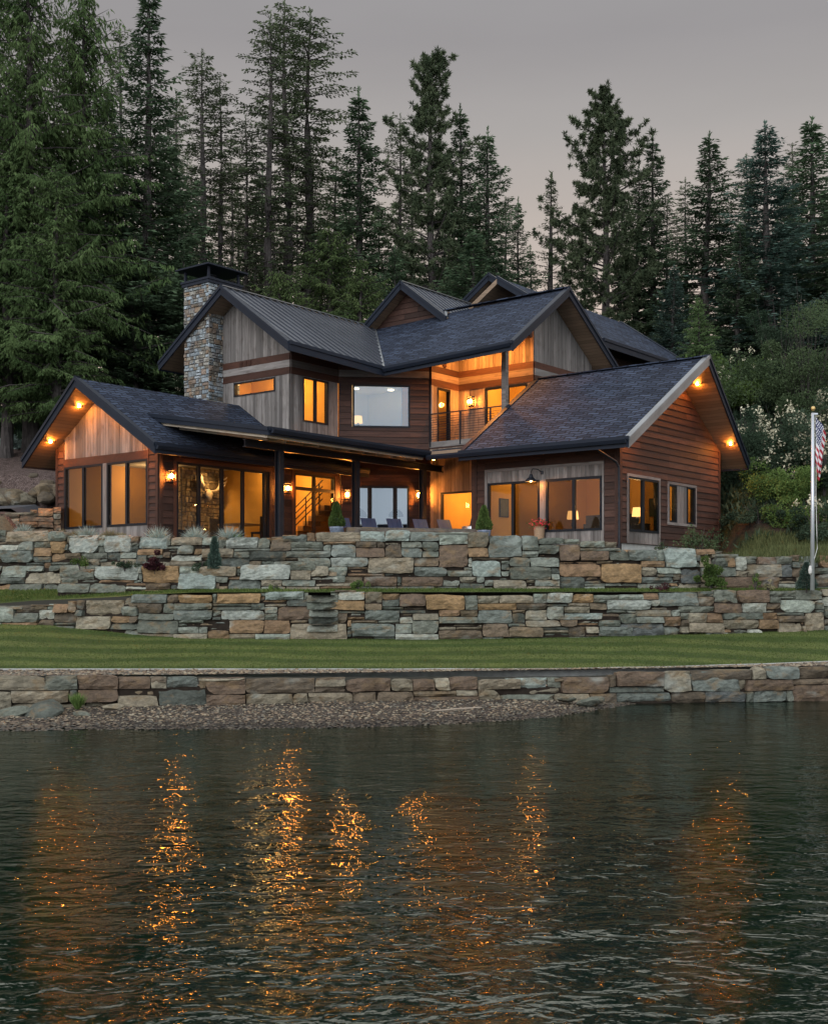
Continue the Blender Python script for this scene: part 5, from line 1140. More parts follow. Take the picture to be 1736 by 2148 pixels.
def picture(fr, u, z, w, h, label):
    t_ = thing('framed_picture', fr(u, z, 0.03), label, 'picture'); mb = MB(); mb.box(fr, u - w / 2, u + w / 2, z - h / 2, z + h / 2, 0.0, 0.03); mb.build('frame', M['frame'], t_)
    mb = MB(); mb.box(fr, u - w / 2 + .03, u + w / 2 - .03, z - h / 2 + .03, z + h / 2 - .03, 0.031, 0.035); mb.build('canvas', M['art'], t_)
picture(frame(5.21, 8.2, 5.21, 14), 1.1, 2.66, 0.5, 0.58, 'dark framed painting on the ochre wall of the right wing')
picture(frame(5.2, 14.38, 9.8, 14.38), 2.7, 2.85, 0.6, 0.6, 'square dark picture behind the right wing front window')
bx_thing('dresser', (6.9, 14.05, Z0), (1.5, 0.5, 0.85), 'cloth', 'dark dresser against the back wall behind the screened sliding door', 'dresser')
lamp(W(-2.2, 10.9, 5.9), 'small lit table lamp behind the upstairs picture window', 0.5, 0.17, 8)
bx_thing('side_table', (-2.2, 10.9, U0 + .01), (0.5, 0.5, 0.82), 'cloth', 'small table carrying the lamp behind the upstairs picture window', 'table', 0.5)
bx_thing('cabinet', (-0.2, 12.1, U0 + .01), (2.2, 0.5, 0.95), 'navy', 'low cabinet along the back wall upstairs behind the picture window', 'cabinet')
t_ = thing('dining_table', W(-1.4, 4.4, Z0), 'dining table low behind the last panel of the wide sliding door', 'table')
mb = MB(); mb.hbox(-1.9, -0.9, 3.9, 4.9, Z0 + .70, Z0 + 0.75); mb.build('table_top', M['woodfloor'], t_)
for sa in (-1, 1):
    for sb in (-1, 1): mb = MB(); mb.hbox(-1.4 + sa * .45 - .03, -1.4 + sa * .45 + .03, 4.4 + sb * .45 - .03, 4.4 + sb * .45 + .03, Z0, Z0 + .7); mb.build('leg', M['woodfloor'], t_)
for i, (a, b, lb) in enumerate(((-2.15, 4.2, 'dark dining chair on the left of the table behind the sliding door'), (-0.65, 4.55, 'dark dining chair on the right of the table behind the sliding door'))):
    t_ = thing('dining_chair', W(a, b, Z0), lb, 'chair', 'dining chairs behind the sliding door'); s_ = -1 if i == 0 else 1
    mb = MB(); mb.hbox(a - .22, a + .22, b - .22, b + .22, Z0 + .43, Z0 + .48); mb.build('seat', M['cloth'], t_); mb = MB(); mb.hbox(a + s_ * .2 - .02, a + s_ * .2 + .02, b - .22, b + .22, Z0 + .48, Z0 + .95); mb.build('backrest', M['cloth'], t_)
    for sa in (-1, 1):
        for sb in (-1, 1): mb = MB(); mb.hbox(a + sa * .19 - .02, a + sa * .19 + .02, b + sb * .19 - .02, b + sb * .19 + .02, Z0, Z0 + .43); mb.build('leg', M['cloth'], t_)
t_ = thing('armchair', W(-1.4, 1.6, Z0), 'dark armchair behind the right gable window of the left wing', 'chair')
mb = MB(); mb.hbox(-1.8, -1.0, 1.3, 2.0, Z0, Z0 + .45); mb.build('seat', M['cloth'], t_); mb = MB(); mb.tube([W(-1.75, 1.4, Z0 + .4), W(-1.72, 1.38, Z0 + 0.8), W(-1.4, 1.36, Z0 + 1.02), W(-1.08, 1.38, Z0 + .8), W(-1.05, 1.4, Z0 + .4)], 0.09, 8); mb.hbox(-1.7, -1.1, 1.32, 1.42, Z0 + .4, Z0 + 0.95); mb.build('backrest', M['cloth'], t_)
# stair behind the glass patio door
t_ = thing('staircase', W(-1.2, 7.2, Z0), 'inside stair with a dark rail behind the glass patio door', 'stair')
for k in range(9): mb = MB(); mb.hbox(-2.4 + k * .24, -2.16 + k * .24, 7.0, 7.6, Z0 + k * .16, Z0 + (k + 1) * .16); mb.build('step', M['woodfloor'], t_)
mb = MB()
for dz in (0.3, 0.5, 0.7, 0.9): mb.bar(W(-2.3, 6.98, Z0 + dz), W(-0.3, 6.98, Z0 + dz + 1.35), 0.025, 0.03)
for k in range(4): mb.bar(W(-2.25 + k * .6, 6.98, Z0 + k * .4), W(-2.25 + k * .6, 6.98, Z0 + .93 + k * .4), 0.03, 0.03, up=(AX.x, AX.y, 0))
mb.build('handrail', M['steel'], t_)
# pendants and island in the kitchen
for a, b, lb in ((-0.55, 9.1, 'left dome pendant lamp in the kitchen behind the three part window'), (0.35, 9.95, 'middle dome pendant lamp in the kitchen behind the three part window'), (1.15, 10.8, 'right dome pendant lamp in the kitchen behind the three part window')):
    c = W(a, b, 2.62); t_ = thing('pendant_lamp', c, lb, 'lamp', 'kitchen pendants'); mb = MB()
    mb.lathe(c, [(0.26, 0), (0.25, 0.07), (0.20, 0.16), (0.11, 0.23), (0.03, 0.26), (0.02, 0.30)], 20); mb.build('lamp_dome', M['fascia'], t_, smooth=True)
    mb = MB(); mb.tube([c + Vector((0, 0, .29)), c + Vector((0, 0, 1.38))], 0.01, 6); mb.build('cord', M['steel'], t_)
bx_thing('kitchen_island', (-0.3, 10.3, Z0), (2.6, 1.0, 0.9), 'navy', 'blue grey kitchen island behind the three part window', 'counter')
# wall light in the back room
point(W(3.3, 12.2, 3.0), 3, 0.05, WARM)
# ================================================================ terrace furniture
def adirondack(c, yaw):
    t_ = thing('deck_chair', c, 'slatted blue grey lounge chair', 'chair', 'lounge chairs on the patio'); c = Vector(c)
    rot = Matrix.Rotation(yaw, 3, 'Z')
    def L(x, y, z): return c + rot @ Vector((x, y, z))          # chair faces -y
    for k in (-1, 0, 1):
        mb = MB(); mb.hull8([L(k * .185 + dx, y, z) for (y, z) in ((0.14, .26),) for dx, y, z in ((-.088, .16, .20), (.088, .16, .20), (.088, .185, .20), (-.088, .185, .20))] + [L(k * .185 + dx, y, .95) for dx, y in ((-.088, .48), (.088, .48), (.088, .505), (-.088, .505))]); mb.build('back_slat', M['navy'], t_)
    for k in range(4):
        mb = MB(); y0 = -.42 + k * .145; z0 = .38 - k * .045; mb.hull8([L(-.27, y0, z0), L(.27, y0, z0), L(.27, y0 + .13, z0 - .04), L(-.27, y0 + .13, z0 - .04), L(-.27, y0, z0 + .022), L(.27, y0, z0 + .022), L(.27, y0 + .13, z0 - .018), L(-.27, y0 + .13, z0 - .018)]); mb.build('seat_slat', M['navy'], t_)
    for s_ in (-1, 1):
        mb = MB(); x = s_ * .36; mb.hull8([L(x - .07, -.48, .56), L(x + .07, -.48, .56), L(x + .07, .36, .56), L(x - .07, .36, .56), L(x - .07, -.48, .585), L(x + .07, -.48, .585), L(x + .07, .36, .585), L(x - .07, .36, .585)]); mb.build('armrest', M['navy'], t_)
        for y in (-.42, .28): mb = MB(); x = s_ * .31; mb.hull8([L(x - .012, y - .05, 0), L(x + .012, y - .05, 0), L(x + .012, y + .05, 0), L(x - .012, y + .05, 0), L(x - .012, y - .05, .56), L(x + .012, y - .05, .56), L(x + .012, y + .05, .56), L(x - .012, y + .05, .56)]); mb.build('leg', M['navy'], t_)
        mb = MB(); x = s_ * .285; mb.hull8([L(x - .011, -.42, .30), L(x + .011, -.42, .30), L(x + .011, .42, .05), L(x - .011, .42, .05), L(x - .011, -.42, .40), L(x + .011, -.42, .40), L(x + .011, .42, .15), L(x - .011, .42, .15)]); mb.build('seat_rail', M['navy'], t_)
    return t_
CH = [(735, 36.7, 38, 'leftmost blue grey slatted lounge chair, beside the left potted spruce'), (789.5, 36.95, 36, 'second blue grey slatted lounge chair from the left, in front of the three part window'),
      (843.5, 37.2, 36, 'third blue grey slatted lounge chair from the left, below the right lantern'), (899, 37.45, 37, 'fourth blue grey slatted lounge chair from the left, by the third steel post'), (950.5, 37.7, 40, 'rightmost blue grey slatted lounge chair, beside the fire drum')]
for i, (px, Y, yaw, lb) in enumerate(CH):
    c = at(px, HOR, Y); c.z = 1.41; k = adirondack(c, R(yaw)); k['label'] = lb
M['drum'] = plain('brushed_steel', (0.45, 0.46, 0.47), 0.3, 0.9, 0.2, 3.0)
c = at(990, HOR, 37.0); c.z = 1.41
t_ = thing('fire_drum', c, 'round brushed steel drum with dark lid beside the rightmost lounge chair', 'fire pit'); mb = MB(); mb.lathe(c, [(0.0, 0), (0.32, 0), (0.32, .66), (0.30, .68), (0.0, .68)], 24); mb.build('drum', M['drum'], t_)
c2 = at(1004, HOR, 37.9); c2.z = 1.41; t_ = thing('grill', c2, 'grill under a grey cover behind the steel drum', 'grill'); mb = MB(); mb.lathe(c2, [(0.0, 0), (0.30, 0), (0.30, .75), (0.24, 1.02), (0.12, 1.12), (0.0, 1.14)], 14); mb.build('cover', M['cloth'], t_, smooth=True)
# stone slab bench
t_ = thing('stone_bench', (-0.05, 32.3, 1.5), 'long low bench made of one rough brown stone slab in front of the lounge chairs', 'bench')
mb = MB(); d = Vector((3.64, 0.95, 0)).normalized(); nn = Vector((d.y, -d.x, 0))
stone_mesh(mb, lambda u, v, n: Vector((-1.82, 31.95, 0)) + d * u + nn * (n - .1) + Vector((0, 0, v)), 0, 3.68, 1.45, 1.80, 0.06, (0.13, 0.095, 0.075), random.Random(9))
mb.hull8([Vector((-1.82, 31.95, z)) + d * u - nn * (.04 + w) for z in (1.47, 1.785) for u, w in ((.03, 0), (3.62, 0), (3.62, .42), (.03, .42))], (0.15, 0.12, 0.10)); mb.build('slab', M['stone'], t_)
# barn light on the right wing front wall
fr_ = f11; u = 7.28 - 5.03
t_ = house; mb = MB(); mb.tube([fr_(u + .16, 3.52, .02), fr_(u + .12, 3.60, .16), fr_(u + .02, 3.62, .30), fr_(u, 3.52, .36), fr_(u, 3.44, .36)], 0.014, 8); mb.lathe(fr_(u, 3.24, .36), [(0.165, 0), (0.15, .05), (0.07, .12), (0.045, .2), (0.03, .22)], 18); mb.lathe(fr_(u + .16, 3.52, .01), [(0, -.05), (.05, -.05), (.05, .05), (0, .05)], 12)
bl_ = mb.build('barn_lamp', M['steel'], house); mb = MB(); mb.lathe(fr_(u, 3.27, .36), [(0, -.04), (.035, -.01), (.03, .04), (0, .06)], 8); mb.build('bulb', M['bulb'], bl_); point(fr_(u, 3.22, .36), 10, .04)
# flower basket
c = W(7.47, 7.80, 1.41); t_ = thing('flower_basket', c, 'wicker basket of red flowers beneath the barn light', 'flowers')
M['wicker'] = plain('wicker', (0.30, 0.20, 0.12), 0.8, 0, 0.3, 60.0); M['redf'] = plain('red_petals', (0.55, 0.03, 0.05), 0.7, 0, 0.3, 20); 
mb = MB(); mb.lathe(c, [(0, 0.0), (0.13, 0), (0.16, .5), (0.19, .52), (0.17, .53), (0.0, .48)], 16); mb.build('basket', M['wicker'], t_)
# flagpole and flag
t_ = thing('flagpole', at(1702.5, 1238, 30.95), 'tall white flagpole with a gold ball, standing on the grass ledge at the right', 'flagpole')
p = at(1702.5, 1238, 30.95); Y = 30.95; top_ = at(1703.5, 866, Y)
mb = MB(); M['alu'] = plain('brushed_aluminium', (0.55, 0.57, 0.60), 0.35, 0.5, 0.05, 1.0); mb.tube([p, top_], [0.055, 0.038], 14); mb.build('pole', M['alu'], t_, smooth=True)
mb = MB(); c = at(1704, 857, Y); mb.lathe(c, [(0, -.065), (.03, -.055), (.055, -.02), (.058, .01), (.045, .045), (.02, .062), (0, .066)], 14); M['gold'] = plain('gold_paint', (0.55, 0.38, 0.15), 0.35, 0.6, 0.05); mb.build('ball', M['gold'], t_, smooth=True)
mb = MB(); q0 = at(1706, 868, Y); mb.bar(q0 + Vector((-.03, 0, 0)), q0 + Vector((.09, 0, 0)), .05, .04); mb.build('truck', M['alu'], t_)
mb = MB(); M['rope'] = plain('white_rope', (0.55, 0.54, 0.50), 0.9); ro = [at(x, y, Y) + Vector((0, -.03, 0)) for x, y in ((1709, 872), (1709.5, 950), (1709, 1040), (1711, 1120), (1712, 1150), (1706.5, 1170), (1701, 1185), (1697, 1192))]; mb.tube(ro, 0.009, 6); mb.lathe(at(1696.5, 1196, Y) + Vector((0, -.05, 0)), [(0, -.12), (.04, -.08), (.05, 0), (.03, .1), (0, .13)], 8); mb.build('halyard', M['rope'], t_)
def flag():
    # hanging cloth: rows of folds, striped along the fly
    x0, ztop = q0.x + 0.03, at(0, 874, Y).z; rows = 39; cols = 26
    P_ = {}
    for j in range(cols + 1):
        v = j / cols                      # 0 = hoist, 1 = fly
        for i in range(rows + 1):
            u = i / rows                  # 0 = top stripe, 1 = bottom
            drop = 0.10 + 2.05 * 0; 
            # hoist edge runs down the pole; the fly end has fallen and gathers below the hoist
            hx, hz = 0.0, -u * 1.22
            fx, fz = 0.46 - 0.34 * u ** 1.3, -0.62 - u * 1.12
            k = v ** 0.9; bulge = 0.16 * math.sin(math.pi * v) * (1 - u) ; x = hx * (1 - k) + fx * k * (1 - 0.1 * v) + bulge
            z = hz * (1 - k) + fz * k + 0.0; yy = 0.055 * math.sin(v * 15 + u * 2.2) * (0.3 + v) - 0.03
            P_[i, j] = Vector((x0 + x * 0.56, Y - 0.02 + yy, ztop + z * 0.97))
    mb = MB()
    for i in range(rows):
        for j in range(cols):
            u, v = (i + .5) / rows, (j + .5) / cols; canton = u < 7 / 13 and v < 0.42
            mi = 2 if canton else (0 if int(u * 13) % 2 == 0 else 1)
            mb.face([P_[i, j], P_[i + 1, j], P_[i + 1, j + 1], P_[i, j + 1]], None, (.5,) * 3, mi)
    for r_ in range(9):                   # stars
        for c_ in range(6 if r_ % 2 == 0 else 5):
            u = (r_ + .5) / 9 * 7 / 13; v = ((c_ + (.5 if r_ % 2 == 0 else 1.0)) / 6) * .42; i, j = int(u * rows), int(v * cols)
            a, b, c = P_[i, j], P_[i + 1, j], P_[i, j + 1]; ctr = a.lerp(P_[i + 1, j + 1], .5); e1, e2 = (b - a).normalized(), (c - a).normalized(); n_ = e1.cross(e2).normalized()
            if n_.y > 0: n_ = -n_
            pts = [ctr + n_ * .006 + (Vector((math.sin(k * math.pi / 5), 0, math.cos(k * math.pi / 5))) * (.024 if k % 2 == 0 else .010)) for k in range(10)]
            mb.face(pts, None, (.5,) * 3, 1)
    o = mb.build('flag', [plain('flag_red', (0.36, 0.02, 0.035), .8), plain('flag_white', (0.66, 0.66, 0.66), .8), plain('flag_blue', (0.03, 0.035, 0.10), .8)], None, smooth=False)
    return tag(o, 'red white and blue stars and stripes flag hanging slack from the pole', 'flag')
flag()
# ================================================================ plants
def leaf_mat(name, c, c2, rough=0.6, trans=0.25):
    m, t, o = mat(name); tn = tone(t); sp = nd(t, 'ShaderNodeSeparateColor', {'Color': tn.outputs['Color']})
    n = noise(t, posmap(t, (1, 1, 1)), 0.45, 3); oi = nd(t, 'ShaderNodeObjectInfo')
    f = nd(t, 'ShaderNodeMath', {0: sp.outputs[0], 1: n}, operation='MULTIPLY').outputs[0]
    col = ramp(t, nd(t, 'ShaderNodeMath', {0: f, 1: 1.9}, operation='MULTIPLY').outputs[0], [(0.1, c), (0.9, c2)])
    rv = nd(t, 'ShaderNodeMapRange', {'Value': oi.outputs['Random'], 'To Min': 0.78, 'To Max': 1.22}).outputs[0]; cb = nd(t, 'ShaderNodeCombineColor', {'Red': rv, 'Green': rv, 'Blue': rv})
    col = mixc(t, 1.0, col, cb.outputs[0], 'MULTIPLY')
    d = nd(t, 'ShaderNodeBsdfDiffuse', {'Color': col}); tr = nd(t, 'ShaderNodeBsdfTranslucent', {'Color': col}); mx_ = nd(t, 'ShaderNodeMixShader', {0: trans, 1: d.outputs[0], 2: tr.outputs[0]}); t.links.new(mx_.outputs[0], o.inputs[0]); return m
M['fir'] = leaf_mat('fir_needles', (0.030, 0.054, 0.032), (0.118, 0.172, 0.096))
M['cedar'] = leaf_mat('cedar_sprays', (0.030, 0.056, 0.021), (0.112, 0.162, 0.064))
M['pine'] = leaf_mat('pine_needles', (0.032, 0.047, 0.027), (0.118, 0.145, 0.080))
M['spruce'] = leaf_mat('blue_spruce_needles', (0.026, 0.050, 0.040), (0.10, 0.150, 0.120))
M['leafg'] = leaf_mat('bright_leaves', (0.034, 0.064, 0.018), (0.14, 0.21, 0.062))
M['leafd'] = leaf_mat('dark_leaves', (0.018, 0.034, 0.020), (0.065, 0.095, 0.060))
M['leafy'] = leaf_mat('grey_green_leaves', (0.026, 0.044, 0.022), (0.085, 0.118, 0.058))
M['plume'] = leaf_mat('cream_flower_plumes', (0.30, 0.28, 0.18), (0.62, 0.58, 0.42), trans=0.1)
M['fescue'] = leaf_mat('blue_fescue_blades', (0.12, 0.17, 0.15), (0.36, 0.44, 0.40))
M['drygrass'] = leaf_mat('dry_grass_blades', (0.10, 0.10, 0.05), (0.30, 0.27, 0.16))
M['grass'] = leaf_mat('grass_blades', (0.036, 0.060, 0.015), (0.105, 0.140, 0.042))
M['meadow'] = leaf_mat('meadow_blades', (0.045, 0.062, 0.024), (0.15, 0.17, 0.075)); M['leafm'] = leaf_mat('mid_green_sprays', (0.028, 0.048, 0.020), (0.095, 0.128, 0.05))
M['plum'] = leaf_mat('plum_leaves', (0.03, 0.012, 0.016), (0.10, 0.04, 0.045))
def bark_mat():
    m, t, o = mat('bark'); v = posmap(t, (4, 4, 0.7)); n = noise(t, v, 3.0, 6, 0.7, 0.5)
    princ(t, o, ramp(t, n, [(0.3, (0.030, 0.026, 0.024)), (0.6, (0.085, 0.075, 0.070)), (0.8, (0.15, 0.135, 0.125))]), 0.95, 0, bump(t, n, 1.0, 0.06), 0.1); return m
M['bark'] = bark_mat()
def tris(name, P0, D, Wd, ln, wd, m, tn, quad=False):
    """one narrow leaf per row: from P0 along D, half width along Wd"""
    n = len(P0); ln = np.asarray(ln).reshape(-1, 1); wd = np.asarray(wd).reshape(-1, 1); tip = P0 + D * ln; mid = P0 + D * ln * .45
    V = np.empty((n, 4, 3)); V[:, 0] = P0; V[:, 1] = mid - Wd * wd; V[:, 2] = tip; V[:, 3] = mid + Wd * wd
    me = bpy.data.meshes.new(name); me.vertices.add(n * 4); me.vertices.foreach_set('co', V.reshape(-1).astype(np.float32)); me.loops.add(n * 4); me.loops.foreach_set('vertex_index', np.arange(n * 4, dtype=np.int32))
    me.polygons.add(n); me.polygons.foreach_set('loop_start', np.arange(0, n * 4, 4, dtype=np.int32)); me.polygons.foreach_set('loop_total', np.full(n, 4, dtype=np.int32)); me.update(calc_edges=True)
    a = me.attributes.new('tone', 'FLOAT_COLOR', 'FACE'); c = np.ones((n, 4), np.float32); c[:, 0] = tn; c[:, 1] = tn; c[:, 2] = tn; a.data.foreach_set('color', c.ravel()); me.materials.append(m); return me
def unit(v): return v / np.maximum(1e-9, np.linalg.norm(v, axis=-1, keepdims=True))
def conifer(kind, H, seed, R0=0.17, start=0.12, dens=1.0):
    """returns (trunk mesh, crown mesh) for a tree of height H with its base at the origin"""
    g = np.random.default_rng(seed); bend = g.uniform(-.012, .012, 2); ph = g.uniform(0, 6)
    def axis(z): return np.array([bend[0] * z + .06 * math.sin(z * .5 + ph), bend[1] * z + .06 * math.cos(z * .4 + ph), z])
    mb = MB(); zs_ = np.linspace(-.6, H * .985, 16); r0 = 0.013 * H + 0.07
    mb.tube([axis(z) for z in zs_], [max(.015, r0 * (1.35 if z < .2 else 1) * (1 - max(z, 0) / H) ** .8) for z in zs_], 9)
    P0, D, Wd, LN, WD, TN = [], [], [], [], [], []
    def add(p, d, s, l, w, t_): P0.append(p); D.append(d); Wd.append(s); LN.append(l); WD.append(w); TN.append(t_)
    if kind == 'thin':
        for _ in range(46):
            zz = g.uniform(.06, start + .12) * H; a_ = g.uniform(0, 6.28); o = axis(zz); L = g.uniform(.4, 1.9); d = np.array([math.cos(a_), math.sin(a_), g.uniform(-.5, .05)]); mb.tube([o, o + d * L * .6, o + d * L + np.array([0, 0, -.1])], [.022, .014, .005], 4, caps=False)
    lob = g.uniform(0, 50)
    z = H * start; step = {'fir': .34, 'cedar': .34, 'pine': .50, 'thin': .50, 'larch': .32}[kind]; az = 0
    while z < H * .985:
        f = (z - H * start) / (H * (1 - start))               # 0 at the crown base, 1 at the tip
        if kind == 'pine': prof = (1 - f) ** .62 * (0.55 + .45 * min(1, f * 4 + .2)) + .05
        elif kind == 'cedar': prof = (1 - f) ** .75 + .02
        elif kind == 'thin': prof = (1 - f) ** .5 * (.42 + .58 * min(1, f * 1.8)) * .9 + .03
        else: prof = (1 - f) ** .97 * (.75 + .25 * min(1, f * 5)) + .012
        nb = {'fir': 6, 'cedar': 6, 'pine': 5, 'thin': 6, 'larch': 6}[kind]
        for b in range(nb):
            az += 2.399 + g.normal(0, .35); L = H * R0 * prof * g.uniform(.55, 1.18) * (1 + .75 * nz(z * .42, math.cos(az) * 1.1 + lob, math.sin(az) * 1.1))
            if g.random() < {'thin': .30, 'pine': .22}.get(kind, .06) * (1.6 - f): L *= g.uniform(.25, .6)
            if L < .12: L = .12
            zz = z + g.uniform(-.5, .5) * step; o = axis(zz); d = np.array([math.cos(az), math.sin(az), 0.]); sd = np.array([-d[1], d[0], 0.])
            if kind == 'pine': e0, dr, up = g.uniform(.0, .35) + .5 * f, .25, .30
            elif kind == 'cedar': e0, dr, up = g.uniform(.0, .4) + .5 * f, g.uniform(.4, 1.0), .35
            elif kind == 'thin': e0, dr, up = -.05 + .6 * f, .30, .1
            else: e0, dr, up = -.12 + .75 * f, .25, .30
            def pt(t_): return o + d * (L * t_) + np.array([0, 0, L * (e0 * t_ - dr * t_ * t_ + up * t_ ** 3)])
            mb.tube([pt(0), pt(.5), pt(.95)], [max(.012, .013 * L + .008), .008 * L + .006, .005], 4, caps=False)
            if kind == 'pine':
                for t_ in np.concatenate([g.uniform(.30, 1.02, int(4 + L * 4.5 * dens)), [1.0]]):
                    c = pt(min(t_, 1)) + sd * g.normal(0, .16 * L) * (1.15 - t_) * 2 + np.array([0, 0, abs(g.normal(0, .08))]); nn_ = int(22 * dens); r_ = g.uniform(.20, .33); v = unit(g.normal(0, 1, (nn_, 3)) + np.array([0, 0, .35]) + d * .4); tt = g.uniform(.25, 1)
                    for k in range(nn_): add(c, v[k], unit(np.cross(v[k], g.normal(0, 1, 3))), r_ * g.uniform(.7, 1.1), .026, tt * g.uniform(.6, 1.1))
            else:
                ns = max(4, int(L / {'fir': .085, 'cedar': .075, 'thin': .11, 'larch': .10}[kind] * dens)); bt = g.uniform(.45, 1)
                for k in range(ns):
                    t_ = .12 + .9 * (k + g.random()) / ns
                    if kind == 'thin' and t_ < .22: continue
                    p = pt(min(t_, 1.0)); side = 1 if k % 2 else -1
                    tl = {'fir': .42, 'cedar': .34, 'thin': .34, 'larch': .16}[kind] * L ** .6 * (1.12 - t_) ** .7 * g.uniform(.6, 1.2) + .10
                    if kind == 'cedar': td = unit(d * g.uniform(.1, .9) + sd * side * g.uniform(.0, 1.1) + np.array([0, 0, -1.1 * g.uniform(.2, 1.4)]))
                    else: td = unit(d * .85 + sd * side * g.uniform(.5, 1.1) + np.array([0, 0, g.uniform(-.35, .10)]))
                    nn_ = max(3, int(tl / (.06 if kind == 'cedar' else .085)))
                    if kind == 'cedar' and g.random() < .12: continue
                    for q_ in range(nn_):
                        tq = (q_ + .3) / nn_; pp = p + td * tl * tq; s2 = unit(np.cross(td, np.array([0, 0, 1.]))) * (1 if q_ % 2 else -1)
                        if kind == 'cedar': dd = unit(td + s2 * g.uniform(.1, .8) + np.array([0, 0, -.7])); l, w = g.uniform(.12, .26), g.uniform(.022, .038)
                        elif kind == 'larch': dd = unit(td + s2 * .8 + g.normal(0, .35, 3)); l, w = g.uniform(.10, .20), .026
                        else: dd = unit(td * 1.0 + s2 * g.uniform(.4, .9) + np.array([0, 0, g.uniform(-.25, .15)])); l, w = g.uniform(.16, .30), g.uniform(.032, .058)
                        add(pp, dd, unit(np.cross(dd, g.normal(0, 1, 3) * .5 + np.array([0, 0, 1.]))), l, w, bt * g.uniform(.55, 1.15) * (.75 + .35 * t_))
        z += step * (1 if f < .8 else .7)
    for k in range(70 if kind != 'cedar' else 30):
        zt = H * (.94 + .075 * k / 70); dd = unit(np.array([*g.normal(0, .5, 2), .9])); add(axis(min(zt, H * .99)) + np.array([0, 0, max(0, zt - H * .99)]), dd, unit(np.cross(dd, g.normal(0, 1, 3))), g.uniform(.10, .24), .03, g.uniform(.4, .9))
    P0 = np.array(P0); D = np.array(D); Wd = np.array(Wd)
    cm = tris(kind + '_crown', P0, D, Wd, LN, WD, M[{'fir': 'fir', 'cedar': 'cedar', 'pine': 'pine', 'thin': 'pine', 'larch': 'pine'}[kind]], np.clip(TN, 0, 1.2))
    me = bpy.data.meshes.new('trunk'); me.from_pydata([tuple(v) for v in mb.v], [], mb.f); me.polygons.foreach_set('use_smooth', [True] * len(me.polygons)); me.materials.append(M['bark']); me.update()
    return me, cm
PRO = {}
def proto(kind, H, seed, **k): PRO.setdefault(kind, []).append((H, *conifer(kind, H, seed, **k)))
proto('fir', 16, 1, R0=.235, start=.06); proto('fir', 16, 2, R0=.20, start=.10); proto('fir', 14, 3, R0=.25, start=.05)
proto('thin', 20, 4, R0=.165, start=.26); proto('thin', 20, 5, R0=.14, start=.30)
proto('cedar', 18, 6, R0=.24, start=.18); proto('cedar', 18, 7, R0=.20, start=.17)
proto('pine', 18, 8, R0=.19, start=.20, dens=1.2); proto('pine', 17, 9, R0=.25, start=.10, dens=1.35)
proto('larch', 13, 10, R0=.17, start=.08)
NM = {'fir': 'fir_tree', 'thin': 'pine_tree', 'cedar': 'cedar_tree', 'pine': 'pine_tree', 'larch': 'larch_tree'}
FIRMAT = {}
def tree(kind, v, px, top, Y, label, wide=1.0, group=None, mat_=None, lean=0.0):
    H0, tm, cm = PRO[kind][v]; x = (px - CXP) / FPX * Y; z0 = ground_z(x, Y) - 0.1; H = (HOR - top) / FPX * Y - z0; s = H / H0
    t_ = thing(NM[kind], (x, Y, z0), label, 'tree', group); t_.rotation_euler = (0, lean, rnd.uniform(0, 6.28)); t_.scale = (s * wide, s * wide, s)
    tr = bpy.data.objects.new('trunk', tm); COL.objects.link(tr); tr.parent = t_
    if mat_:
        if (cm.name, mat_) not in FIRMAT: c2 = cm.copy(); c2.materials.clear(); c2.materials.append(M[mat_]); FIRMAT[cm.name, mat_] = c2
        cm = FIRMAT[cm.name, mat_]
    cr_ = bpy.data.objects.new('crown', cm); COL.objects.link(cr_); cr_.parent = t_; return t_
# the trees one can tell apart, left to right
tree('cedar', 0, -25, -190, 46, 'great drooping cedar cut by the left edge of the picture', 1.0)
tree('cedar', 1, 62, -110, 44.5, 'tall drooping cedar at the far left whose thick trunk shows above the mulch slope', 1.0)
tree('cedar', 0, 172, -40, 47, 'broad yellow green cedar left of the dark fir with the bare trunk', 1.0)
tree('cedar', 1, 118, 330, 42.6, 'lower bright cedar hanging in front of the tall cedars at the left', 1.2)
tree('cedar', 0, 14, 300, 43.5, 'lower bright cedar at the left picture edge behind the drive', 1.25)
tree('fir', 1, 310, -30, 48, 'very tall dark fir behind the left wing, its long trunk showing through the boughs', 1.0)
tree('fir', 2, 345, 300, 50, 'shorter dark fir to the right of the very tall fir, reaching towards the chimney', 1.2)
tree('fir', 0, 232, 200, 52, 'dark fir filling the gap between the cedars and the very tall fir', 1.1)
tree('thin', 0, 430, 118, 57, 'slender pine rising just behind the chimney with a bare lower trunk', 1.05)
tree('thin', 1, 466, 168, 59, 'thin reddish trunked pine to the right of the chimney cap', .9)
tree('thin', 1, 520, 250, 62, 'thin sparse pine between the chimney and the pair of tallest pines', .9)
tree('thin', 0, 563, 38, 58, 'left tree of the pair of tallest pines above the metal roof', .95)
tree('thin', 0, 606, 8, 60, 'tallest pine, middle of the cluster above the metal roof', 1.05)
tree('thin', 1, 640, 32, 61, 'right tree of the cluster of tallest pines above the metal roof', 1.25)
tree('fir', 1, 752, 195, 60, 'medium dark fir alone between the tallest pines and the middle gable', 1.15)
tree('thin', 1, 700, 330, 66, 'sparse pine half hidden left of the medium dark fir', 1.1)
tree('thin', 0, 838, 250, 66, 'sparse pine left of the tall clumpy pine above the middle gable', .9)
tree('pine', 0, 906, 124, 60, 'tall clumpy ponderosa pine with pointed top above the middle gable', 1.0)
tree('fir', 1, 962, 228, 61, 'dark fir close on the right of the tall clumpy pine', 1.0)
tree('fir', 0, 1018, 280, 60, 'dark fir with spreading right boughs above the rear grey gable', 1.1)
tree('fir', 1, 1088, 420, 66, 'small fir in the dip of the skyline right of the rear grey gable', .8)
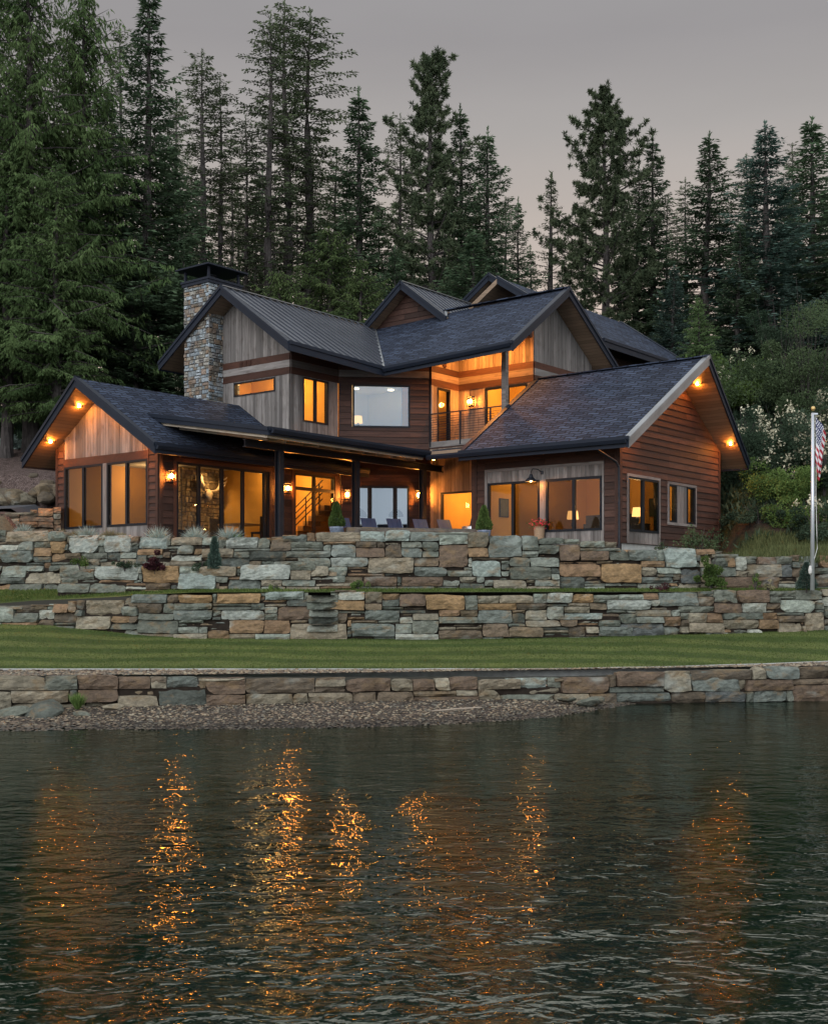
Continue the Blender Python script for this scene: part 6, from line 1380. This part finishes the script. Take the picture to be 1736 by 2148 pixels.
tree('larch', 0, 1148, 370, 61, 'short larch with ragged twigs standing alone above the main ridge', 1.15)
tree('pine', 1, 1272, 203, 60, 'big spreading ponderosa pine above the right end of the main roof', 1.0, lean=-0.02)
tree('fir', 1, 1368, 290, 62, 'slim fir with a ladder like top right of the big spreading pine', 1.0)
tree('fir', 0, 1332, 350, 63, 'dark fir tucked behind the right side of the big spreading pine', 1.0)
tree('fir', 0, 1478, 284, 60, 'dense dark fir with twin tip above the right wing ridge', 1.3)
tree('fir', 0, 1612, 260, 57, 'large blue green fir behind the right wing gable', 1.45, mat_='spruce')
tree('fir', 2, 1700, 262, 62, 'dark fir near the right edge of the picture', 1.35)
tree('fir', 2, 1772, 330, 58, 'dark fir cut by the right edge of the picture', 1.4)
tree('fir', 2, 1408, 560, 52, 'low dark fir just behind the end of the rear roof', 1.3, mat_='spruce')
tree('cedar', 1, 1466, 618, 48, 'small yellow green cedar standing behind the rear roof and the right wing ridge', 1.2)
tree('fir', 2, 982, 490, 54, 'low green fir directly behind the rear grey gable', 1.5)
tree('fir', 2, 1040, 540, 52, 'low fir right of the rear grey gable', 1.3)
tree('fir', 0, 826, 520, 54, 'low fir behind the middle gable peak', 1.3)
tree('cedar', 0, 690, 470, 52, 'round light green cedar behind the metal roof ridge', 1.5, mat_='leafm')
tree('cedar', 1, 752, 540, 50, 'smaller light green cedar behind the valley of the two roofs', 1.5, mat_='leafm')
tree('cedar', 0, 590, 560, 50, 'light green cedar right of the chimney behind the ridge', 1.5, mat_='leafm')
tree('fir', 2, 395, 520, 47, 'young fir just left of the chimney', 1.3)
tree('fir', 2, 285, 560, 46, 'young dark fir under the very tall fir', 1.4)
tree('fir', 0, 1545, 470, 56, 'dark fir between the dense twin tipped fir and the blue green fir', 1.2)
# farther trees that fill the wood behind
k = 0; g_ = random.Random(3); used_l = {}
LMK = [(0, 'the cedar cut by the left edge'), (172, 'the broad yellow green cedar'), (310, 'the very tall fir'), (430, 'the pine behind the chimney'), (466, 'the reddish trunked pine'), (520, 'the thin sparse pine'), (563, 'the left one of the tallest pines'), (606, 'the tallest pine'), (640, 'the right one of the tallest pines'), (700, 'the half hidden sparse pine'), (752, 'the lone medium fir'),
    (838, 'the middle gable peak'), (906, 'the tall clumpy pine'), (962, 'the fir beside the clumpy pine'), (1018, 'the fir with spreading right boughs'), (1088, 'the small fir in the dip'), (1148, 'the short ragged larch'), (1272, 'the big spreading pine'), (1332, 'the fir tucked behind the spreading pine'), (1368, 'the slim ladder topped fir'), (1478, 'the twin tipped fir'), (1545, 'the fir left of the blue green one'), (1612, 'the large blue green fir'), (1700, 'the fir near the right edge'), (1772, 'the fir cut by the right edge')]
for i, (px, top) in enumerate(((40, 150), (150, 90), (255, 60), (370, 200), (398, 330), (490, 340), (545, 360), (660, 320), (688, 420), (725, 360), (790, 430), (865, 350), (935, 350), (1055, 420), (1110, 520), (1180, 560), (1225, 430), (1300, 450), (1395, 420), (1440, 380), (1510, 430), (1575, 380), (1650, 390), (1735, 400), (415, 380), (455, 420), (505, 430), (535, 400), (580, 420), (625, 400), (670, 450), (725, 470), (1570, 330), (1655, 310), (1640, 440), (1420, 450), (1120, 620), (890, 540), (640, 580), (1330, 620), (1600, 560), (1690, 520))):
    kind = g_.choice(('fir', 'thin', 'thin')); v = g_.randrange(2)
    lm = min(LMK, key=lambda t_: abs(t_[0] - px)); base_l = 'dim %s farther back, %s %s' % ('fir' if kind == 'fir' else 'pine', 'just left of' if px < lm[0] else 'just right of', lm[1])
    used_l[base_l] = used_l.get(base_l, 0) + 1
    if used_l[base_l] > 1: base_l += ', %s one' % ('second', 'third', 'fourth')[used_l[base_l] - 2]
    tree(kind, v, px, top, g_.uniform(66, 82), base_l, g_.uniform(.75, 1.05), group='farther trees of the dark wood')

# ---------------------------------------------------------------- shrubs
def bush_mesh(name, r, n, m, seed, leaf=(.05, .09), lobes=7, flat=.8, droop=0.0, mat2=None):
    g = np.random.default_rng(seed); lobes = int(lobes * 2.2); C = g.normal(0, .5, (lobes, 3)) * np.array(r); C[:, 2] = np.abs(C[:, 2]) * 1.0 + r[2] * .2; Rr = g.uniform(.16, .50, lobes) * min(r)
    i = g.integers(0, lobes, n); v = unit(g.normal(0, 1, (n, 3))); p = C[i] + v * (Rr[i] * g.uniform(.35, 1.25, n) ** .6)[:, None]; p[:, 2] = np.maximum(p[:, 2] * flat, 0.02)
    d = unit(v + g.normal(0, .7, (n, 3)) + np.array([0, 0, -droop])); s_ = unit(np.cross(d, g.normal(0, 1, (n, 3)))); ln = g.uniform(*leaf, n)
    return tris(name, p, d, s_, ln, ln * .33, m, np.clip(g.uniform(.35, 1.0, lobes)[i] * g.uniform(.7, 1.2, n), 0, 1.2))
def stems_mesh(r, n, seed, rad=.012):
    g = random.Random(seed); mb = MB()
    for _ in range(n):
        a = g.uniform(0, 6.28); q_ = Vector((math.cos(a) * r[0] * g.uniform(.1, .8), math.sin(a) * r[1] * g.uniform(.1, .8), r[2] * g.uniform(.7, 1.35))); mb.tube([Vector((0, 0, -.1)), q_ * .5 + Vector((g.uniform(-.05, .05), 0, .1)), q_], [rad, rad * .7, rad * .3], 5, caps=False)
    me = bpy.data.meshes.new('stems'); me.from_pydata([tuple(v) for v in mb.v], [], mb.f); me.materials.append(M['bark']); return me
def bush(name, loc, r, n, m, seed, label, cat='shrub', group=None, leaf=(.05, .09), flowers=None, nst=9, lobes=7, droop=0, dn=0):
    t_ = thing(name, loc, label, cat, group)
    o = bpy.data.objects.new('foliage', bush_mesh('foliage', r, n, M[m], seed, leaf, lobes, .9, droop)); COL.objects.link(o); o.parent = t_
    o = bpy.data.objects.new('stems', stems_mesh(r, nst, seed)); COL.objects.link(o); o.parent = t_
    if flowers:
        fm, fn_, fl = flowers; g = np.random.default_rng(seed + 5); k = fn_ // 24; cc = unit(g.normal(0, 1, (k, 3)) * np.array([1, 1, .8]) + np.array([0, -.5, .5])) * np.array(r) * g.uniform(.75, 1.1, (k, 1)) + np.array([0, 0, r[2] * .45]); i = np.repeat(np.arange(k), 24)
        p = cc[i] + g.normal(0, fl * .55, (k * 24, 3)) + np.array([0, 0, -.3 * fl]); d = unit(g.normal(0, 1, (k * 24, 3)) + np.array([0, 0, -.6])); s_ = unit(np.cross(d, g.normal(0, 1, (k * 24, 3))))
        o = bpy.data.objects.new('flowers', tris('flowers', p, d, s_, g.uniform(.4, .9, k * 24) * fl, np.full(k * 24, fl * .2), M[fm], g.uniform(.3, 1.1, k * 24))); COL.objects.link(o); o.parent = t_
    return t_
def gat(px, Y, dz=0.0): x = (px - CXP) / FPX * Y; return (x, Y, ground_z(x, Y) + dz)
# right bank
bush('elder_shrub', gat(1560, 46.5), (2.4, 1.5, 1.9), 16000, 'leafg', 1, 'tall bright green shrub with small white flowers behind the right gable', flowers=('plume', 500, .10), leaf=(.08, .16), nst=14, lobes=12)
bush('elder_shrub', gat(1505, 47.5), (1.6, 1.3, 1.6), 9000, 'leafg', 2, 'lower bright green shrub tucked against the right gable roof', flowers=('plume', 200, .09), leaf=(.08, .16), lobes=9)
bush('hillside_shrub', gat(1690, 43.0), (2.3, 1.7, 4.2), 26000, 'leafy', 3, 'tall twiggy grey green shrub rising at the right edge', leaf=(.05, .10), nst=40, lobes=16)
bush('hillside_shrub', gat(1640, 45.0), (1.7, 1.4, 3.4), 16000, 'leafd', 4, 'dark twiggy shrub left of the tall grey green one', leaf=(.05, .10), nst=30, lobes=12)
bush('ocean_spray', gat(1660, 40.0), (1.5, 1.0, 1.9), 10000, 'leafd', 5, 'shrub covered with cream flower plumes left of the flagpole', flowers=('plume', 1100, .15), leaf=(.05, .10), nst=20, lobes=9)
bush('ocean_spray', gat(1565, 42.0), (1.0, .8, 1.2), 6000, 'leafd', 6, 'small shrub with pale cream plumes under the right gable eave', flowers=('plume', 450, .15), leaf=(.05, .09), nst=14)
bush('ocean_spray', gat(1728, 39.0), (1.0, .9, 2.4), 9000, 'leafd', 7, 'tall shrub with cream plumes behind the flag', flowers=('plume', 700, .15), leaf=(.05, .09), nst=18, lobes=10)
bush('ocean_spray', gat(1716, 36.2), (.9, .6, 1.1), 5000, 'leafd', 8, 'low plume flowered shrub at the foot of the flagpole', flowers=('plume', 450, .12), leaf=(.04, .08), nst=14)
bush('hillside_shrub', gat(1560, 40.0), (1.5, 1.0, 1.35), 13000, 'leafd', 9, 'round dark shrub against the right wing wall', leaf=(.04, .08), lobes=10)
bush('hillside_shrub', gat(1640, 38.6), (1.5, 1.0, 1.0), 11000, 'leafg', 10, 'low green shrub on the bank below the plume flowers', leaf=(.05, .09), lobes=9)
bush('hillside_shrub', gat(1590, 37.4), (1.0, .7, .55), 6000, 'leafd', 11, 'low dark ground shrub on the bare rocky bank', leaf=(.04, .08))
bush('hillside_shrub', gat(1690, 37.2), (1.2, .8, .75), 7000, 'leafg', 12, 'low leafy shrub just above the wall left of the flagpole', leaf=(.05, .09))
# dim undergrowth at the foot of the wood, left
for i, (px, Y, r, m, lb) in enumerate(((30, 47.5, (1.6, 1.0, .7), 'leafd', 'dark undergrowth shrub under the cedars at the left edge'), (130, 46.5, (1.3, .9, .6), 'leafy', 'grey green shrub right of the thick cedar trunk'), (20, 44.8, (.5, .4, .4), 'fescue', 'small silvery shrub on top of the mulch slope'),
        (100, 43.2, (.5, .4, .3), 'leafg', 'low green mound on the mulch above the boulder heap'), (180, 45.5, (1.6, 1.0, .9), 'leafd', 'dark shrub between the cedar trunk and the left gable'), (345, 47.0, (1.8, 1.0, 2.2), 'leafy', 'pale flowering shrub behind the left wing roof next to the chimney'), (260, 47.0, (1.8, 1.0, 1.8), 'leafd', 'dark shrub behind the left wing ridge'))):
    bush('hillside_shrub', gat(px, Y), r, 6500, m, 40 + i, lb, leaf=(.05, .10), flowers=('plume', 700, .10) if i == 5 else None)
# terrace and ledge plants
def tuft(loc, h, n, m, label, seed, cat='grass tuft', group=None, spread=1.0):
    g = np.random.default_rng(seed); a = g.uniform(0, 6.28, n); e = np.arccos(g.uniform(.12, 1, n)) * spread; d = np.stack([np.cos(a) * np.sin(e), np.sin(a) * np.sin(e), np.cos(e)], 1); s_ = unit(np.cross(d, g.normal(0, 1, (n, 3))))
    me = tris('blades', g.normal(0, .02, (n, 3)) * np.array([1, 1, 0]), d, s_, h * g.uniform(.65, 1.05, n), np.full(n, .006), M[m], g.uniform(.3, 1.1, n)); o = bpy.data.objects.new('ornamental_grass', me); COL.objects.link(o); o.location = loc; return tag(o, label, cat, group)
def on_wall(px, Y, dz=0.0): x = (px - CXP) / FPX * Y; return Vector((x, Y, upper_top(x, Y) + dz))
for i, (px, Y, h, m, lb) in enumerate(((185, 33.35, .48, 'fescue', 'blue grey fescue tuft under the mullion of the left gable windows'), (331, 32.55, .50, 'fescue', 'blue fescue tuft at the corner of the left wing'), (410, 32.4, .50, 'fescue', 'blue fescue tuft in front of the wide sliding door'), (481, 32.3, .52, 'fescue', 'blue fescue tuft before the last panel of the wide sliding door'),
        (50, 34.0, .38, 'fescue', 'blue fescue tuft at the far left on the terrace wall'), (132, 33.75, .34, 'drygrass', 'dry tan grass tuft left of the left gable windows'), (160, 33.5, .34, 'drygrass', 'dry tan grass tuft at the lower corner of the left gable window'), (232, 33.0, .40, 'drygrass', 'dry grass tuft right of the first blue fescue'), (256, 32.9, .28, 'drygrass', 'smallest dry grass tuft below the right gable window'))):
    tuft(on_wall(px, Y, -.12), h, 520, m, lb, 100 + i)
def shrub_at(px, py, Y, r, m, n, lb, seed, leaf=(.03, .05), flowers=None, name='terrace_plant', lobes=6): p = at(px, py, Y); return bush(name, p, r, n, m, seed, lb, 'plant', None, leaf, flowers, 6, lobes)
shrub_at(168, 1187, 31.45, (.22, .15, .18), 'leafg', 900, 'bright green little plant on the planted ledge at the left', 60)
shrub_at(262, 1190, 31.45, (.24, .15, .14), 'leafd', 800, 'low dark green plant on the planted ledge', 61)
shrub_at(325, 1196, 31.35, (.34, .2, .30), 'plum', 1500, 'plum leaved shrub in the middle of the planted ledge', 62, (.04, .07))
shrub_at(420, 1197, 31.3, (.28, .2, .20), 'leafd', 1100, 'dark leafy plant left of the dwarf conifer on the ledge', 63)
shrub_at(750, 1237, 31.0, (.22, .15, .20), 'leafg', 900, 'bright little shrub at the foot of the wall above the stone steps', 64)
shrub_at(577, 1240, 30.9, (.16, .1, .10), 'leafg', 500, 'small green plant on the middle wall top', 65)
shrub_at(1490, 1236, 31.3, (.30, .25, .72), 'leafg', 3200, 'upright bright green shrub against the right end of the upper wall', 66, (.04, .07), lobes=9)
shrub_at(1385, 1240, 31.0, (.28, .2, .15), 'plum', 700, 'low reddish plant at the foot of the wall under the right gable', 67)
shrub_at(1583, 1238, 31.2, (.10, .1, .36), 'leafg', 500, 'slim plant with violet flowers left of the flagpole', 68)
shrub_at(1610, 1236, 31.3, (.14, .1, .16), 'drygrass', 400, 'small olive plant between the violet flowers and the blue spruce', 69)
shrub_at(1470, 1165, 32.4, (.75, .4, .62), 'leafy', 1500, 'airy open shrub in front of the right gable wall', 70, (.04, .07), lobes=12)
shrub_at(1385, 1158, 32.2, (.18, .15, .30), 'leafy', 320, 'thin spindly plant before the concrete footing', 71)
shrub_at(500, 1128, 32.3, (.14, .1, .10), 'leafg', 300, 'little green plant left of the last blue fescue', 72)
for px, Y, r, lb, sd in ((1540, 35.2, (1.2, .5, .35), 'green meadow grass behind the right end of the upper wall', 81),):
    g = np.random.default_rng(sd); n = 34000; x = g.uniform(7.4, 14.5, n); y = g.uniform(32.3, 36.6, n); k_ = (x > 9.8) | (y < 32.3 + (x - 7.4) * .35); x = x[k_]; y = y[k_]; n = len(x); z = np.array([tz(a, b) if b < 34.2 else ground_z(a, b) for a, b in zip(x, y)]); P0 = np.stack([x, y, z], 1); d = unit(g.normal(0, .28, (n, 3)) * np.array([1, 1, 0]) + np.array([0, 0, 1.])); s_ = unit(np.cross(d, g.normal(0, 1, (n, 3))))
    o = bpy.data.objects.new('meadow_grass', tris('meadow_grass', P0, d, s_, g.uniform(.08, .38, n), np.full(n, .010), M['meadow'], g.uniform(.1, 1.0, n))); COL.objects.link(o); tag(o, lb, 'grass', kind='stuff')
g = np.random.default_rng(9); n = 26000; x = g.uniform(9.8, 22, n); y = g.uniform(36.4, 47, n); z = np.array([ground_z(a, b) for a, b in zip(x, y)]); sel = np.array([nz(a * .6, b * .6) > -.12 for a, b in zip(x, y)]); P0 = np.stack([x, y, z], 1)[sel]; n = len(P0); d = unit(g.normal(0, .5, (n, 3)) + np.array([0, 0, 1.])); s_ = unit(np.cross(d, g.normal(0, 1, (n, 3))))
o = bpy.data.objects.new('bank_vegetation', tris('bank_vegetation', P0, d, s_, g.uniform(.12, .42, n), g.uniform(.015, .05, n), M['leafd'], g.uniform(.2, 1.1, n))); COL.objects.link(o); tag(o, 'low weeds and brush covering the bank right of the house', 'ground cover', kind='stuff')
g = np.random.default_rng(19); n = 24000; x = g.uniform(-30, -9, n); y = g.uniform(45.2, 56, n); z = np.array([ground_z(a, b) for a, b in zip(x, y)]); P0 = np.stack([x, y, z], 1); d = unit(g.normal(0, .5, (n, 3)) + np.array([0, 0, 1.])); s_ = unit(np.cross(d, g.normal(0, 1, (n, 3))))
o = bpy.data.objects.new('forest_undergrowth', tris('forest_undergrowth', P0, d, s_, g.uniform(.15, .6, n), g.uniform(.02, .06, n), M['leafd'], g.uniform(.2, 1.0, n))); COL.objects.link(o); tag(o, 'dim green undergrowth under the cedars at the left', 'ground cover', kind='stuff')
# lawn blades: short fringe that breaks the flat sheet
g = np.random.default_rng(29); n = 55000; x = g.uniform(-11, 12, n); P0 = []
for a, r_ in zip(x, g.random(n)): y0 = kerb_y(a); y = y0 + (mid_at(a).y + .2 - y0) * r_; P0.append((a, y, lawn_z(a, y) - .005))
P0 = np.array(P0); d = unit(g.normal(0, .45, (n, 3)) + np.array([0, 0, 1.])); s_ = unit(np.cross(d, g.normal(0, 1, (n, 3))))
o = bpy.data.objects.new('lawn_grass', tris('lawn_grass', P0, d, s_, g.uniform(.015, .04, n), np.full(n, .007), M['grass'], g.uniform(.1, 1.0, n))); COL.objects.link(o); tag(o, 'short mown grass blades of the lawn', 'grass', kind='stuff')
g = np.random.default_rng(31); n = 26000; x = g.uniform(-12, 12, n); P0 = []
for a, r_ in zip(x, g.random(n)): q_ = mid_at(a); y0 = q_.y + .32; y1 = max(up_y(a), q_.y + .9) - .1; y = y0 + (y1 - y0) * r_; P0.append((a, y, ledge_z(a, y) - .005))
P0 = np.array(P0); d = unit(g.normal(0, .3, (n, 3)) + np.array([0, 0, 1.])); s_ = unit(np.cross(d, g.normal(0, 1, (n, 3))))
o = bpy.data.objects.new('ledge_grass', tris('ledge_grass', P0, d, s_, g.uniform(.03, .085, n), np.full(n, .009), M['grass'], g.uniform(.2, 1.0, n))); COL.objects.link(o); tag(o, 'short grass of the ledge between the two upper boulder walls', 'grass', kind='stuff')
# dwarf conifers
def dwarf(px, pyb, Y, h, r, m, lb, n, name='dwarf_spruce', sd=1, prof=.8, leaf=(.03, .06)):
    p = at(px, pyb, Y); g = np.random.default_rng(sd); z = g.random(n) ** 1.25 * h; rr = r * (1 - z / h) ** prof * (1 + .12 * np.sin(z * 18 + g.uniform(0, 6))) + .012; a = g.uniform(0, 6.28, n); k = g.uniform(.6, 1.05, n); lump = 1 + .10 * np.sin(a * 5 + z * 14)
    P0 = np.stack([np.cos(a) * rr * k * lump, np.sin(a) * rr * k * lump, z + .02], 1); d = unit(np.stack([np.cos(a), np.sin(a), np.full(n, .6)], 1) + g.normal(0, .5, (n, 3))); s_ = unit(np.cross(d, g.normal(0, 1, (n, 3)))); ln = g.uniform(*leaf, n)
    t_ = thing(name, p, lb, 'shrub'); o = bpy.data.objects.new('foliage', tris('foliage', P0, d, s_, ln, ln * .25, M[m], np.clip(k * g.uniform(.4, 1.1, n), 0, 1.1))); COL.objects.link(o); o.parent = t_
    mb = MB(); mb.tube([Vector((0, 0, -.1)) + p, p + Vector((0, 0, h * .95))], [.02, .005], 6); mb.build('trunk', M['bark'], t_); return t_
M['pot'] = plain('glazed_blue_grey_pot', (0.13, 0.16, 0.21), 0.25, 0, 0.3, 12.0)
for px, Y, lb, lp, sd in ((705.5, 32.0, 'conical dwarf spruce in the left pot, left of the lounge chairs', 'wide blue grey glazed pot holding the left dwarf spruce', 1), (1014.5, 32.25, 'conical dwarf spruce in the right pot, right of the stone bench', 'wide blue grey glazed pot holding the right dwarf spruce', 2)):
    yb = 1105 if sd == 1 else 1112; p = at(px, yb, Y); dwarf(px, yb, Y, .64, .20, 'leafg', lb, 5200, sd=sd)
    q_ = thing('plant_pot', (p.x, p.y, p.z - .3), lp, 'pot', 'glazed pots'); mb = MB(); mb.lathe((p.x, p.y, p.z - .30), [(0, 0), (.12, 0), (.16, .12), (.195, .26), (.205, .30), (.185, .30), (.17, .26), (0, .25)], 24); mb.build('pot', M['pot'], q_, smooth=True)
dwarf(450, 1195, 31.3, .82, .17, 'spruce', 'slim dwarf conifer on the planted ledge, right of the dark leafy plant', 4200, 'dwarf_conifer', 5, .9, (.04, .08))
dwarf(1690, 1236, 31.35, .68, .24, 'spruce', 'small blue spruce behind the base of the flagpole', 4600, 'blue_spruce', 6, .75, (.03, .06))
tuft(at(163, 1488, 22.1), .34, 340, 'leafg', 'tall green grass clump between the shore stones at the left', 140, spread=.45)
# red flowers in the basket
c = W(7.47, 7.80, 1.94); g = np.random.default_rng(4); n = 420; P0 = g.normal(0, .10, (n, 3)) * np.array([1.2, 1, .6]) + np.array([0, 0, .08]); d = unit(g.normal(0, 1, (n, 3))); s_ = unit(np.cross(d, g.normal(0, 1, (n, 3))))
bk = [o for o in SC.objects if o.name == 'flower_basket'][0]
for nm, mm, sl in (('blossoms', M['redf'], slice(0, 230)), ('leaves', M['leafg'], slice(230, 420))):
    o = bpy.data.objects.new(nm, tris(nm, P0[sl], d[sl], s_[sl], np.full(len(P0[sl]), .05), np.full(len(P0[sl]), .02), mm, g.uniform(.4, 1, len(P0[sl])))); COL.objects.link(o); o.parent = bk; o.location = c - OFF[bk.name]
# driftwood and a few loose rocks on the beach
rg_ = random.Random(8)
for px, py, r, lb in ((238, 1482, .13, 'pale flat rock lying on the gravel at the left end of the beach'), (25, 1500, .30, 'big rounded slab at the left edge of the beach'), (95, 1492, .36, 'long tan slab half buried in the beach at the left'), (175, 1500, .16, 'small tan rock beside the grass clump'), (1235, 1472, .22, 'grey rock at the right tip of the beach'), (1185, 1466, .16, 'small grey stone left of the rock at the tip of the beach')):
    Y = 21.6 if px < 400 else 23.9; boulder('beach_rock', lb, at(px, py, Y), r, rg_.choice(TN + GR), rg_, 'rock', None, (1.5, 1, .5))
p0, p1 = at(905, 1505, 21.9), at(1010, 1499, 22.2); mb = MB(); mb.tube([p0 + Vector((0, 0, .12)), p0.lerp(p1, .5) + Vector((0, .02, .13)), p1 + Vector((0, 0, .14))], [.012, .02, .01], 6); tag(mb.build('driftwood', M['rafter']), 'thin pale driftwood stick lying on the beach', 'driftwood')
